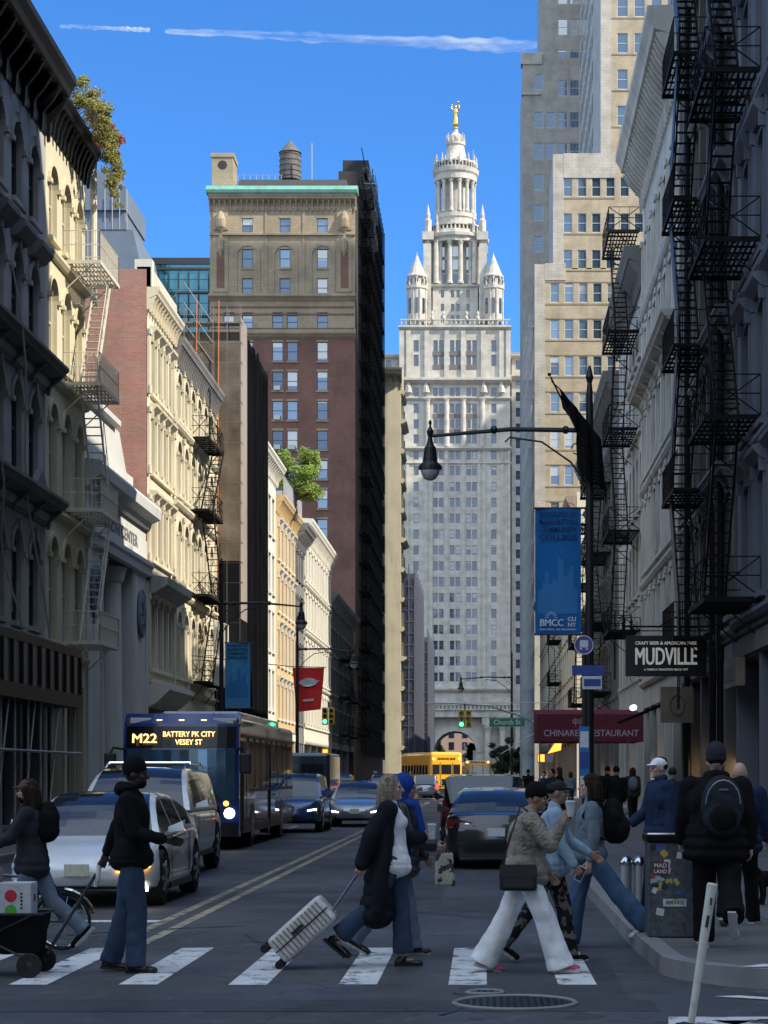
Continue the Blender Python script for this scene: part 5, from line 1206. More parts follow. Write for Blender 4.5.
    # lamps, grille, bumpers, plates
    for s_ in (-1, 1):
        if kind == 'ev':
            t = MB(); t.prism([(s_ * W * .27, h - .30, zf - .10), (s_ * W * .46, h - .50, zf - .02), (s_ * W * .475, h - .55, zf - .07), (s_ * W * .40, h - .30, zf - .17), (s_ * W * .29, h - .22, zf - .17)], (0, .18, -.03)); t.build('headlight', M['lamp_glass'], rt)
            t = MB(); t.prism([(s_ * W * .36, h - .12, zf - .36), (s_ * W * .44, h - .2, zf - .36), (s_ * W * .44, h - .2, zf - .42), (s_ * W * .36, h - .12, zf - .42)], (0, .1, 0)); t.build('fog_light', M['head_on'], rt)
            if amber: t = MB(); t.prism([(s_ * W * .26, h - .08, zf - .13), (s_ * W * .455, h - .22, zf - .06), (s_ * W * .455, h - .22, zf - .115), (s_ * W * .26, h - .06, zf - .175)], (0, .13, 0)); t.build('indicator', M['amber_on'] if s_ * (1 if face != 'toward' else -1) > 0 else M['lamp_glass'], rt)
        else:
            zl = zf - .12 if kind != 'suv' else zf - .16
            t = MB(); t.prism([(s_ * W * .24, h - .06, zl - .03), (s_ * W * .45, h - .26, zl + .05), (s_ * W * .46, h - .3, zl - .03), (s_ * W * .42, h - .17, zl - .10), (s_ * W * .27, h - .05, zl - .10)], (0, .07, 0)); o = t.build('headlight', M['lamp_glass'], rt)
            t = MB(); t.prism([(s_ * W * .29, h + .015, zl - .035), (s_ * W * .42, h - .09, zl + .0), (s_ * W * .42, h - .09, zl - .05), (s_ * W * .29, h + .015, zl - .075)], (0, .05, 0)); t.build('bulb', M['head_on'] if lights == 'on' else (M['head_dim'] if lights == 'dim' else M['lamp_glass']), o)
        zt_ = zr_ - .14
        t = MB()
        if kind == 'suv': t.prism([(s_ * W * .36, -h + .05, zt_ - .16), (s_ * W * .475, -h + .2, zt_ - .16), (s_ * W * .47, -h + .2, zt_ + .2), (s_ * W * .40, -h + .1, zt_ + .2)], (0, -.08, 0))
        else: t.prism([(s_ * W * .20, -h + .02, zt_ - .02), (s_ * W * .47, -h + .24, zt_ - .06), (s_ * W * .47, -h + .25, zt_ + .05), (s_ * W * .38, -h + .1, zt_ + .10), (s_ * W * .22, -h + .03, zt_ + .04)], (0, -.06, 0))
        t.build('tail_light', M['red_on'] if tail == 'on' else M['red_off'], rt)
        ym = y3 - .35; zmm = lerp_list(top, ym) + .08; xo = hw(ym)
        t = MB(); t.hexa([(s_ * (xo - .02), ym - .06, zmm - .06), (s_ * (xo + .20), ym - .02, zmm - .05), (s_ * (xo + .20), ym + .08, zmm - .04), (s_ * (xo - .02), ym + .06, zmm - .06),
                 (s_ * (xo - .02), ym - .06, zmm), (s_ * (xo + .19), ym - .02, zmm + .11), (s_ * (xo + .17), ym + .06, zmm + .09), (s_ * (xo - .02), ym + .06, zmm + .01)]); t.build('wing_mirror', paint if kind != 'van' else M['trim'], rt)
        if fine:
            for ya in ([s for p in pil[:2] for s in p][1::1][:2] if pil else []) + [y3 - .5]:
                t = MB(); t.box(s_ * (hw(ya) - .004), s_ * (hw(ya) + .004), ya - .006, ya + .006, zb + .12, lerp_list(top, ya) - .07); t.build('door_seam', M['trim'], rt)
            for ya in (-.55, .45): t = MB(); t.box(min(s_ * (hw(ya) - .005), s_ * (hw(ya) + .02)), max(s_ * (hw(ya) - .005), s_ * (hw(ya) + .02)), ya, ya + .18, zf - .0, zf + .035); t.build('door_handle', M['chrome'], rt)
            t = MB(); t.box(min(s_ * (W / 2 * .95), s_ * (W / 2 + .003)), max(s_ * (W / 2 * .95), s_ * (W / 2 + .003)), axles[1] + wr + .12, axles[0] - wr - .12, zb - .01, zb + .07); t.build('side_sill', M['trim'], rt)
    if kind == 'ev':
        t = MB(); t.prism([(-W * .36, h - .12, zb + .05), (W * .36, h - .12, zb + .05), (W * .30, h - .05, zb + .2), (-W * .30, h - .05, zb + .2)], (0, .07, 0)); t.build('lower_intake', M['trim'], rt)
    else:
        gz0, gz1 = grille or (zf - .30, zf - .12)
        t = MB(); t.prism([(-W * .22, h - .05, gz1), (W * .22, h - .05, gz1), (W * .17, h - .05, gz0), (-W * .17, h - .05, gz0)], (0, .065, 0)); g_ = t.build('grille', M['trim'], rt)
        t = MB()
        for k in range(4): z = gz0 + (gz1 - gz0) * (k + .5) / 4; t.box(-W * .19, W * .19, h + .014, h + .024, z - .006, z + .006)
        t.lathe((0, h + .02, (gz0 + gz1) / 2 + .02), [(.06, 0), (.05, .01)], 12, 'y'); t.build('grille_bars', M['chrome'], g_)
        t = MB(); t.prism([(-W * .38, h - .12, zb + .04), (W * .38, h - .12, zb + .04), (W * .33, h - .04, zb + .20), (-W * .33, h - .04, zb + .20)], (0, .07, 0)); t.build('lower_intake', M['trim'], rt)
    t = MB(); t.box(-W * .36, W * .36, -h - .03, -h + .1, zb + .02, zb + .18); t.build('rear_bumper', M['trim'] if kind != 'ev' else paint, rt)
    zp = zb + .22 if kind == 'ev' else zb + .24
    t = MB(); t.box(-.155, .155, h + .045, h + .065, zp, zp + .15); o = t.build('number_plate', M[plate], rt)
    zp = zr_ - .34 if kind == 'sedan' else zr_ - .45
    t = MB(); t.box(-.155, .155, -h - .06, -h - .04, zp, zp + .15); t.build('number_plate', M['plate2'], rt)
    if kind == 'sedan': t = MB(); t.box(-W * .3, W * .3, -h - .012, -h + .03, zr_ - .13, zr_ - .105); t.build('boot_trim', M['chrome'], rt)
    if rails:
        for s_ in (-1, 1):
            t = MB(); xr = W / 2 * roof_in * .92; t.tube([(s_ * xr, y1 + .1, hb), (s_ * xr, y1 + .2, hb + .07), (s_ * xr, y2 - .2, hb + .09), (s_ * xr, y2 - .05, hb + .02)], .02, 6); t.build('roof_rail', M['chrome'], rt)
    if bars:
        t = MB(); xr = W / 2 * roof_in * .95
        for ya in (y2 - .5, y1 + .5): t.box(-xr, xr, ya - .03, ya + .03, hb + .06, hb + .1)
        t.build('roof_bars', M['trim'], rt)
        for k in range(bars): t = MB(); x = -xr + 2 * xr * (k + .5) / bars; t.box(x - .12, x + .12, y2 - .56, y2 - .5, hb + .075, hb + .125); t.build('roof_lamp', M['lamp_white'], rt)
    for o in rt.children:          # round the nose and tail in plan
        if o.type != 'MESH' or o.name.split('.')[0] in ('cabin', 'windscreen', 'rear_window', 'side_window', 'wing_mirror', 'roof_rail', 'roof_bars', 'roof_lamp'): continue
        for q in [o] + list(o.children):
            if q.type != 'MESH': continue
            for v in q.data.vertices:
                a = min(1.1, abs(v.co.y) / h)
                if a > .55: s0 = 1 if v.co.y > 0 else -1; k = ((a - .55) / .45) ** 2; v.co.y -= s0 * k * (.17 * (v.co.x / (W / 2)) ** 2 + .07 * max(0, v.co.z - .5) / .4)
            q.data.update()
    # wipers
    t = MB(); 
    for s_ in (-1, 1): t.bar((s_ * .1 - .3, y3 - .06, lerp_list(top, y3) + .045), (s_ * .1 + .25, y3 - .2, lerp_list(top, y3) + .12), .015)
    t.build('wiper', M['trim'], rt)
    return rt
SEDAN = dict(top=[(-2.45, .86), (-2.3, .98), (-1.5, 1.03), (0, .97), (.9, .95), (1.5, .90), (2.1, .78), (2.45, .62)], roof=(-1.85, -.95, .25, 1.15), hb=1.44, pil=((-1.3, -.75), (-.68, .12), (.2, .95)))
SUVK = dict(top=[(-2.35, 1.02), (-1.5, 1.08), (0, 1.08), (1.0, 1.06), (1.4, 1.02), (2.0, .96), (2.35, .80)], roof=(-2.28, -2.0, .35, 1.15), hb=1.72, pil=((-1.95, -1.2), (-1.1, -.25), (-.15, .75)), kind='suv', suvrear=True, wr=.36, zb=.26, roof_in=.76)
car('white_electric_car', 'pearl white car nearest the crosswalk, its amber indicator and fog lamp lit', 'car', M['car_white'], 4.7, 1.92, top=[(-2.35, .92), (-2.0, 1.0), (-1.2, .99), (0, .95), (.9, .93), (1.3, .88), (1.9, .76), (2.35, .60)],
    roof=(-2.0, -.7, .30, 1.35), hb=1.45, pil=((-1.5, -.75), (-.65, .2), (.3, 1.15)), kind='ev', cx=-5.12, cy=27.45, amber=True, wr=.36, roof_in=.70)
car('white_suv', 'large white sport utility vehicle with a row of roof lamps, just behind the nearest car', 'suv', M['car_white'], 5.2, 2.02, top=[(-2.6, 1.05), (-1.5, 1.12), (0, 1.12), (1.0, 1.12), (1.5, 1.10), (2.2, 1.04), (2.6, .86)], roof=(-2.5, -1.95, .40, 1.42),
    hb=1.80, pil=((-2.05, -1.35), (-1.2, -.3), (-.18, .95)), kind='suv', suvrear=True, wr=.40, zb=.32, roof_in=.735, axles=(1.65, -1.5), cx=-5.87, cy=34.9, lights='dim', rails=True, bars=6)
car('dark_blue_suv', 'dark blue crossover with slanting lit headlights close behind the city bus', 'car', M['car_blue'], 4.6, 1.88, cx=-5.72, cy=60.6, lights='on', **SUVK)
car('silver_sedan', 'silver blue sedan with a black grille directly behind the dark blue crossover', 'car', M['car_silver'], 4.9, 1.84, cx=-4.22, cy=67.1, lights='on', grille=(.36, .58), **SEDAN)
car('navy_suv', 'navy sport utility vehicle with headlights on behind the silver blue sedan', 'car', M['car_navy'], 4.7, 1.95, cx=-3.55, cy=76.6, lights='on', rails=True, **SUVK)
car('grey_sedan', 'grey sedan in the far queue beside the dark van', 'car', M['car_grey'], 4.8, 1.84, cx=-5.7, cy=88, lights='dim', fine=False, **SEDAN)
car('pale_sedan', 'pale silver sedan far down the left queue', 'car', M['car_white'], 4.8, 1.84, cx=-7.1, cy=98, lights='dim', fine=False, **SEDAN)
car('pale_sedan', 'white sedan at the far junction with headlights lit', 'car', M['car_white'], 4.8, 1.84, cx=-5.4, cy=112, lights='on', fine=False, **SEDAN)
car('grey_suv', 'pale grey utility vehicle with red tail lamps in front of the school bus', 'car', M['car_silver'], 4.7, 1.88, cx=-4.1, cy=139, face='away', tail='on', fine=False, **SUVK)
car('black_suv', 'boxy black utility vehicle seen from behind, ahead of the black sedan', 'car', M['car_black'], 4.7, 1.92, top=[(-2.35, 1.08), (-1.5, 1.12), (1.0, 1.12), (2.0, 1.06), (2.35, .9)], roof=(-2.3, -2.2, .8, 1.15), hb=1.69, pil=((-2.1, -1.3), (-1.2, -.2), (-.1, .85)),
    kind='suv', suvrear=True, wr=.40, zb=.32, roof_in=.88, cx=-.02, cy=45.5, face='away', rails=False)
car('black_sedan', 'glossy black sedan seen from behind in the right lane', 'car', M['car_black'], 4.9, 1.86, cx=.20, cy=38.0, face='away', **SEDAN)
car('dark_sedan', 'dark sedan far ahead in the right lane', 'car', M['car_grey'], 4.8, 1.84, cx=-.9, cy=99, face='away', fine=False, **SEDAN)
car('silver_sedan', 'small silver sedan in the distance crossing toward the camera, left of the school bus', 'car', M['car_silver'], 4.7, 1.82, cx=-6.3, cy=124, lights='dim', fine=False, **SEDAN)
car('grey_suv', 'dull grey utility vehicle in the far left lane near the walk signal', 'car', M['car_grey'], 4.7, 1.88, cx=-8.2, cy=112, lights='dim', fine=False, **SUVK)
car('dark_sedan', 'dark sedan turning at the far junction in front of the second school bus', 'car', M['car_navy'], 4.8, 1.84, cx=-.7, cy=136, face='away', fine=False, tail='on', **SEDAN)
# dark box van
def boxbus(name, label, cat, cx, cy, L, W, H, body, face, group=None):
    rt = root(name, (cx, cy, 0), label, cat, group, rz=math.pi if face == 'toward' else 0); return rt
def rbox(x0, x1, y0, y1, z0, z1, r, seg=3):
    """closed box with rounded edges as MB"""
    bm = bmesh.new(); bmesh.ops.create_cube(bm, size=1)
    for v in bm.verts: v.co = Vector(((x0 + x1) / 2 + v.co.x * (x1 - x0), (y0 + y1) / 2 + v.co.y * (y1 - y0), (z0 + z1) / 2 + v.co.z * (z1 - z0)))
    bmesh.ops.bevel(bm, geom=list(bm.edges), offset=r, segments=seg, affect='EDGES', profile=.5)
    m = MB(); m.add([v.co.copy() for v in bm.verts], [tuple(v.index for v in f.verts) for f in bm.faces]); bm.free(); return m
rt = root('delivery_van', (-6.65, 75, 0), 'dark blue high-roofed van behind the bus', 'van', 'cars queueing in the street', rz=math.pi)
rbox(-1, 1, -3, 2.2, .4, 2.5, .12).build('cargo_box', M['car_navy'], rt)
t = rbox(-.95, .95, 2.0, 3.0, .4, 1.25, .12); t.build('bonnet', M['car_navy'], rt)
t = MB(); t.prism([(-.85, 2.21, 1.25), (.85, 2.21, 1.25), (.8, 2.21, 2.1), (-.8, 2.21, 2.1)], (0, .02, 0)); t.build('windscreen', M['car_glass'], rt)
for s_ in (-1, 1):
    t = MB(); t.box(s_ * .6 - .15, s_ * .6 + .15, 2.99, 3.02, .85, 1.0); t.build('headlight', M['head_dim'], rt)
    for y in (-2, 2.2): wheel(rt, s_ * .98, y, .38, .24)
t = MB(); t.box(-.4, .4, 3.0, 3.03, .6, .95); t.build('grille', M['trim'], rt)
# city bus
bx, by = -6.83, 51.2; rt = root('city_bus', (bx, by, 0), 'blue fronted city bus with amber M22 destination sign and lit headlights', 'bus', rz=math.pi)
M['bus_blue'] = carpaint('bus_blue_paint', (.008, .035, .20), .1, .35); M['bus_side'] = carpaint('bus_grey_side', (.14, .145, .15), .4, .35); M['bus_screen'] = plain('bus_windscreen', (.10, .20, .30), .05, .6, .9); M['bus_roof'] = carpaint('bus_roof', (.35, .36, .37), .3, .4)
M['led_black'] = plain('sign_black', (.006, .007, .009), .2); M['led'] = glow('amber_led', (1, .60, .22), 1.7)
Lb, Wb = 12.8, 2.6; hb_ = Lb / 2
t = rbox(-Wb / 2, Wb / 2, -hb_, hb_ - .25, .38, 3.0, .14); t.build('side_shell', M['bus_side'], rt)
t = MB()     # front cap, gently curved across and raked back at the top
def capx(u, z): return hb_ + .0 - .16 * (abs(u) ** 2.6) - max(0, z - 2.2) * .22 - max(0, z - 2.85) * .9
us_ = [-1 + 2 * k / 16 for k in range(17)]; zs_ = [.30, .5, .9, 1.3, 1.8, 2.2, 2.6, 2.85, 2.98, 3.08]
for (za, zb_) in zip(zs_, zs_[1:]):
    for ua, ub in zip(us_, us_[1:]):
        wa = Wb / 2; t.quad((ua * wa, capx(ua, za), za), (ub * wa, capx(ub, za), za), (ub * wa, capx(ub, zb_), zb_), (ua * wa, capx(ua, zb_), zb_))
for s_ in (-1, 1):
    for (za, zb_) in zip(zs_, zs_[1:]): t.quad((s_ * Wb / 2, capx(1, za), za), (s_ * Wb / 2, hb_ - .5, za), (s_ * Wb / 2, hb_ - .5, zb_), (s_ * Wb / 2, capx(1, zb_), zb_))
for ua, ub in zip(us_, us_[1:]): t.quad((ua * 1.3, capx(ua, 3.08), 3.08), (ub * 1.3, capx(ub, 3.08), 3.08), (ub * 1.3, hb_ - 1.6, 3.04), (ua * 1.3, hb_ - 1.6, 3.04))
t.build('front_cap', M['bus_blue'], rt)
def cappanel(nm, u0, u1, z0, z1, pr, m, par=rt):
    t = MB(); n = 12; k_ = 4
    for i in range(n):
        a = u0 + (u1 - u0) * i / n; b = u0 + (u1 - u0) * (i + 1) / n
        for j in range(k_): za = z0 + (z1 - z0) * j / k_; zb2 = z0 + (z1 - z0) * (j + 1) / k_; t.quad((a * 1.3, capx(a, za) + pr, za), (b * 1.3, capx(b, za) + pr, za), (b * 1.3, capx(b, zb2) + pr, zb2), (a * 1.3, capx(a, zb2) + pr, zb2))
    return t.build(nm, m, par)
cappanel('windscreen', -.93, .93, 1.12, 2.26, .012, M['bus_screen'])
sg = cappanel('destination_sign', -.95, .95, 2.30, 2.78, .014, M['led_black'])
lettering('route_number', 'M22', .30, M['led'], sg, (.80, hb_ + .0, 2.50), (-1, 0, 0), (0, -.2, 1), .004, .0, align='CENTER', width=.54, dup=.005)
lettering('destination_text', 'BATTERY PK CITY', .17, M['led'], sg, (-.20, hb_ + .03, 2.60), (-1, 0, 0), (0, -.2, 1), .004, .0, width=1.16, dup=.003)
lettering('destination_text', 'VESEY ST', .17, M['led'], sg, (-.20, hb_ + .05, 2.42), (-1, 0, 0), (0, -.2, 1), .004, .0, width=.60, dup=.003)
cappanel('lower_bumper', -.99, .99, .30, .62, .05, M['trim'])
for s_ in (-1, 1):
    t = MB(); u = s_ * .84; y = capx(u, .85); t.lathe((u * 1.3, y - .02, .83), [(.12, 0), (.12, .05), (.09, .06)], 16, 'y'); t.build('headlight', M['head_on'] if s_ < 0 or 1 else M['lamp_glass'], rt)
    t = MB(); t.lathe((s_ * 1.02, capx(s_ * .78, 1.05) - .01, 1.05), [(.06, 0), (.06, .04)], 10, 'y'); t.build('indicator', M['amber_on'], rt)
    t = MB(); t.tube([(s_ * 1.2, hb_ - .2, 2.25), (s_ * 1.45, hb_ + .25, 2.3), (s_ * 1.5, hb_ + .35, 2.15)], .03, 6); t.build('mirror_arm', M['trim'], rt)
    m_ = rbox(s_ * 1.5 - .13, s_ * 1.5 + .13, hb_ + .26, hb_ + .4, 1.72, 2.18, .04); m_.build('wing_mirror', M['trim'], rt)
    for y in (3.7, -3.1): wheel(rt, s_ * (Wb / 2 + .0), y, .48, .28)
    t = MB(); ys_ = [hb_ - 1.9 - k * 1.28 for k in range(8)]
    for k, y in enumerate(ys_): t.box(min(s_ * 1.305, s_ * 1.32), max(s_ * 1.305, s_ * 1.32), y - 1.12, y, 1.45, 2.5)
    t.build('side_windows', M['car_glass'], rt)
    t = MB()
    for k, y in enumerate(ys_): t.box(min(s_ * 1.3, s_ * 1.326), max(s_ * 1.3, s_ * 1.326), y + .0, y + .1, 1.4, 2.55)
    t.box(min(s_ * 1.3, s_ * 1.322), max(s_ * 1.3, s_ * 1.322), -hb_ + .3, hb_ - .6, 2.55, 2.62); t.box(min(s_ * 1.3, s_ * 1.322), max(s_ * 1.3, s_ * 1.322), -hb_ + .3, hb_ - .6, 1.30, 1.38); t.box(min(s_ * 1.3, s_ * 1.318), max(s_ * 1.3, s_ * 1.318), -hb_ + .3, hb_ - .6, .36, .56)
    for y in (3.7, -3.1): t.prism([(s_ * 1.3, y + .62 * math.cos(a * math.pi / 10), .42 + .62 * math.sin(a * math.pi / 10)) for a in range(11)], (s_ * .012, 0, 0))
    t.build('side_trim', M['trim'], rt)
for k, y in enumerate((hb_ - 1.25, -.6)):     # passenger doors on its right-hand side
    t = MB(); t.box(-1.335, -1.3, y - .55, y + .6, .42, 2.45); d_ = t.build('passenger_door', M['trim'], rt)
    t = MB()
    for q in (y - .5, y + .06): t.box(-1.345, -1.33, q, q + .48, .7, 2.3)
    t.build('pane', M['car_glass'], d_)
    t = MB(); t.box(1.3, 1.335, y - .55, y + .6, 1.4, 2.45); t.build('driver_window', M['car_glass'], rt) if k == 0 else None
rbox(-.95, .95, -hb_ + .6, hb_ - 3.2, 2.95, 3.22, .08).build('roof_pod', M['bus_roof'], rt)
rbox(-.6, .6, hb_ - 2.8, hb_ - 1.3, 2.98, 3.14, .05).build('front_roof_pod', M['bus_roof'], rt)
for k in range(5):
    t = MB(); x = -1 + k * .5; t.box(x - .06, x + .06, capx(x / 1.3, 2.95) - .02, capx(x / 1.3, 2.95) + .04, 2.90, 2.94); t.build('marker_lamp', M['lamp_warm'], rt)
for k in range(2): t = MB(); t.bar((-.9 + k * .9, hb_ + .03, 1.15), (-.35 + k * .9, hb_ - .02, 1.65), .02); t.build('wiper', M['trim'], rt)
# school buses
M['bus_yellow'] = carpaint('school_bus_yellow', (.85, .42, .02), 0, .4)
def school_bus(cx, cy, label, L=11, H=3.25, rz=0):
    rt = root('school_bus', (cx, cy, 0), label, 'school bus', 'yellow school buses at the far junction', rz=rz); W = 2.4; h = L / 2
    t = rbox(-W / 2, W / 2, -h, h - 1.2, .55, H, .22); t.build('body', M['bus_yellow'], rt)
    rbox(-.95, .95, h - 1.3, h, .5, 1.6, .12).build('bonnet', M['bus_yellow'], rt)
    for x0, x1, z0, z1, nm in ((-1.02, -.52, 1.75, 2.45, 'rear_window'), (-.38, .38, 1.75, 2.45, 'rear_window'), (.52, 1.02, 1.75, 2.45, 'rear_window'), (-.36, .36, .95, 1.4, 'lower_window')):
        t = MB(); t.box(x0, x1, -h - .02, -h + .02, z0, z1); t.build(nm, M['glass_dark'], rt)
    t = MB(); t.box(-.48, -.44, -h - .015, -h, .6, 2.6); t.box(.44, .48, -h - .015, -h, .6, 2.6); t.box(-1.15, 1.15, -h - .03, -h, .85, .9); t.build('door_frame', M['trim'], rt)
    for s_ in (-1, 1):
        t = MB(); t.lathe((s_ * .95, -h - .03, 2.85), [(.1, 0), (.1, .04)], 10, 'y'); t.build('warning_lamp', M['amber_on'], rt)
        t = MB(); t.lathe((s_ * .95, -h - .03, 1.45), [(.11, 0), (.11, .04)], 10, 'y'); t.build('tail_light', M['red_on'], rt)
        t = MB()
        for k in range(9): y = -h + .8 + k * .95; t.box(min(s_ * 1.19, s_ * 1.215), max(s_ * 1.19, s_ * 1.215), y, y + .75, 1.75, 2.4)
        t.build('side_windows', M['glass_dark'], rt)
        for y in (-3, 3.8): wheel(rt, s_ * 1.18, y, .48, .3)
    t = MB(); t.box(-1.15, 1.15, -h - .1, -h + .05, .45, .72); t.build('rear_bumper', M['trim'], rt)
    lettering('bus_lettering', 'SCHOOL BUS', .2, M['trim'], rt, (0, -h - .012, 2.85), (1, 0, 0), (0, 0, 1), .003, .01, width=1.3)
    return rt
school_bus(-4.2, 149.5, 'yellow school bus with three rear windows, the nearer of the two', rz=R(15), H=3.35); school_bus(-.65, 186, 'yellow school bus in front of the tree, partly hidden by the nearer one', H=3.0)
# ------------------------------------------------------------------ people
def capsule(mb, p, q, r0, r1, n=12):
    p = Vector(p); q = Vector(q); d = q - p; L = d.length
    d = d.normalized() if L > 1e-6 else Z3
    a = d.orthogonal().normalized(); b = d.cross(a); base = len(mb.v); rings = []
    for k in range(1, 4): t = math.pi / 2 * k / 4; rings.append((-r0 * math.cos(t), r0 * math.sin(t)))
    rings.append((0, r0)); rings.append((L, r1))
    for k in range(3, 0, -1): t = math.pi / 2 * k / 4; rings.append((L + r1 * math.cos(t), r1 * math.sin(t)))
    vs = [p - d * r0] ; fs = []
    for h_, r in rings:
        for k in range(n): t = 2 * math.pi * k / n; vs.append(p + d * h_ + (a * math.cos(t) + b * math.sin(t)) * r)
    vs.append(q + d * r1); m = len(rings)
    for k in range(n): fs.append((0, 1 + (k + 1) % n, 1 + k)); fs.append((1 + (m - 1) * n + k, 1 + (m - 1) * n + (k + 1) % n, 1 + m * n))
    for i in range(m - 1):
        for k in range(n): fs.append((1 + i * n + k, 1 + i * n + (k + 1) % n, 1 + (i + 1) * n + (k + 1) % n, 1 + (i + 1) * n + k))
    mb.add(vs, fs)
def frust(mb, p, q, r0, r1, n=20, flat=1.0):
    """closed tapered tube with a flat open-looking end at q"""
    mb.tube([p, q], [r0, r1], n)
def ellip(mb, c, r, rot=None, n=16):
    c = Vector(c); vs = []; fs = []; m = n // 2; Rm = rot.to_matrix() if rot is not None else Matrix.Identity(3)
    vs.append(c + Rm @ Vector((0, 0, -r[2])))
    for i in range(1, m):
        t = -math.pi / 2 + math.pi * i / m
        for k in range(n): f = 2 * math.pi * k / n; vs.append(c + Rm @ Vector((r[0] * math.cos(t) * math.cos(f), r[1] * math.cos(t) * math.sin(f), r[2] * math.sin(t))))
    vs.append(c + Rm @ Vector((0, 0, r[2])))
    for k in range(n): fs.append((0, 1 + (k + 1) % n, 1 + k)); fs.append((1 + (m - 2) * n + k, 1 + (m - 2) * n + (k + 1) % n, len(vs) - 1))
    for i in range(m - 2):
        for k in range(n): fs.append((1 + i * n + k, 1 + i * n + (k + 1) % n, 1 + (i + 1) * n + (k + 1) % n, 1 + (i + 1) * n + k))
    mb.add(vs, fs)
def blob(name, mb, mat_, parent, vox=.012, sm=2, fold=0., fscale=(9, 9, 4), seed=0, fuzz=0.):
    """melt overlapping closed pieces into one continuous surface, then crease it"""
    o = mb.build(name, mat_)
    md = o.modifiers.new('r', 'REMESH'); md.mode = 'VOXEL'; md.voxel_size = vox; md.use_smooth_shade = True
    if sm: m2 = o.modifiers.new('s', 'SMOOTH'); m2.iterations = sm; m2.factor = .5
    me = eval_mesh(o); o.modifiers.clear()
    if len(me.vertices): o.data = me
    me = o.data
    if fold or fuzz:
        me.update(); ns = [v.normal.copy() for v in me.vertices]
        for v, n_ in zip(me.vertices, ns):
            p = v.co; q = Vector((p.x * fscale[0] + seed, p.y * fscale[1], p.z * fscale[2] + p.x * 3))
            d = abs(noise.noise(q)) * 2 - .35
            v.co = p + n_ * (fold * d + (fuzz * noise.noise(p * 70) if fuzz else 0))
        me.update()
    me.polygons.foreach_set('use_smooth', [True] * len(me.polygons)); o.parent = parent; return o
def cloth(name, c, rough=.95, weave=60, var=.12, sheen=.0, pattern=None):
    m, t, b = nodes(name); v = tc(t)
    col = ramp(t, noi(t, v, 6, 5), [(.3, dk(c, 1 - var * 2)), (.7, dk(c, 1 + var))])
    if pattern: col = mixc(t, ramp(t, noi(t, v, pattern[1], 3), [(.50, (0,) * 3), (.54, (1,) * 3)]), col, pattern[0])
    t.links.new(col, b.inputs['Base Color']); b.inputs['Roughness'].default_value = rough; b.inputs['Sheen Weight'].default_value = sheen; b.inputs['Specular IOR Level'].default_value = .1
    bump(t, b, noi(t, v, weave, 3), .4, .01); return m
def denim(name, c):
    m, t, b = nodes(name); v = tc(t)
    col = ramp(t, noi(t, v, 5, 5, .6, (1, 1, .5)), [(.3, dk(c, .7)), (.55, c), (.75, dk(c, 1.5))]); t.links.new(col, b.inputs['Base Color']); b.inputs['Roughness'].default_value = .9
    b.inputs['Specular IOR Level'].default_value = .2; bump(t, b, noi(t, v, 120, 2), .3, .005); return m
C_ = {}
C_['black'] = cloth('black_cloth', (.010, .010, .011)); C_['navy'] = cloth('navy_cloth', (.02, .035, .075)); C_['darkgrey'] = cloth('charcoal_cloth', (.035, .036, .042))
C_['white'] = cloth('white_cloth', (.84, .85, .87)); C_['ltblue'] = cloth('pale_blue_knit', (.30, .42, .52)); C_['greyblue'] = cloth('grey_blue_knit', (.16, .20, .24))
C_['beige'] = cloth('beige_fleece', (.30, .26, .22), var=.25, weave=35); C_['blue'] = cloth('bright_blue_cloth', (.02, .06, .30)); C_['coat'] = cloth('dark_coat', (.016, .018, .024))
C_['jean'] = denim('blue_denim', (.04, .068, .115)); C_['jean2'] = denim('mid_blue_denim', (.06, .11, .20)); C_['jean3'] = denim('grey_denim', (.14, .18, .23)); C_['pattern'] = cloth('patterned_cloth', (.02, .02, .022), pattern=((.18, .16, .14), 11))
C_['brown'] = cloth('brown_wool', (.13, .065, .055)); C_['puffer'] = plain('puffer_nylon', (.014, .015, .019), .38, grain=.1)
C_['leather'] = plain('black_leather', (.01, .01, .011), .35); C_['shoe_white'] = plain('white_shoe', (.55, .55, .56), .5); C_['shoe_pink'] = plain('pink_shoe', (.60, .10, .18), .5); C_['sole'] = plain('shoe_sole', (.4, .4, .4), .6); C_['shoe_blue'] = plain('blue_shoe', (.04, .2, .6), .5)
def skin(name, c): return plain(name, c, .5, 0, .4, grain=-.1, gscale=8)
SK = dict(dark=skin('deep_skin', (.045, .026, .018)), mid=skin('tan_skin', (.33, .20, .14)), fair=skin('fair_skin', (.50, .32, .25)))
HR = dict(black=plain('black_hair', (.010, .009, .009), .7, spec=.08, grain=.4, gscale=60), blonde=plain('ash_blonde_hair', (.30, .25, .19), .7, spec=.1, grain=.5, gscale=60), brown=plain('brown_hair', (.035, .022, .016), .7, spec=.08, grain=.4, gscale=60))
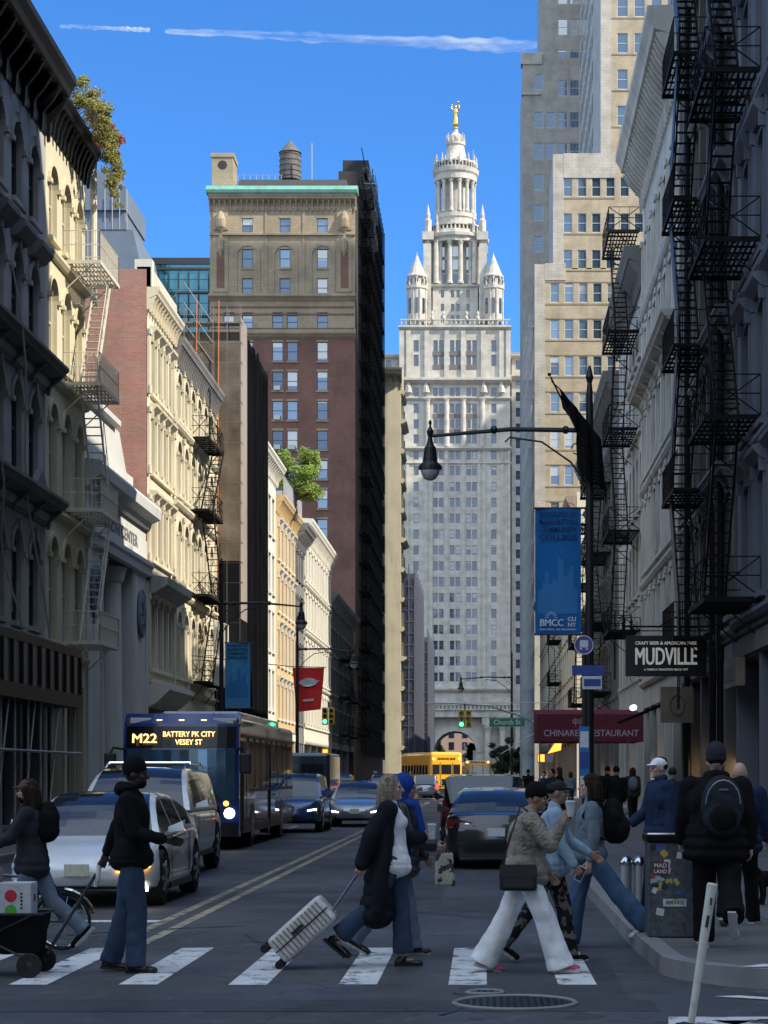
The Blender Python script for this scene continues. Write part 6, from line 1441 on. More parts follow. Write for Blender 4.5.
def person(label, loc, rz, h=1.7, legs=((12, 10, 0), (-12, 14, 20)), arms=((10, 4, 20), (-10, 4, 20)), lean=0, head=(0, 0), female=False, build=1.0, sk='fair', top='black', topkind='jacket', hem=.80, bottom='jean', legw=.075, hemw=.075, crop=0.,
           shoe='black', solem='sole', hair=None, hairkind='short', hat=None, vox=.011, fine=True, hood=False, group='people crossing at the junction', beard=False, collar=False, twist=0., coatback=None, puffy=0., fuzz=0., name='person', cuffs=0.):
    """joints from angles: legs = (thigh forward, knee bend, foot pitch); arms = (upper arm forward, out, elbow bend[, hand curl])"""
    S = h / 1.70; rt = root(name, loc, label, 'person', group, rz=rz)
    kt = [];
    def down(a, o=0): return Vector((math.sin(R(a)), math.sin(R(o)) * math.cos(R(a)), -math.cos(R(a)) * math.cos(R(o))))
    th, sh_ = .445 * S, .42 * S; tmp = []
    for (a, bnd, fp) in legs: tmp.append(th * math.cos(R(a)) + sh_ * math.cos(R(a - bnd)) + .075 * S + max(0, math.sin(R(fp))) * .13 * S)
    pz = max(tmp); hipw = (.085 if female else .088) * S * build
    L = []
    for s_, (a, bnd, fp) in zip((-1, 1), legs):      # first leg is the one on the person's right
        hp = Vector((0, s_ * hipw, pz)); kn = hp + down(a, 0) * th; an = kn + down(a - bnd) * sh_
        fd = Vector((math.cos(R(fp)), s_ * .12, -math.sin(R(fp)))).normalized(); L.append((hp, kn, an, fd))
    sp = Vector((math.sin(R(lean)), 0, math.cos(R(lean)))); pel = Vector((0, 0, pz)); che = pel + sp * .36 * S; shz = pel + sp * .50 * S; nk = pel + sp * .555 * S
    hc = nk + Vector((math.sin(R(lean + head[0])) * .125 + .02, 0, math.cos(R(lean + head[0])) * .125)) * S
    shw = (.165 if female else .19) * S * build; A = []
    for s_, ar in zip((-1, 1), arms):
        tw = s_ * math.sin(R(twist)) * .12; s0 = shz + Vector((tw, s_ * shw, -.02)); el = s0 + down(ar[0], s_ * ar[1]) * .285 * S
        fa = ar[0] + ar[2]; inw = ar[3] if len(ar) > 3 else 0
        wr = el + Vector((math.sin(R(fa)) * math.cos(R(inw)), -s_ * math.sin(R(inw)) * (.4 + abs(math.sin(R(fa)))) + s_ * math.sin(R(ar[1])) * .5, -math.cos(R(fa)))).normalized() * .25 * S
        A.append((s0, el, wr))
    v_ = vox * (1 if fine else 2)
    # body: one continuous figure
    b = MB(); hd = Quaternion((0, 1, 0), R(head[0] * .6 + lean * .5)) @ Quaternion((0, 0, 1), R(head[1]))
    def H(x, y, z): return hc + hd @ (Vector((x, y, z)) * S)
    ellip(b, H(-.008, 0, .02), (.092 * S, .075 * S, .098 * S), hd); ellip(b, H(.022, 0, -.045), (.066 * S, .056 * S, .068 * S), hd)
    if fine:
        capsule(b, H(.082, 0, .012), H(.104, 0, -.026), .009 * S, .014 * S, 8); ellip(b, H(.070, 0, -.088), (.024 * S, .026 * S, .018 * S), hd)
        ellip(b, H(.082, 0, -.052), (.012 * S, .022 * S, .006 * S), hd); ellip(b, H(.080, 0, -.063), (.011 * S, .019 * S, .006 * S), hd)
        for s_ in (-1, 1): ellip(b, H(.074, s_ * .028, .022), (.016 * S, .024 * S, .007 * S), hd); ellip(b, H(-.006, s_ * .077, -.008), (.018 * S, .007 * S, .030 * S), hd); ellip(b, H(.060, s_ * .038, -.022), (.022 * S, .02 * S, .022 * S), hd)
    capsule(b, nk - Vector((0, 0, .04)), H(-.005, 0, -.05), .055 * S, .050 * S)
    capsule(b, pel + sp * .05, che, .10 * S * build, .115 * S * build); capsule(b, shz + Vector((0, -shw * .75, -.03)), shz + Vector((0, shw * .75, -.03)), .055, .055)
    for (s0, el, wr) in A: capsule(b, s0, el, .045 * S, .036 * S); capsule(b, el, wr, .036 * S, .025 * S)
    for (hp, kn, an, fd) in L: capsule(b, hp, kn, .075 * S, .05 * S); capsule(b, kn, an, .048 * S, .034 * S); capsule(b, an - Z3 * .02, an + fd * .13 * S - Z3 * .045 * S, .032 * S, .022 * S)
    hands = []
    for i, (s0, el, wr) in enumerate(A):
        d = (wr - el).normalized(); s_ = (-1, 1)[i]; inn = Vector((0, -s_, 0)); n_ = (inn - d * inn.dot(d)).normalized(); sd = d.cross(n_) * s_
        # n_ points at the body; sd points forward, thumb side
        if sd.x < 0 and abs(d.x) < .8: sd = -sd
        if abs(d.x) >= .8 and sd.z < 0: sd = -sd
        pc = wr + d * .045 * S; capsule(b, wr + d * .015 * S + sd * .012, wr + d * .075 * S + sd * .014, .021 * S, .020 * S, 8); capsule(b, wr + d * .015 * S - sd * .012, wr + d * .075 * S - sd * .016, .021 * S, .018 * S, 8)
        if fine:
            curl = (arms[i][4] if len(arms[i]) > 4 else 35)
            for k, ln in enumerate((.068, .076, .070, .055)):
                base = wr + d * .082 * S + sd * (.030 - .020 * k) * S; d1 = (d * math.cos(R(curl * .6)) + n_ * math.sin(R(curl * .6))); d2 = (d * math.cos(R(curl * 1.7)) + n_ * math.sin(R(curl * 1.7)))
                m1 = base + d1 * ln * .5 * S; capsule(b, base, m1, .0095 * S, .0085 * S, 6); capsule(b, m1, m1 + d2 * ln * .5 * S, .0085 * S, .0075 * S, 6)
            t0 = wr + d * .03 * S + sd * .028 * S; t1 = t0 + (d * .6 + sd * .7 + n_ * .3).normalized() * .038 * S; capsule(b, t0, t1, .012 * S, .010 * S, 6); capsule(b, t1, t1 + (d * .8 + sd * .15 + n_ * .5).normalized() * .03 * S, .010 * S, .008 * S, 6)
        else: capsule(b, pc, pc + d * .08, .02, .012, 6)
        hands.append(rt.matrix_basis @ (wr + d * .085 * S + n_ * .03)); 
    blob('body', b, SK[sk], rt, .0075 if fine else .02, 1)
    # trousers
    t = MB(); ellip(t, pel + Vector((-.01, 0, .0)), (.118 * S * build, (.158 if female else .148) * S * build, .12 * S)); capsule(t, pel + sp * .0, pel + sp * .05, .105 * S * build, .10 * S * build)
    for (hp, kn, an, fd) in L:
        e = kn + (an - kn) * (1 - crop); capsule(t, hp + Z3 * .02, kn, .098 * S * build, legw * S * 1.02); n0 = 10
        # open hem: stacked rings flaring to the hem width
        capsule(t, kn, kn + (an - kn) * .3, legw * S, legw * S * .98); frust(t, kn, e + (an - kn).normalized() * .02, legw * S, hemw * S)
    o = blob('trousers', t, C_[bottom], rt, v_, 2, .009 if fine else 0, (8, 8, 6), seed=h * 10 + rz)
    # shoes
    for (hp, kn, an, fd) in L:
        hm = fd; heel = an - fd * .045 * S - Vector((0, 0, .045 * S)) ; t = MB(); fdn = fd
        capsule(t, heel + Z3 * .012, an + fd * .15 * S - Z3 * .05 * S, .036 * S, .030 * S, 12); capsule(t, an + Z3 * .0, heel, .040 * S, .038 * S); ellip(t, an + fd * .13 * S - Z3 * .048 * S, (.055 * S, .044 * S, .032 * S), fd.to_track_quat('X', 'Z'))
        so_ = blob('shoe', t, C_[shoe], rt, .009 if fine else .02, 1)
        t = MB(); w_ = fd.cross(Z3).normalized(); up_ = w_.cross(fd).normalized(); c0 = an - up_ * .068 * S
        t.hexa([c0 + fd * a - up_ * u + w_ * q for u in (.012, -.012) for a, q in ((-.078 * S, -.036), (.175 * S, -.034), (.175 * S, .034), (-.078 * S, .036))]); t.build('sole', C_[solem], so_)
    # upper garment
    ex = puffy; t = MB(); w_ = build * S
    ellip(t, che + Vector((0, 0, -.02)), ((.125 + ex) * w_, (.175 + ex - (.015 if female else 0)) * w_, .20 * S)); capsule(t, shz + Vector((0, -shw * .82, -.045)), shz + Vector((0, shw * .82, -.045)), (.068 + ex * .4) * S, (.068 + ex * .4) * S)
    if female and topkind != 'coat': ellip(t, che + Vector((.055, 0, .0)), (.09 * S, .13 * S, .085 * S))
    zhem = hem * S if hem < 1.2 else hem
    capsule(t, pel + sp * .05, che, (.13 + ex) * w_, (.128 + ex) * w_); ellip(t, Vector((0, 0, pz + .06)), ((.135 + ex) * w_, (.17 + ex) * w_, .16 * S))
    if topkind == 'coat':
        for k in range(5):
            f = k / 4; z = pz + (zhem - pz) * f; ellip(t, (-.02 - .05 * f, 0, z + .05), ((.15 + .05 * f) * w_, (.185 + .05 * f) * w_, .13))
    else: ellip(t, Vector((0, 0, max(zhem + .08, .5))), ((.162 + ex) * w_, (.19 + ex) * w_, .10)); ellip(t, Vector((0, 0, (max(zhem + .08, .5) + pz + .06) / 2)), ((.158 + ex) * w_, (.188 + ex) * w_, .11))
    for (s0, el, wr) in A:
        capsule(t, s0 - Z3 * .01, el, (.066 + ex * .4) * S, (.056 + ex * .4) * S); capsule(t, el, el + (wr - el) * (.90 - cuffs), (.055 + ex * .4) * S, (.042 + ex * .3) * S)
    capsule(t, nk - sp * .06, nk + sp * .0, .075 * S, .062 * S)
    if hood: ellip(t, nk + Vector((-.075, 0, .0)), (.075 * S, .12 * S, .065 * S)); ellip(t, nk + Vector((-.03, 0, .015)), (.085 * S, .10 * S, .045 * S))
    if collar: ellip(t, nk + Vector((.0, 0, .02)), (.075 * S, .08 * S, .05 * S))
    o = blob(topkind, t, C_[top], rt, v_, 2, .011 if fine else 0, (8, 8, 5), seed=h * 7 + rz + 3, fuzz=fuzz)
    # hair
    if hairkind and hair:
        t = MB()
        if hairkind == 'short': ellip(t, H(-.022, 0, .040), (.090 * S, .082 * S, .092 * S), hd)
        elif hairkind == 'bob' or hairkind == 'long':
            ellip(t, H(-.020, 0, .036), (.096 * S, .088 * S, .098 * S), hd); ln = .22 if hairkind == 'bob' else .36
            for s_ in (-1, -.5, 0, .5, 1): capsule(t, H(-.055 - .02 * (1 - abs(s_)), s_ * .062, .02), H(-.06 - .03 * (1 - abs(s_)), s_ * .072, .02 - ln), .042 * S, .034 * S)
            for s_ in (-1, 1): capsule(t, H(.0, s_ * .072, .03), H(-.01, s_ * .080, .02 - ln * .85), .026 * S, .022 * S)
        if fine and hairkind != 'short':
            st_ = MB(); hr = random.Random(int(h * 100)); ln = .24 if hairkind == 'bob' else .38
            for _ in range(150):
                a = hr.uniform(-2.1, 2.1); ca, sa = -math.cos(a), math.sin(a); q = ln * hr.uniform(.75, 1.05); w0 = hr.uniform(-.012, .012)
                st_.tube([H(-.01 + .02 * ca, .02 * sa, .128), H(-.015 + .085 * ca, .075 * sa, .085), H(-.02 + (.098 + w0) * ca, (.090 + w0) * sa, .0), H(-.03 + (.098 + w0) * ca, (.098 + w0) * sa, .02 - q * .6), H(-.035 + (.085 + w0 * 2) * ca, (.092 + w0 * 2) * sa, .02 - q)], [.003, .0045, .0045, .004, .0015], 4)
            st_.build('hair_strands', HR[hair], rt)
        blob('hair', t, HR[hair], rt, .010 if fine else .02, 1, .006, (30, 30, 5))
    if beard: t = MB(); ellip(t, H(.050, 0, -.075), (.045 * S, .050 * S, .045 * S), hd); blob('beard', t, HR['black'], rt, .009, 1)
    if fine:
        for s_ in (-1, 1): t = MB(); ellip(t, H(.079, s_ * .030, .004), (.008 * S, .012 * S, .006 * S), hd, 8); t.build('eye', M['trim'], rt)
    if hat:
        k, hm = hat; t = MB(); mt = C_[hm]
        if k == 'beanie': ellip(t, H(-.015, 0, .055), (.100 * S, .090 * S, .098 * S), hd); t.lathe((0, 0, 0), [(.001, 0), (.001, .001)], 3) if 0 else None; ellip(t, H(-.012, 0, .035), (.103 * S, .092 * S, .035 * S), hd)
        if k == 'tallbeanie': ellip(t, H(-.02, 0, .07), (.098 * S, .090 * S, .12 * S), hd); ellip(t, H(-.012, 0, .03), (.105 * S, .094 * S, .035 * S), hd)
        if k == 'cap': ellip(t, H(-.010, 0, .050), (.100 * S, .088 * S, .075 * S), hd); ellip(t, H(.085, 0, .040), (.065 * S, .070 * S, .012 * S), hd)
        if k == 'hood': ellip(t, H(-.03, 0, .03), (.115 * S, .105 * S, .125 * S), hd); capsule(t, H(-.05, 0, -.03), nk + Vector((-.03, 0, -.02)), .10 * S, .10 * S)
        o = blob('hat' if k != 'hood' else 'hood', t, mt, rt, .010 if fine else .02, 1, .003)
        if k == 'hood': pass
    rt_m = Matrix.Translation(rt.location) @ Matrix.Rotation(rz, 4, 'Z')
    return rt, dict(hands=[rt_m @ (wr + (wr - el).normalized() * .085 * S) for (s0, el, wr) in A], wrists=[rt_m @ a[2] for a in A], sh=rt_m @ shz, che=rt_m @ che, pel=rt_m @ pel, head=rt_m @ hc, arms=A, m=rt_m, pz=pz, S=S)
PI = math.pi
# man with the phone, pulling the wagon
p1, j1 = person('man in black jacket and jeans looking ahead with a phone in his hand', (-3.03, 17.15, 0), 0, 1.79, legs=((8, 10, 0), (-9, 7, 6)), arms=((12, 4, 66, 8, 20), (-34, 8, 12, 0, 70)), lean=0, head=(6, 0), sk='dark', top='black', hem=.83, bottom='jean', legw=.082, hemw=.082,
    shoe='leather', solem='leather', hair='black', hat=('beanie', 'black'), hood=True, beard=True, puffy=.015)
hp = j1['hands'][0]; o = root('phone', hp + Vector((.02, -.02, .035)), 'dark phone held out in the hand of the man in black', 'phone')
rbox(-.075, .075, -.036, .036, .008, .017, .004, 2).build('phone_case', M['trim'], o); t = MB(); t.quad((-.07, -.032, .0175), (.07, -.032, .0175), (.07, .032, .0175), (-.07, .032, .0175)); t.build('screen', M['car_glass'], o); o.rotation_euler = (0, R(-20), 0)
# folding wagon
hx = j1['hands'][1]
wg = root('folding_wagon', (-4.17, 16.9, 0), 'black fabric folding wagon loaded with a box and a paper bag', 'wagon')
t = MB(); t.hexa([(-.42, -.22, .2), (.40, -.22, .2), (.40, .22, .2), (-.42, .22, .2), (-.46, -.25, .52), (.46, -.25, .52), (.46, .25, .52), (-.46, .25, .52)]); blob('fabric_tub', t, C_['black'], wg, .02, 2, .012, (6, 6, 5))
t = MB(); t.tube([(-.47, -.26, .53), (.47, -.26, .53), (.47, .26, .53), (-.47, .26, .53)], .012, 6, closed=True)
for s_ in (-1, 1): t.tube([(-.4, s_ * .27, .14), (.4, s_ * .27, .52)], .01, 5); t.tube([(.4, s_ * .27, .14), (-.4, s_ * .27, .52)], .01, 5)
t.build('frame', M['trim'], wg)
for sx in (-1, 1):
    for sy in (-1, 1):
        w_ = MB(); w_.lathe((sx * .38, sy * .28 - .025, .105), [(.06, 0), (.10, 0), (.105, .01), (.105, .04), (.10, .05), (.06, .05)], 18, 'y'); q = w_.build('wheel', M['tyre'], wg)
        w_ = MB(); w_.lathe((sx * .38, sy * .28 - .03, .105), [(.012, 0), (.062, .01), (.062, .05), (.012, .06)], 12, 'y'); w_.build('hub', M['trim'], q)
hl = Vector(hx) - Vector((-4.17, 16.9, 0)); t = MB(); t.tube([(.47, 0, .18), hl], .014, 6); t.tube([hl + Vector((0, -.09, 0)), hl + Vector((0, .09, 0))], .016, 6); t.build('pull_handle', M['trim'], wg)
t = MB(); t.tube([hl + Vector((-.02, -.05, -.01)), hl + Vector((-.035, -.06, -.12)), hl + Vector((-.05, -.055, -.2))], [.022, .026, .015], 6); t.build('grip_cloth', C_['white'], wg)
M['carton'] = plain('white_carton', (.55, .57, .60), .6)
bx_ = root('carton', (-3.93, 16.82, .50), 'white carton with a red dot and a green dot standing in the wagon', 'box')
rbox(-.14, .14, -.12, .12, 0, .29, .006, 2).build('carton_body', M['carton'], bx_)
for z, m in ((.18, plain('red_dot', (.55, .02, .04), .5)), (.055, plain('green_dot', (.08, .45, .05), .5))):
    t = MB(); t.lathe((-.03, -.1225, z), [(.052, 0), (.052, .001)], 20, 'y'); t.build('printed_dot', m, bx_)
t = MB()
for k in range(5): t.box(.05, .068, -.1225, -.121, .07 + k * .03, .088 + k * .03)
t.build('side_print', M['trim'], bx_)
t = MB(); t.lathe((.1415, .0, .16), [(.035, 0), (.035, .001)], 16, 'x'); t.build('printed_dot', C_['brown'], bx_)
pb = root('paper_bag', (-4.18, 16.80, .48), 'tall brown paper bag in the wagon beside the white carton', 'bag'); t = MB(); t.hexa([(-.11, -.07, 0), (.10, -.07, 0), (.10, .09, 0), (-.11, .09, 0), (-.12, -.06, .42), (.11, -.08, .44), (.12, .08, .43), (-.11, .09, .42)])
blob('paper_shell', t, plain('kraft_paper', (.26, .21, .17), .85), pb, .014, 1, .010, (6, 6, 6))
pb = root('soft_bag', (-4.42, 17.0, .50), 'grey blue soft bag heaped at the back of the wagon', 'bag'); t = MB(); ellip(t, (0, 0, .22), (.22, .18, .26)); ellip(t, (.12, 0, .42), (.14, .14, .12)); blob('bag_body', t, cloth('slate_nylon', (.10, .17, .22), .5), pb, .014, 1, .02, (6, 6, 6))
# man wheeling a bicycle the other way
p2, j2 = person('bearded man in brown cap and dark jacket pushing a bicycle to the left', (-4.28, 18.9, 0), PI, 1.62, legs=((-24, 24, 46), (12, 10, 0)), arms=((30, 6, 40, 0, 60), (30, 6, 40, 0, 60)), lean=2, sk='fair', top='darkgrey', hem=.76, bottom='jean3', hair='brown', hairkind='bob', hat=('cap', 'brown'), beard=True, shoe='black', puffy=.02)
bk = root('bicycle', (-4.50, 19.25, 0), 'bicycle with a bright blue rear pannier being pushed by the bearded man', 'bicycle', rz=PI)
for y_, nm in ((.52, 0), (-.50, 0)):
    w_ = root('wheel', (0, 0, 0), None, None); w_.parent = bk
    t = MB(); t.tube([(y_ + .31 * math.cos(a * PI / 14), 0, .33 + .31 * math.sin(a * PI / 14)) for a in range(28)], .018, 6, closed=True); t.build('tyre', M['tyre'], w_)
    t = MB(); t.tube([(y_ + .288 * math.cos(a * PI / 14), 0, .33 + .288 * math.sin(a * PI / 14)) for a in range(28)], .009, 5, closed=True)
    for a in range(14): t.tube([(y_, 0, .33), (y_ + .288 * math.cos(a * PI / 7), 0, .33 + .288 * math.sin(a * PI / 7))], .0025, 3)
    t.lathe((y_, -.03, .33), [(.025, 0), (.025, .06)], 8, 'y'); t.build('rim', M['chrome'], w_)
t = MB(); st = (-.12, 0, .82); bb = (0, 0, .32); hdt = (.36, 0, .86)
for a, b_ in ((st, bb), (bb, (.40, 0, .72)), (st, hdt), (hdt, (.52, 0, .33)), (bb, (-.5, 0, .33)), (st, (-.5, 0, .33)), (hdt, (.34, 0, 1.0))): t.tube([a, b_], .017, 6)
t.build('frame', M['car_navy'], bk)
t = MB(); t.tube([(.34, 0, 1.0), (.36, .26, 1.03), (.26, .29, 1.02)], .013, 6); t.tube([(.34, 0, 1.0), (.36, -.26, 1.03), (.26, -.29, 1.02)], .013, 6); t.build('handlebar', M['chrome'], bk)
t = MB(); ellip(t, (-.15, 0, .88), (.13, .07, .03)); t.build('saddle', M['trim'], bk, smooth=True)
t = MB(); ellip(t, (-.40, .10, .62), (.12, .05, .13)); o = blob('pannier', t, C_['navy'], bk, .012, 1, .012, (9, 9, 9))
bk.scale = (.86, .86, .86)
t = MB(); t.tube([(-.5 + .36 * math.cos(a), 0, .33 + .36 * math.sin(a)) for a in [2.9 - k * .25 for k in range(9)]], .02, 5); t.build('mudguard', M['chrome'], bk)
t = MB(); t.tube([(0, -.08, .32), (.1, -.08, .18)], .01, 5); t.box(.06, .14, -.18, -.08, .165, .185); t.tube([(0, .08, .32), (-.1, .08, .46)], .01, 5); t.build('pedals', M['trim'], bk)
bp = root('backpack', j2['che'] + Vector((.17, 0, .02)), 'dark backpack on the back of the bearded man', 'backpack'); t = MB(); ellip(t, (0, 0, 0), (.10, .14, .20)); ellip(t, (-.01, 0, -.08), (.11, .14, .12)); blob('pack', t, C_['black'], bp, .013, 1, .01, (8, 8, 8))
# blonde woman with suitcase
p3, j3 = person('blonde woman in white shirt and open dark coat pulling a ribbed suitcase', (-.80, 17.6, 0), 0, 1.66, legs=((-28, 20, 40), (8, 6, 0)), arms=((-34, 6, 14, 0, 70), (6, 2, 92, -2, 75)), lean=-4, head=(2, -4), female=True, sk='fair', top='white', topkind='shirt', hem=.82, bottom='jean', legw=.075, hemw=.095, crop=.16,
    shoe='leather', solem='leather', hair='blonde', hairkind='bob')
S = j3['S']; pz = j3['pz']; t = MB()
for k in range(9):
    f = k / 8; z = pz + .40 - (pz + .40 - .46) * f; ellip(t, (-.085 - .07 * f, 0, z), (.085 + .075 * f, .185 + .05 * f, .12))
for s_ in (-1, 1): capsule(t, (-.03, s_ * .17, pz + .44), (-.13, s_ * .2, .52), .055, .065)
iv = j3['m'].inverted()
for (s0, el, wr) in j3['arms']: capsule(t, s0 + Vector((-.01, 0, .0)), el, .092, .084); capsule(t, el, el + (wr - el) * .96, .082, .066)
blob('coat', t, C_['coat'], p3, .011, 2, .014, (7, 7, 4))
t = MB(); t.tube([(.09, -.04, pz + .44), (.115, 0, pz + .34), (.09, .04, pz + .44)], .004, 4); ellip(t, (.125, 0, pz + .32), (.01, .015, .02), None, 8); t.build('necklace', M['trim'], p3)
def cup(h_, lab, m, hgt=.12):
    o = root('paper_cup', h_, lab, 'cup'); t = MB(); t.lathe((0, 0, -.05), [(.028, 0), (.040, hgt)], 16); t.build('cup_wall', m, o); t = MB(); t.lathe((0, 0, hgt - .05), [(.043, 0), (.043, .01), (.038, .014), (.036, .02)], 16); t.build('lid', m, o); return o
cup(j3['hands'][1] + Vector((.01, -.03, .02)), 'white paper cup held by the blonde woman', M['carton'])
hd_ = j3['hands'][0]; SA = R(42)      # suitcase leans on two wheels, handle reaches the hand
sc_ = root('suitcase', (-1.72, 17.5, 0), 'pale ribbed hard-shell suitcase rolling tilted behind the blonde woman', 'suitcase')
d_ = Vector((math.cos(SA), 0, math.sin(SA))); n_ = Vector((-math.sin(SA), 0, math.cos(SA)))
def SP(u, y, n): return Vector((0, y, .045)) + d_ * u + n_ * n
M['shell'] = plain('pale_suitcase_shell', (.70, .67, .64), .4, grain=.05)
sh = rbox(0, .60, -.19, .19, 0, .27, .045, 4); sh.v = [tuple(SP(x, y, z)) for x, y, z in sh.v]; so_ = sh.build('shell', M['shell'], sc_, smooth=False)
t = MB()
for k in range(13):
    u = .05 + .5 * k / 12
    t.prism([SP(u - .006, -.192, .03), SP(u + .006, -.192, .03), SP(u + .006, -.192, .24), SP(u - .006, -.192, .24)], Vector((0, .01, 0)) * -.35)
    t.prism([SP(u - .006, -.16, .270), SP(u + .006, -.16, .270), SP(u + .006, .16, .270), SP(u - .006, .16, .270)], n_ * .003)
t.build('grooves', plain('groove_grey', (.20, .19, .19), .6), so_)
t = MB(); t.prism([SP(.0, -.193, .130), SP(.6, -.193, .130), SP(.6, -.193, .142), SP(.0, -.193, .142)], Vector((0, -.004, 0))); t.build('zip_seam', M['trim'], so_)
t = MB(); t.prism([SP(.22, -.198, .15), SP(.34, -.198, .15), SP(.34, -.198, .18), SP(.22, -.198, .18)], (0, -.02, 0)); t.build('side_grip', M['trim'], so_)
for y in (-.14, .14):
    for n0, u0 in ((.04, -.02), (.23, -.02)):
        t = MB(); t.lathe(tuple(SP(u0 - .03, y - .02, n0)), [(.015, 0), (.038, 0), (.038, .04), (.015, .04)], 12, 'y'); t.build('wheel', M['tyre'], sc_)
t = MB(); hl = Vector(hd_) - Vector((-1.72, 17.5, 0))
for y in (-.06, .06): t.tube([SP(.58, y, .08), Vector((hl.x, y * .8 + hl.y * .3, hl.z))], .011, 6)
t.tube([Vector((hl.x, -.07, hl.z)), Vector((hl.x, hl.y + .03, hl.z))], .014, 6); t.build('telescopic_handle', M['rim'], sc_)
# companion in blue hood
p3b, j3b = person('person in bright blue hat and scarf with a black puffer jacket behind the blonde woman', (-.83, 18.75, 0), 0, 1.66, legs=((-20, 16, 30), (14, 8, 0)), arms=((14, 10, 60, 0, 60), (10, 10, 30)), lean=6, sk='mid', top='puffer', hem=.74, bottom='jean3', hat=('hood', 'blue'), puffy=.075, legw=.08, hemw=.09, shoe='leather')
t = MB(); b_ = j3b['m'].inverted(); c = b_ @ j3b['sh']; ellip(t, c + Vector((.06, 0, .02)), (.11, .12, .07)); capsule(t, c + Vector((.13, -.04, 0)), c + Vector((.19, -.05, -.30)), .05, .06); blob('scarf', t, C_['blue'], p3b, .012, 1, .008)
o = root('tote_bag', j3b['hands'][0] + Vector((.02, -.04, -.18)), 'pale striped tote bag carried by the person in blue', 'bag'); t = MB(); t.hexa([(-.08, -.03, -.16), (.10, -.03, -.16), (.10, .03, -.16), (-.08, .03, -.16), (-.07, -.02, .14), (.08, -.02, .14), (.08, .02, .14), (-.07, .02, .14)]); blob('bag_body', t, cloth('striped_canvas', (.42, .40, .34), pattern=((.05, .05, .05), 14)), o, .012, 1, .01)
# woman in beige fleece
p4, j4 = person('woman in beige fuzzy jacket and wide white trousers sipping from a cup', (.34, 17.1, 0), 0, 1.62, legs=((24, 6, -6), (-22, 6, 16)), arms=((38, 4, 112, 20, 60), (6, 6, 30)), lean=5, head=(12, 0), female=True, build=1.08, sk='mid', top='beige', hem=.76, bottom='white', legw=.095, hemw=.125,
    shoe='shoe_pink', solem='shoe_white', hair='black', hairkind='short', hat=('beanie', 'black'), puffy=.035, fuzz=.012, crop=-.04)
cup(j4['hands'][0] + Vector((.03, .0, .02)), 'white cup raised to the mouth of the woman in beige', M['carton'])
o = root('handbag', j4['pel'] + Vector((-.06, -.235, -.02)), 'black leather handbag on the hip of the woman in beige', 'bag'); rbox(-.16, .16, -.04, .04, -.12, .10, .03, 3).build('bag_body', C_['leather'], o); t = MB(); t.prism([(-.165, -.045, .0), (.165, -.045, .0), (.15, -.045, .105), (-.15, -.045, .105)], (0, -.008, 0)); t.build('flap', C_['leather'], o)
t = MB(); t.tube([(-.14, 0, .09), (-.06, -.01, .36), (.02, .02, .60), (.08, .1, .55)], .009, 5); t.build('strap', C_['leather'], o)
# companion in pale blue
p5, j5 = person('person in pale blue jumper, peaked cap and patterned trousers beside the woman in beige', (.60, 18.1, 0), 0, 1.63, legs=((-26, 12, 34), (16, 8, 0)), arms=((10, 6, 24, 0, 50), (28, 4, 30, 0, 30)), lean=3, female=True, sk='mid', top='ltblue', hem=.80, bottom='pattern', hair='black', hat=('cap', 'darkgrey'), shoe='black', puffy=.02)
o = root('white_phone', j5['hands'][0], 'white phone in the lowered hand of the person in pale blue', 'phone'); t = rbox(-.035, .035, -.005, .005, -.07, .07, .004, 2); t.build('phone_case', M['carton'], o); t = MB(); t.quad((-.03, -.0055, -.06), (.03, -.0055, -.06), (.03, -.0055, .06), (-.03, -.0055, .06)); t.build('screen', M['car_glass'], o); o.rotation_euler = (0, R(25), 0)
# brown haired woman stepping off the kerb
p6, j6 = person('brown haired woman in grey blue jumper and wide blue jeans striding left off the kerb', (1.02, 19.6, .0), PI, 1.68, legs=((16, 6, 0), (-37, 4, 30)), arms=((6, 6, 10), (-4, 8, 14)), lean=-2, female=True, sk='fair', top='greyblue', hem=.84, bottom='jean2', legw=.095, hemw=.11, hair='brown', hairkind='long', shoe='shoe_white', puffy=.02, crop=-.03)
bp = root('backpack', j6['che'] + Vector((.22, .0, -.02)), 'black backpack worn by the brown haired woman', 'backpack'); t = MB(); ellip(t, (0, 0, .0), (.12, .15, .23)); ellip(t, (.05, 0, -.08), (.12, .14, .15)); blob('pack', t, C_['black'], bp, .012, 1, .01, (8, 8, 8)); t = MB(); t.tube([(-.08, -.12, .2), (-.22, -.14, .22), (-.30, -.14, .05), (-.2, -.14, -.15), (-.05, -.12, -.18)], .014, 5); t.build('shoulder_strap', C_['black'], bp)
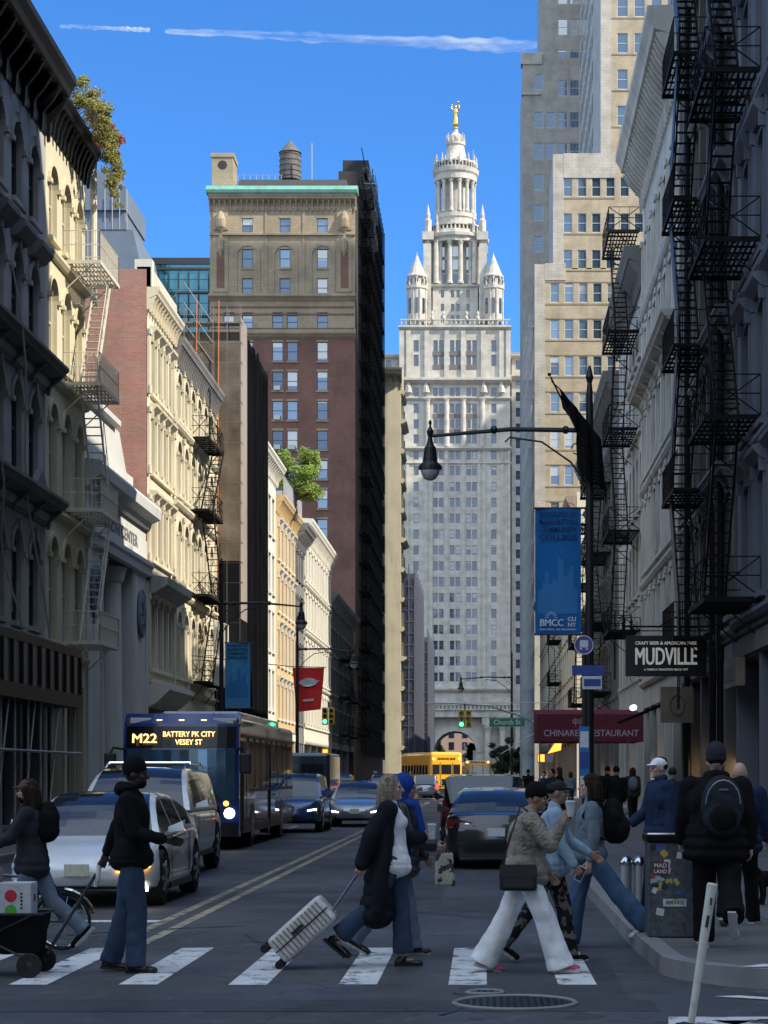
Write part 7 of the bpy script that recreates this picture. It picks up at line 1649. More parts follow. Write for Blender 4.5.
# men by the bin
p7, j7 = person('man in white cap and navy jacket facing left behind the litter bin', (1.98, 22.2, .15), R(200), 1.70, legs=((14, 8, 0), (-14, 10, 20)), arms=((12, 8, 44, 6, 40), (-6, 8, 20)), lean=3, sk='fair', top='navy', hem=.76, bottom='black', hair='brown', hat=('cap', 'white'), shoe='shoe_blue', puffy=.05, build=1.06, collar=True, group='people on the right pavement')
p8, j8 = person('burly man in black hooded jacket and beanie walking away past the litter bin', (2.06, 17.8, .15), R(88), 1.74, legs=((-20, 42, 62), (8, 6, 0)), arms=((-12, 10, 16), (12, 10, 20)), lean=3, sk='fair', top='black', hem=.74, bottom='black', legw=.10, hemw=.095, hair='black', hat=('tallbeanie', 'darkgrey'), hood=True, shoe='shoe_white', puffy=.07, build=1.16, group='people on the right pavement')
bp = root('backpack', j8['che'] + Vector((.02, -.26, -.06)), 'large dark backpack on the burly man in black', 'backpack'); t = MB(); ellip(t, (0, 0, 0), (.19, .12, .28)); ellip(t, (0, -.03, -.1), (.17, .12, .17)); blob('pack', t, cloth('faded_black_nylon', (.022, .026, .036), .6), bp, .013, 1, .008, (8, 8, 8)); t = MB(); t.box(-.04, .04, -.125, -.115, .14, .155); t.build('pack_badge', C_['greyblue'], bp)
t = MB(); ellip(t, (0, -.10, -.10), (.13, .07, .12)); blob('front_pocket', t, C_['black'], bp, .013, 1, .004)
t = MB(); t.tube([(.15 * math.cos(a * PI / 10), -.085 - .03 * math.sin(a * PI / 10), .02 + .21 * math.sin(a * PI / 10)) for a in range(11)], .006, 4); t.build('zip', M['galv_'] if 'galv_' in M else M['rim'], bp)
p9, j9 = person('bald man in navy jacket walking away beyond the burly man in black', (2.62, 20.6, .15), R(70), 1.66, legs=((18, 8, 0), (-18, 12, 20)), arms=((10, 8, 18), (-14, 8, 20)), sk='fair', top='navy', hem=.74, bottom='black', hair=None, shoe='black', puffy=.05, build=1.08, group='people on the right pavement')
# farther walkers
far = [('man in long dark coat standing beyond the lamp pole', 1.95, 58, 200, 'coat', 'coat', 'black', 'black', None, .45), ('person in black jacket beside the man in the long dark coat', 2.45, 66, 170, 'jacket', 'black', 'black', 'brown', None, .8),
       ('person in dark top and pale jeans walking away along the pavement', 3.55, 58, 80, 'jacket', 'black', 'jean2', 'black', None, .8), ('person all in black walking away nearest the shopfronts', 3.35, 51, 95, 'jacket', 'black', 'black', 'black', ('beanie', 'black'), .8),
       ('walker in dark clothes with a grey backpack', 4.65, 63, 92, 'jacket', 'darkgrey', 'black', 'brown', None, .8), ('person in dark green coat behind the burly man', 3.75, 40, 110, 'jacket', 'darkgrey', 'black', 'brown', ('beanie', 'darkgrey'), .7),
       ('person in white top far down the pavement', 2.2, 104, 200, 'jacket', 'white', 'black', 'blonde', None, .8), ('person in pale top farther down the pavement', 3.3, 112, 60, 'jacket', 'white', 'jean2', 'black', None, .8), ('small dark figure far down the right pavement', 1.9, 88, 90, 'jacket', 'black', 'black', 'black', None, .8),
       ('small figure in navy by the far kerb', 2.7, 92, 270, 'jacket', 'navy', 'black', 'brown', None, .8), ('small figure in grey near the far crossing', 4.2, 98, 90, 'jacket', 'greyblue', 'jean', 'brown', None, .8), ('small figure in black near the far crossing', 1.9, 120, 90, 'jacket', 'black', 'jean', 'brown', None, .8),
       ('small dark figure on the left pavement past the bus', -9.9, 78, 260, 'jacket', 'black', 'jean', 'brown', None, .8)]
rr = random.Random(5)
for i, (lab, x, y, a, kd, tp, bt, hr, ht, hm) in enumerate(far):
    person(lab, (x, y, .15), R(a), 1.62 + rr.random() * .16, legs=((10 + rr.random() * 16, 8, 0), (-10 - rr.random() * 14, 12, 20)), arms=((rr.uniform(-14, 14), 5, 20), (rr.uniform(-14, 14), 5, 25)), top=tp, topkind=kd, hem=hm, bottom=bt, hair=hr, hat=ht, fine=False, shoe='black', puffy=.03, group='walkers farther along the pavement', sk='fair', female=i % 3 == 1, hairkind='bob' if i % 3 == 1 else 'short')
bp = root('backpack', (4.65, 62.76, 1.42), 'grey backpack on the walker by the shopfronts', 'backpack'); t = MB(); ellip(t, (0, 0, 0), (.15, .10, .22)); t.build('pack', C_['greyblue'], bp, smooth=True)
# dog
dg_ = root('dog', (3.42, 23.7, .15), 'small black dog on the pavement at the right edge', 'dog', rz=R(190)); t = MB()
ellip(t, (.10, 0, .31), (.14, .085, .10)); ellip(t, (-.10, 0, .31), (.15, .07, .08)); capsule(t, (.18, 0, .36), (.27, 0, .45), .06, .05); ellip(t, (.30, 0, .47), (.07, .05, .05)); capsule(t, (.33, 0, .46), (.40, 0, .44), .028, .02)
for s_ in (-1, 1):
    capsule(t, (.14, s_ * .05, .28), (.13, s_ * .055, .12), .035, .02); capsule(t, (.13, s_ * .055, .12), (.15, s_ * .055, .02), .018, .018)
    capsule(t, (-.17, s_ * .045, .30), (-.13, s_ * .055, .18), .05, .032); capsule(t, (-.13, s_ * .055, .18), (-.21, s_ * .055, .11), .026, .018); capsule(t, (-.21, s_ * .055, .11), (-.19, s_ * .055, .02), .016, .018); ellip(t, (.28, s_ * .045, .45), (.02, .012, .05))
capsule(t, (-.24, 0, .34), (-.34, 0, .44), .02, .01); blob('body', t, HR['black'], dg_, .008, 1, .004)
t = MB(); t.tube([(.235 + .05 * math.cos(a * PI / 8) * .6, .055 * math.sin(a * PI / 8), .41 - .04 * math.cos(a * PI / 8)) for a in range(16)], .008, 5, closed=True); t.build('collar', M['red_off'], dg_)
# ------------------------------------------------------------------ street furniture, signs, planting
M['pole'] = plain('black_pole_paint', (.012, .013, .015), .4, grain=.2); M['galv'] = plain('galvanised_steel', (.38, .39, .40), .45, .6)
M['banner'] = cloth('blue_banner_cloth', (.02, .15, .42), var=.04); M['banner2'] = cloth('pale_skyline_print', (.05, .20, .46), var=.03); M['ink'] = plain('dark_blue_ink', (.01, .03, .12), .8); M['white_ink'] = plain('white_ink', (.62, .66, .70), .7)
M['lampglass'] = plain('lamp_globe_glass', (.55, .56, .55), .2)
def street_lamp(x, y, reach, label, base_h=0, head_drop=.35, flagpole=False, h=8.7, arm_z=7.55):
    rt = root('street_lamp', (x, y, .15), label, 'street lamp', 'black street lamps with long arms'); s_ = 1 if reach > 0 else -1
    t = MB(); t.lathe((0, 0, 0), [(.20, 0), (.20, .25), (.15, .32), (.13, .9), (.10, 1.0), (.085, 1.1), (.075, 3), (.065, arm_z), (.06, h - .5), (.04, h - .3), (.07, h - .2), (.02, h)], 12); t.build('pole', M['pole'], rt)
    z = arm_z - .15; t = MB(); t.tube([(0, 0, z), (reach * .5, 0, z + .02), (reach, 0, z - .10)], [.045, .04, .028], 8)
    t.tube([(0, 0, z - 1.0), (reach * .12, 0, z - .55), (reach * .3, 0, z - .20), (reach * .5, 0, z - .12), (reach * .53, 0, z - .2)], .018, 6)
    for f in (.05, .15, .6): t.lathe((reach * f, 0, z + .01), [(.03, -.06), (.07, -.03), (.07, .03), (.03, .06)], 8, 'x')
    for k in range(7): a = k * PI / 4; t.tube([(s_ * (.22 + .10 * math.cos(a)), 0, z - .32 + .10 * math.sin(a)), (s_ * (.22 + .10 * math.cos(a + .8)), 0, z - .32 + .10 * math.sin(a + .8))], .012, 5)
    t.build('arm', M['pole'], rt)
    t = MB(); zz = z - .10; t.lathe((reach, 0, zz), [(.015, .28), (.03, .24), (.015, .18), (.06, .08), (.04, -.02), (.05, -.1), (.07, -.16), (.10, -.2), (.13, -.45), (.20, -.52), (.21, -.58), (.19, -.585)][::-1], 16); l = t.build('lamp_head', M['pole'], rt, smooth=False)
    t = MB(); t.lathe((reach, 0, zz), [(.02, -.78), (.10, -.75), (.155, -.66), (.17, -.585)], 16); t.build('globe', M['lampglass'], l, smooth=True)
    return rt
def banner(x0, x1, z0, z1, y, label, logo=True, ph=0., bm=None):
    cx = (x0 + x1) / 2; rt = root('banner', (cx, y, z0), label, 'banner'); W, H = x1 - x0, z1 - z0
    def bp(u, v, o=0): return ((u - .5) * W, .035 * math.sin(u * 5 + ph + v * 2) * (1 - abs(v - .5)) - o, v * H)
    t = MB(); n, m = 10, 16
    for i in range(n):
        for j in range(m): t.quad(bp(i / n, j / m), bp((i + 1) / n, j / m), bp((i + 1) / n, (j + 1) / m), bp(i / n, (j + 1) / m)); t.quad(bp(i / n, j / m, -.006), bp((i + 1) / n, j / m, -.006), bp((i + 1) / n, (j + 1) / m, -.006), bp(i / n, (j + 1) / m, -.006))
    t.build('banner_cloth', bm or M['banner'], rt)
    t = MB(); rr = random.Random(4); u = .06   # printed skyline and bridge
    while u < .9: w_ = rr.uniform(.04, .09); hh = rr.uniform(.16, .36) + .10 * math.exp(-((u - .55) / .2) ** 2); t.poly([bp(u, .16, .008), bp(min(u + w_, .94), .16, .008), bp(min(u + w_, .94), .16 + hh, .008), bp(u + w_ * .5, .18 + hh, .008), bp(u, .16 + hh, .008)]); u += w_
    t.build('printed_skyline', M['banner2'], rt)
    for k, (tx, sz) in enumerate((('BOROUGH OF', .11), ('MANHATTAN', .125), ('COMMUNITY', .115), ('COLLEGE', .125))):
        lettering('banner_text', tx, sz, M['ink'], rt, (0, -.045, H * (.955 - .062 * k)), (1, 0, 0), (0, 0, 1), .001, .003, width=W * .82)
    if logo:
        lettering('banner_text', 'BMCC', .17, M['white_ink'], rt, (-W * .14, -.05, H * .085), (1, 0, 0), (0, 0, 1), .001, .0, width=W * .5, dup=.006)
        lettering('banner_text', 'CU', .10, M['white_ink'], rt, (W * .30, -.05, H * .115), (1, 0, 0), (0, 0, 1), .001, .003, width=W * .18); lettering('banner_text', 'NY', .10, M['white_ink'], rt, (W * .30, -.05, H * .07), (1, 0, 0), (0, 0, 1), .001, .003, width=W * .18)
        lettering('banner_text', 'Start Here. Go Anywhere.', .05, M['white_ink'], rt, (0, -.05, H * .035), (1, 0, 0), (0, 0, 1), .001, .001, width=W * .8)
        t = MB()
        for k in range(9): a = PI * k / 8; t.bar((-.12 + .05 * math.cos(a), -.05, H * .13 + .05 * math.sin(a)), (-.12 + .11 * math.cos(a), -.05, H * .13 + .11 * math.sin(a)), .008)
        t.build('sunburst_logo', M['white_ink'], rt)
    t = MB(); t.tube([(-W / 2 - .02, 0, H + .01), (W / 2 + .15, 0, H + .01)], .018, 6); t.tube([(-W / 2 - .02, 0, -.01), (W / 2 + .15, 0, -.01)], .018, 6); t.build('banner_rods', M['pole'], rt)
    return rt
street_lamp(1.83, 35, -2.79, 'black street lamp on the right kerb with a long arm and a flag', arm_z=7.72)
banner(.875, 1.68, 4.16, 6.35, 35, 'blue MANHATTAN COMMUNITY COLLEGE banner on the near lamp pole')
street_lamp(-8.7, 66, 2.64, 'black street lamp on the left pavement above the bus', arm_z=7.35)
banner(-8.58, -7.75, 3.9, 6.05, 66, 'pale blue skyline banner above the roof of the bus', logo=False, ph=2, bm=cloth('faded_blue_banner', (.08, .30, .55), var=.04))
street_lamp(-8.45, 90, 2.55, 'farther black street lamp on the left, beside the red banner', arm_z=7.35)
street_lamp(1.55, 116, -2.95, 'small distant street lamp near the far junction', arm_z=7.35)
# flag
fl = root('flag', (1.95, 34.9, 7.0), 'limp black flag drooping from a staff on the near lamp pole', 'flag')
t = MB(); t.tube([(-.05, 0, .1), (-.81, -.1, 1.62)], .016, 6); ellip(t, (-.83, -.1, 1.66), (.035, .035, .035), None, 8); t.build('staff', M['pole'], fl)
t = MB(); cols_ = 18; rows_ = 14
def fp(i, j):
    a = i / cols_; b_ = j / rows_; top_ = Vector((-.79 + .86 * a ** .9, -.1 + .1 * a, 1.55 - 1.0 * a)); ln = 1.35 * (a ** .75) * (.8 if a < .5 else 1 - .15 * math.sin(a * 9))
    return top_ + Vector((.10 * b_ * a + .05 * math.sin(a * 22) * b_, .07 * math.sin(a * 26 + b_ * 2) * (.3 + b_), -ln * b_ + .12 * math.sin(a * 8) * b_))
for i in range(cols_):
    for j in range(rows_): t.quad(fp(i, j), fp(i + 1, j), fp(i + 1, j + 1), fp(i, j + 1))
o = t.build('flag_cloth', C_['black'], fl, smooth=True); md = o.modifiers.new('s', 'SOLIDIFY'); md.thickness = .012
# bus stop and street signs by the lamp
M['sign_blue'] = plain('sign_blue', (.02, .06, .30), .4); M['sign_purple'] = plain('sign_violet', (.10, .07, .30), .4); M['sign_green'] = plain('sign_green', (.01, .22, .13), .4)
bs = root('bus_stop_sign', (1.66, 33.6, .15), 'bus stop post with a round violet sign and blue plates beneath the banner', 'sign')
t = MB(); t.tube([(0, 0, 0), (0, 0, 4.1)], .035, 8); t.build('post', M['pole'], bs)
t = MB(); t.lathe((0, -.05, 3.72), [(.165, 0), (.165, .02)], 24, 'y'); o = t.build('round_plate', M['sign_purple'], bs)
t = MB(); t.tube([(.155 * math.cos(a * PI / 12), -.055, 3.72 + .155 * math.sin(a * PI / 12)) for a in range(24)], .008, 4, closed=True); t.box(-.07, .07, -.06, -.052, 3.68, 3.80); t.box(-.07, -.03, -.06, -.052, 3.64, 3.67); t.box(.03, .07, -.06, -.052, 3.64, 3.67); t.build('bus_emblem', M['white_ink'], o)
for x0, x1, z0, z1, m in ((-.2, .34, 3.22, 3.38, 'sign_blue'), (-.03, .30, 2.98, 3.20, 'white_ink')): t = MB(); t.box(x0, x1, -.06, -.045, z0, z1); t.build('name_plate', M[m], bs)
t = MB(); t.box(.0, .28, -.066, -.061, 3.03, 3.15); t.build('plate_band', M['sign_blue'], bs)
t = MB(); t.box(-.085, .085, -.16, -.04, 1.15, 2.35); o = t.build('timetable_case', M['banner2'], bs)
for z in (1.25, 1.65, 2.0): t = MB(); t.box(-.07, .07, -.165, -.161, z, z + .27); t.build('timetable_sheet', M['white_ink'] if z != 1.65 else M['sign_blue'], o)
# hanging pub sign
sg = root('pub_sign', (5.15, 57, 4.5), 'black hanging sign lettered MUDVILLE on an iron bracket', 'sign')
rbox(-1.15, 1.15, -.06, .06, 0, 1.16, .015, 2).build('sign_board', M['led_black'], sg)
M['cream_ink'] = plain('cream_lettering', (.62, .60, .54), .6, emit=(.9, .88, .8), estr=.12)
lettering('sign_lettering', 'MUDVILLE', .62, M['cream_ink'], sg, (0, -.066, .54), (1, 0, 0), (0, 0, 1), .004, .0, width=1.74, sy=1.12, dup=.018)
lettering('sign_lettering', 'CRAFT BEER & AMERICAN FARE', .13, M['cream_ink'], sg, (0, -.066, .94), (1, 0, 0), (0, 0, 1), .004, .0, width=1.74, dup=.004)
lettering('sign_lettering', 'A TRIBECA TRADITION SINCE 1977', .08, M['cream_ink'], sg, (0, -.066, .19), (1, 0, 0), (0, 0, 1), .004, .0, width=1.25, dup=.002)
t = MB(); t.bar((-1.25, 0, 1.42), (1.35, 0, 1.42), .05); t.bar((-1.25, 0, 1.30), (1.35, 0, 1.30), .03)
for x in (-.95, .95): t.bar((x, 0, 1.1), (x, 0, 1.42), .03)
for x in (-1.18, -.98): t.lathe((x, 0, 1.1), [(.03, 0), (.03, .4), (.055, .45), (.03, .5), (.01, .68)], 8)
t.bar((-.2, 0, 1.42), (1.35, 0, 2.3), .03); t.build('iron_bracket', M['black_iron'], sg)
# restaurant awning
aw = root('restaurant_awning', (3.95, 75, 2.95), 'dark red restaurant awning lettered CHINARED RESTAURANT', 'awning'); M['awn'] = cloth('maroon_awning', (.15, .035, .055), var=.12)
t = MB(); t.prism([(-2.0, 0, 0), (-2.0, 0, 1.02), (-2.0, 5, 1.35), (-2.0, 5, 0)], (4.0, 0, 0)); t.build('awning_cloth', M['awn'], aw)
M['pale_ink'] = plain('pale_awning_ink', (.42, .38, .46), .7)
lettering('awning_lettering', 'CHINARED RESTAURANT', .34, M['pale_ink'], aw, (.03, -.012, .30), (1, 0, 0), (0, 0, 1), .003, .004, width=3.55)
lettering('awning_lettering', '中國紅', .32, M['pale_ink'], aw, (-.3, -.012, .70), (1, 0, 0), (0, 0, 1), .003, .002, width=.72)
t = MB(); 
for x in (-1.9, 1.4): t.tube([(x, .1, 0), (x, .1, -2.8)], .03, 6)
t.build('awning_posts', M['galv'], aw)
# plain shop boards on the right
for (y, z0, z1, w_, lab, m) in ((50.5, 3.9, 4.6, 2.6, 'weathered buff shop board nearest the right edge', 'buff'), (61.5, 3.3, 4.4, .25, 'buff projecting shop board beyond the pub sign', 'buff')):
    r_ = root('shop_board', (6.3, y, z0), lab, 'sign'); t = MB(); t.box(-.12, .1, -w_ / 2, w_ / 2, 0, z1 - z0) if w_ > 1 else t.box(-.9, .1, -.08, .08, 0, z1 - z0); t.build('board', stone('streaked_beige', (.22, .19, .14), .3, 2), r_)
    t = MB(); rr = random.Random(int(y))
    if w_ > 1:
        for k in range(6): t.box(-.135, -.125, -w_ / 2 + .25 + k * .38, -w_ / 2 + .48 + k * .38, .15, .5)
    else: t.tube([(-.4 + .22 * math.cos(a * PI / 8), -.09, .55 + .3 * math.sin(a * PI / 8)) for a in range(16)], .03, 4, closed=True)
    t.build('worn_emblem', M['castiron2'], r_)
aw2 = root('black_awning', (5.4, 62.5, 3.4), 'sloping black shop awning with small lamps', 'awning'); t = MB(); t.prism([(1.0, 0, .9), (1.0, 0, .78), (-.9, 0, 0), (-.95, 0, .08)], (0, 5, 0)); t.build('awning_cloth', C_['black'], aw2)
for k in range(3): t = MB(); ellip(t, (-.7 + .1 * k, .6 + 1.7 * k, .42 + .05 * k), (.10, .10, .10), None, 10); t.build('bulb', M['lamp_white'], aw2, smooth=True)
# signals at the far junction
M['sig_yellow'] = plain('signal_yellow', (.62, .40, .02), .4); M['green_on'] = glow('green_signal', (.05, 1, .45), 4); M['orange_on'] = glow('orange_hand', (1, .25, .03), 2.5)
ms = root('signal_mast', (3.4, 100, .15), 'curved white signal mast arching over the far junction', 'signal mast'); t = MB(); t.tube([(0, 0, 0), (0, 0, 3.9), (-.2, 0, 4.0)], [.11, .08, .08], 8); t.tube([(0, 0, 3.6), (-1.5, 0, 4.45), (-3.2, 0, 5.0), (-5, 0, 5.13), (-6.3, 0, 5.1)], [.07, .06, .05, .04, .03], 8); t.tube([(0, 0, 5.15), (-6.2, 0, 5.16)], .02, 5); t.tube([(0, 0, 3.8), (0, 0, 5.3)], .05, 6); t.tube([(0, 0, 4.2), (-2.6, 0, 2.6)], .025, 5); t.build('mast', M['galv'], ms)
def signal(x, y, z, lab, lit=2, both=True):
    r_ = root('traffic_light', (x, y, z), lab, 'traffic light', 'traffic lights at the far junction')
    for k, (dx, m) in enumerate(((-.17, 'trim'), (.17, 'sig_yellow'))):
        t = rbox(dx - .15, dx + .15, -.1, .12, -.45, .45, .03, 2); t.build('housing', M['sig_yellow'], r_)
        for q in range(3):
            zz = .28 - .28 * q; t = MB(); t.lathe((dx, -.13, zz), [(.10, 0), (.10, .02)], 12, 'y'); t.build('lens', M['green_on'] if (q == lit and k == 0) else M['led_black'], r_)
            t = MB(); t.tube([(dx + .115 * math.cos(a * PI / 6), -.2, zz + .115 * math.sin(a * PI / 6)) for a in range(-1, 8)], .015, 4); t.build('visor', M['sig_yellow'], r_)
    t = MB(); t.tube([(0, 0, .45), (0, 0, .75)], .03, 6); t.build('hanger', M['trim'], r_); return r_
signal(-1.0, 99.8, 4.5, 'yellow traffic light showing green hung from the mast'); signal(-8.15, 104, 4.75, 'traffic light showing green beside the red banner')
sp = root('signal_post', (-8.05, 104.3, .15), 'pale post carrying the left traffic light and an amber walk signal', 'signal post'); t = MB(); t.tube([(0, 0, 0), (0, 0, 5.3)], .06, 8); t.build('post', M['galv'], sp); t = MB(); t.box(-.45, -.08, -.1, .1, 2.5, 2.95); t.build('walk_signal', M['sig_yellow'], sp); t = MB(); t.box(-.4, -.15, -.11, -.102, 2.58, 2.87); t.build('walk_symbol', M['orange_on'], sp)
st = root('street_sign', (1.1, 99.7, 4.1), 'green overhead Church St street sign', 'street sign'); t = MB(); t.box(-.88, .88, -.02, .02, 0, .42); t.build('sign_plate', M['sign_green'], st); lettering('sign_lettering', 'Church St', .34, M['white_ink'], st, (0, -.026, .21), (1, 0, 0), (0, 0, 1), .003, .006, width=1.35)
t = MB(); t.box(-.9, .9, -.018, .018, -.015, 0); t.box(-.9, .9, -.018, .018, .42, .435); t.tube([(-.5, 0, .42), (-.5, 0, .8)], .02, 5); t.tube([(.5, 0, .42), (.5, 0, .7)], .02, 5); t.build('sign_edge', M['white_ink'], st)
ws = root('walk_signal', (3.0, 99, 2.3), 'orange lit walk signal by the right crossing', 'walk signal'); t = MB(); t.box(-.42, -.02, -.1, .1, 0, .45); t.box(.0, .36, -.1, .1, .02, .42); t.tube([(.38, .1, -2.1), (.38, .1, .6)], .05, 6); t.build('housing', M['galv'], ws); t = MB(); t.box(-.38, -.06, -.112, -.102, .05, .40); t.build('hand_symbol', M['orange_on'], ws); t = MB(); t.prism([(.1, -.1, .45), (.75, -.1, .62), (.78, -.1, 1.0), (.45, -.1, .95)], (0, .02, 0)); t.build('orange_flag', M['orange_on'], ws)
# red banner on the left
rb = root('red_banner', (-8.0, 90.6, 4.6), 'red banner with a white oval emblem hanging over the left pavement', 'banner'); M['red_cloth'] = cloth('red_banner_cloth', (.75, .05, .05), var=.05)
t = MB()
def rp(u, v, o=0): return ((u - .5) * (1.45 - .35 * (1 - v)), .06 * math.sin(u * 7 + v * 3) - o, v * 1.95 + (.12 * (1 - v) * (u - .5)))
for i in range(12):
    for j in range(10): t.quad(rp(i / 12, j / 10), rp((i + 1) / 12, j / 10), rp((i + 1) / 12, (j + 1) / 10), rp(i / 12, (j + 1) / 10))
t.build('banner_cloth', M['red_cloth'], rb, smooth=True)
t = MB(); t.poly([rp(.5 + .30 * math.cos(a * PI / 12), .66 + .10 * math.sin(a * PI / 12), .09) for a in range(24)]); t.prism([rp(.18, .63, .085), rp(.82, .66, .085), rp(.9, .70, .085), rp(.15, .67, .085)], (0, -.005, 0)); t.poly([rp(.3, .22, .09), rp(.72, .22, .09), rp(.72, .27, .09), rp(.3, .27, .09)]); t.build('white_emblem', M['white_ink'], rb)
t = MB(); t.tube([(-.8, 0, 2.0), (.8, 0, 1.97)], .02, 6); t.tube([(-5.3, 0, 2.5), (-.7, 0, 1.99)], .02, 5); t.build('banner_rods', M['pole'], rb)
# litter bin with stickers
lb = root('litter_bin', (1.78, 19.1, .15), 'grey litter bin plastered with stickers on the kerb corner', 'litter bin'); M['bin'] = plain('bin_grey', (.085, .10, .115), .45, .2, grain=.25)
t = rbox(-.235, .235, -.22, .25, 0, .92, .02, 2); o = t.build('bin_body', M['bin'], lb)
t = MB()
for s_ in (-1, 1): t.box(min(s_ * .22, s_ * .245), max(s_ * .22, s_ * .245), -.235, -.2, .02, .94)
t.box(.10, .104, -.226, -.219, .03, .88); t.build('door_frame', M['bin'], o)
rbox(-.26, .26, -.25, .28, .90, .985, .025, 3).build('bin_lid', M['blackpaint'], lb); t = MB(); t.tube([(-.25, -.26, .985), (.25, -.26, .985)], .012, 6); t.build('lid_edge', M['chrome'], lb)
t = MB(); rr = random.Random(11); cols6 = [(.6, .6, .58), (.55, .42, .06), (.30, .45, .50), (.02, .02, .02), (.5, .08, .06), (.35, .42, .10), (.62, .62, .6), (.04, .1, .3)]
for k in range(26):
    x = rr.uniform(-.19, .06); z = rr.uniform(.46, .86) if k < 22 else rr.uniform(.2, .46); w_ = rr.uniform(.03, .09); h_ = rr.uniform(.02, .07); a = rr.uniform(-.3, .3) if k % 3 else rr.uniform(-.9, .9); c_, s_ = math.cos(a), math.sin(a); st_ = MB(); yy = -.2215 - k * .00035
    st_.poly([(x + (u * c_ - v * s_), yy, z + (u * s_ + v * c_)) for u, v in ((-w_ / 2, -h_ / 2), (w_ / 2, -h_ / 2), (w_ / 2, h_ / 2), (-w_ / 2, h_ / 2))]); c = cols6[k % 8]
    st_.build('sticker', plain('sticker_ink', c, .5), o)
st_ = MB(); st_.box(-.10, .12, -.226, -.222, .30, .37); st_.build('sticker', M['white_ink'], o); lettering('sticker_text', 'SERVICE', .05, M['ink'], o, (.01, -.2275, .335), (1, 0, 0), (0, 0, 1), .0005, .001, width=.17)
st_ = MB(); st_.box(-.20, -.05, -.2325, -.2315, .60, .72); st_.build('sticker', C_['brown'], o)
for k, tx in enumerate(('MAD', 'LAND')): lettering('sticker_text', tx, .055, M['white_ink'], o, (-.125, -.2335, .685 - .055 * k), (1, 0, 0), (0, 0, 1), .0005, .001, width=.12)
for i, x in enumerate((1.52, 1.67)):
    b_ = root('bollard', (x + .06, 22.4, .15), ('left one of the paired silver topped steel bollards' if i == 0 else 'right one of the paired silver topped steel bollards'), 'bollard', 'steel bollards behind the litter bin')
    t = MB(); t.lathe((0, 0, 0), [(.085, 0), (.085, .03), (.062, .04), (.062, .54), (.07, .55)], 16); t.build('shaft', M['galv'], b_); t = MB(); t.lathe((0, 0, .54), [(.075, 0), (.078, .03), (.06, .07), (.03, .09), (.005, .095)], 16); t.build('cap', M['chrome'], b_, smooth=True)
# leaning delineator post
dp_ = root('marker_post', (1.37, 13.35, .0), 'scuffed white marker post leaning right in the near road', 'marker post'); dp_.rotation_euler = (R(-4), R(9.2), 0)
M['postwhite'] = stone('scuffed_white_plastic', (.60, .60, .52), .25, 9, .6, .6)
t = MB(); t.lathe((0, 0, 0), [(.024, 0), (.027, .3), (.035, .9), (.037, .965), (.028, .98)], 14); t.build('post', M['postwhite'], dp_, smooth=False); t = MB(); t.prism([(-.010, -.036, .68), (.010, -.036, .68), (.010, -.037, .76), (-.008, -.037, .76)], (0, .01, 0)); t.prism([(-.0, -.039, .83), (.012, -.039, .83), (.010, -.040, .88), (-.004, -.040, .88)], (0, .01, 0)); t.build('slot', M['trim'], dp_); t = MB(); t.lathe((0, 0, 0), [(.11, 0), (.10, .02), (.05, .035)], 14); t.build('base', M['tyre'], dp_)
# planting
def leafmat(name, c, c2=None):
    m, t, b = nodes(name); v = tc(t)
    col = ramp(t, noi(t, v, 2.2, 3), [(.35, dk(c, .6)), (.55, c), (.7, c2 or dk(c, 1.5))]); t.links.new(col, b.inputs['Base Color']); b.inputs['Roughness'].default_value = .6
    b.inputs['Subsurface Weight'].default_value = 0; b.inputs['Transmission Weight'].default_value = 0
    tr = t.nodes.new('ShaderNodeBsdfTranslucent'); t.links.new(col, tr.inputs[0]); mx = t.nodes.new('ShaderNodeMixShader'); mx.inputs[0].default_value = .35
    t.links.new(b.outputs[0], mx.inputs[1]); t.links.new(tr.outputs[0], mx.inputs[2]); t.links.new(mx.outputs[0], t.nodes['Material Output'].inputs[0]); return m
M['leaf_lime'] = leafmat('lime_leaves', (.20, .30, .05), (.38, .45, .08)); M['leaf_dark'] = leafmat('dark_leaves', (.035, .075, .03)); M['leaf_teal'] = leafmat('deep_leaves', (.03, .08, .055)); M['leaf_mix'] = leafmat('autumn_leaves', (.20, .19, .06), (.42, .22, .16)); M['bark'] = stone('bark', (.10, .08, .06), .3, 3)
def leaves(mb, clumps, n, size, rg, flat=0.):
    tot = sum(r[3] ** 2 for r in clumps)
    for (cx, cy, cz, r) in clumps:
        for _ in range(int(n * r * r / tot)):
            d = Vector((rg.gauss(0, 1), rg.gauss(0, 1), rg.gauss(0, 1))).normalized() * r * rg.random() ** .4; d.z *= .8
            p = Vector((cx, cy, cz)) + d; a = Vector((rg.gauss(0, 1), rg.gauss(0, 1), rg.gauss(0, .6))).normalized(); b_ = a.orthogonal().normalized(); s = size * rg.uniform(.6, 1.3)
            mb.add([p - a * s * .5, p + b_ * s * .28, p + a * s * .5, p - b_ * s * .28], [(0, 1, 2, 3)])
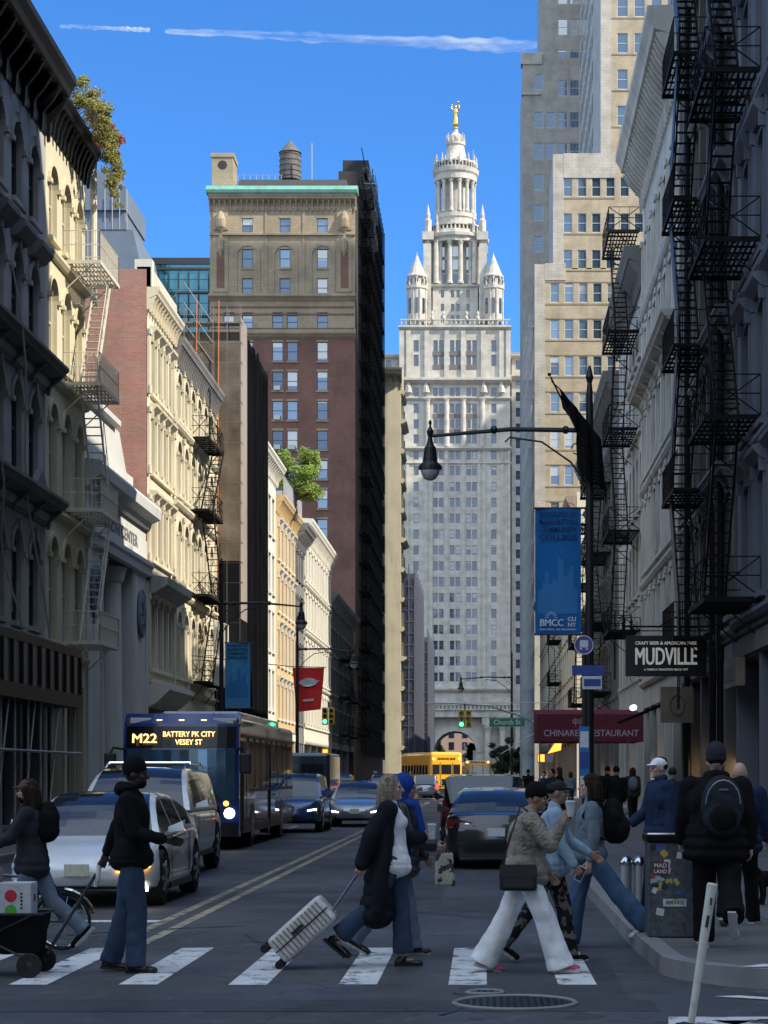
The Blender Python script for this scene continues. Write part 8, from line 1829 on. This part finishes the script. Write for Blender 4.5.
def tree(name, label, x, y, z, h, rad, n, size, m, seed, cat='tree', group=None, dense=14):
    rg = random.Random(seed); rt = root(name, (x, y, z), label, cat, group); t = MB(); cl = []
    t.tube([(0, 0, 0), (rg.uniform(-.1, .1) * h * .2, 0, h * .3), (rg.uniform(-.1, .1) * h * .3, .0, h * .55), (0, 0, h * .8)], [h * .035, h * .028, h * .018, h * .006], 8)
    for k in range(dense):
        a = rg.uniform(0, 2 * PI); e = rg.uniform(.35, 1.0); rr_ = rad * rg.uniform(.35, .85) * (1.15 - abs(e - .62)); q = Vector((math.cos(a) * rr_, math.sin(a) * rr_, h * e)); cl.append((q.x, q.y, q.z, rad * rg.uniform(.22, .42)))
        t.tube([(0, 0, h * .28 + h * .3 * rg.random()), (q.x * .5, q.y * .5, q.z * .8), tuple(q)], [h * .014, h * .009, h * .003], 5)
    t.build('trunk', M['bark'], rt); c = MB(); leaves(c, cl, n, size, rg); c.build('crown', m, rt); return rt
tree('roof_tree', 'bushy lime green tree growing on the roof of the tan building', -12.9, 136.5, 19.0, 4.6, 2.0, 7000, .20, M['leaf_lime'], 3, dense=20)
tree('park_tree', 'dark green park tree right of the great arch', 4.0, 470, 0, 7, 2.8, 1600, .9, M['leaf_dark'], 5, group='trees in the far park'); tree('park_tree', 'dark tree in front of the columns beyond the school buses', 7.6, 440, 0, 7.5, 2.6, 1300, .9, M['leaf_dark'], 6, group='trees in the far park')
tree('park_tree', 'yellow green tree seen through the left of the great arch', -13.5, 560, 0, 10.5, 4.2, 1500, 1.0, M['leaf_lime'], 8, group='trees in the far park'); tree('park_tree', 'deep green tree seen through the right of the great arch', -2.5, 545, 0, 9.5, 4.6, 1600, 1.0, M['leaf_teal'], 9, group='trees in the far park')
tree('park_tree', 'small dark tree nearest the right lamp beyond the junction', 2.6, 330, 0, 7.5, 2.6, 1200, .6, M['leaf_dark'], 12, group='trees in the far park')
vn = root('hanging_vines', (-12.65, 65.3, 22.9), 'autumn tinted vines spilling over the black cornice of the cream building', 'vines'); rg = random.Random(2)
t = MB(); cl = []; cl2 = []
for k in range(44): yy = rg.uniform(-2.2, 2.4); cl.append((rg.uniform(-.4, .25), yy, .9 * rg.random() - .35 + .6 * math.exp(-(yy + 1.2) ** 2), rg.uniform(.16, .32)))
for k in range(60): yy = rg.uniform(-.8, 2.6); ln = rg.random() * (.7 + .5 * (yy + .8)); cl.append((.1 + .3 * rg.random(), yy, -ln, rg.uniform(.11, .22)))
for k in range(14): cl2.append((rg.uniform(0, .35), rg.uniform(-.3, 2.3), rg.uniform(-.7, .5), rg.uniform(.12, .24)))
leaves(t, cl, 17000, .085, rg); t.build('foliage', leafmat('vine_leaves', (.26, .27, .07), (.50, .38, .14)), vn); t = MB(); leaves(t, cl2, 2200, .09, rg); t.build('red_foliage', leafmat('red_vine_leaves', (.40, .12, .08), (.55, .25, .2)), vn)
t = MB()
for k in range(16): yy = rg.uniform(-2, 2.4); t.tube([(-.4, yy, -.1), (.1, yy + .1, .3), (.3, yy + .2, -.3 - rg.random())], [.02, .012, .004], 4)
t.build('stems', M['bark'], vn)
tree('roof_tree', 'small bare reddish bush on the roof edge before the tan tower', 7.1, 68, 27.0, 2.2, .9, 260, .10, leafmat('rusty_leaves', (.40, .22, .12)), 21)
for i, (y, lab) in enumerate(((27.5, 'brown planter box with a clipped hedge, nearest the right edge'), (31.2, 'brown planter box with a clipped hedge, the farther of the two'))):
    pl = root('planter', (5.3, y, .15), lab, 'planter', 'planters along the shopfront'); rbox(-.45, .45, -1.3, 1.3, 0, .62, .03, 2).build('planter_box', stone('brown_planter', (.12, .07, .05), .3, 2), pl); rg = random.Random(40 + i)
    t = MB(); cl = [(rg.uniform(-.3, .3), -1.2 + 2.4 * k / 16, .85 + rg.uniform(-.05, .2), .26) for k in range(17)]; leaves(t, cl, 2600, .09, rg); t.build('hedge', M['leaf_dark'], pl)
    t = MB()
    for k in range(14): t.tube([(0, -1.1 + .17 * k, .6), (rg.uniform(-.2, .2), -1.1 + .17 * k, 1.0)], .008, 4)
    t.build('stems', M['bark'], pl)
# vapour trail
m, t_, b = nodes('vapour'); v = tc(t_); b.inputs['Base Color'].default_value = (.95, .95, .95, 1); b.inputs['Roughness'].default_value = 1; b.inputs['Specular IOR Level'].default_value = 0
gen = tc(t_, 'UV'); f = ramp(t_, noi(t_, v, .012, 6, .65, (.35, 1, 1.6)), [(.38, (0,) * 3), (.70, (.34,) * 3)]); lw = t_.nodes.new('ShaderNodeLayerWeight'); lw.inputs[0].default_value = .5; iv_ = t_.nodes.new('ShaderNodeMath'); iv_.operation = 'SUBTRACT'; iv_.inputs[0].default_value = 1; t_.links.new(lw.outputs['Facing'], iv_.inputs[1])
pw = t_.nodes.new('ShaderNodeMath'); pw.operation = 'POWER'; t_.links.new(iv_.outputs[0], pw.inputs[0]); pw.inputs[1].default_value = 1.5; ml = t_.nodes.new('ShaderNodeMath'); ml.operation = 'MULTIPLY'; t_.links.new(pw.outputs[0], ml.inputs[0]); t_.links.new(f, ml.inputs[1]); t_.links.new(ml.outputs[0], b.inputs['Alpha'])
b.inputs['Subsurface Weight'].default_value = 0
ct = root('vapour_trail', (-400, 6000, 2200), 'thin white vapour trail across the upper sky', 'cloud', kind='stuff'); rg = random.Random(9)
for (xa, xb, ya, yb, ra, rb_) in ((165, 540, 31, 47, 12, 30), (60, 150, 26, 30, 8, 10)):
    t = MB(); n = 60; pts = []; rs = []
    for k in range(n): f = k / (n - 1); x = xa + (xb - xa) * f; y = ya + (yb - ya) * f + .8 * noise.noise(Vector((f * 9, 0, 0))) ; pts.append(((x - VX) * 3 + 400, 0, (HY - y) * 3 + EYE - 2200)); rs.append((ra + (rb_ - ra) * f) * (.6 + .8 * abs(noise.noise(Vector((f * 14, 3, 0))))))
    t.tube(pts, rs, 12); t.build('trail', m, ct, smooth=True)

# small lights and goods in the shop windows, right-hand row
rg = random.Random(77)
for i, (y, w_, z, hh, mt_) in enumerate(((44.5, .5, 1.3, 1.1, 'lamp_warm'), (47.8, .25, 1.5, 1.6, 'lamp_white'), (54.2, .7, 1.2, .9, 'lamp_warm'), (59.5, .35, 1.9, .5, 'lamp_warm'), (70.5, .8, 1.5, .7, 'lamp_white'), (78.5, .9, 1.0, 1.2, 'lamp_white'), (88, 1.0, 1.3, .8, 'lamp_warm'), (105, 1.2, 1.2, 1.0, 'lamp_warm'), (118, 1.2, 1.4, .8, 'lamp_white'))):
    r_ = root('window_light', (6.88, y, z), ('warm lit display inside the shopfront nearest the right edge', 'tall narrow white light in the second right-hand shopfront', 'warm lit display under the nearest fire escapes', 'small warm light below the buff projecting board',
        'white lit panel behind the black shop awning', 'tall white lit panel beneath the maroon awning', 'warm lit window just past the maroon awning', 'warm lit window far down the right pavement', 'white lit window farthest down the right pavement')[i], 'shop light', 'lights in the right-hand shop windows')
    t = MB(); t.box(-.02, .02, -w_ / 2, w_ / 2, 0, hh); t.build('light_panel', M[mt_], r_); t = MB(); t.box(-.03, .03, -w_ / 2 - .03, w_ / 2 + .03, -.04, 0); t.box(-.03, .03, -w_ / 2 - .03, w_ / 2 + .03, hh, hh + .04); t.build('panel_frame', M['trim'], r_)
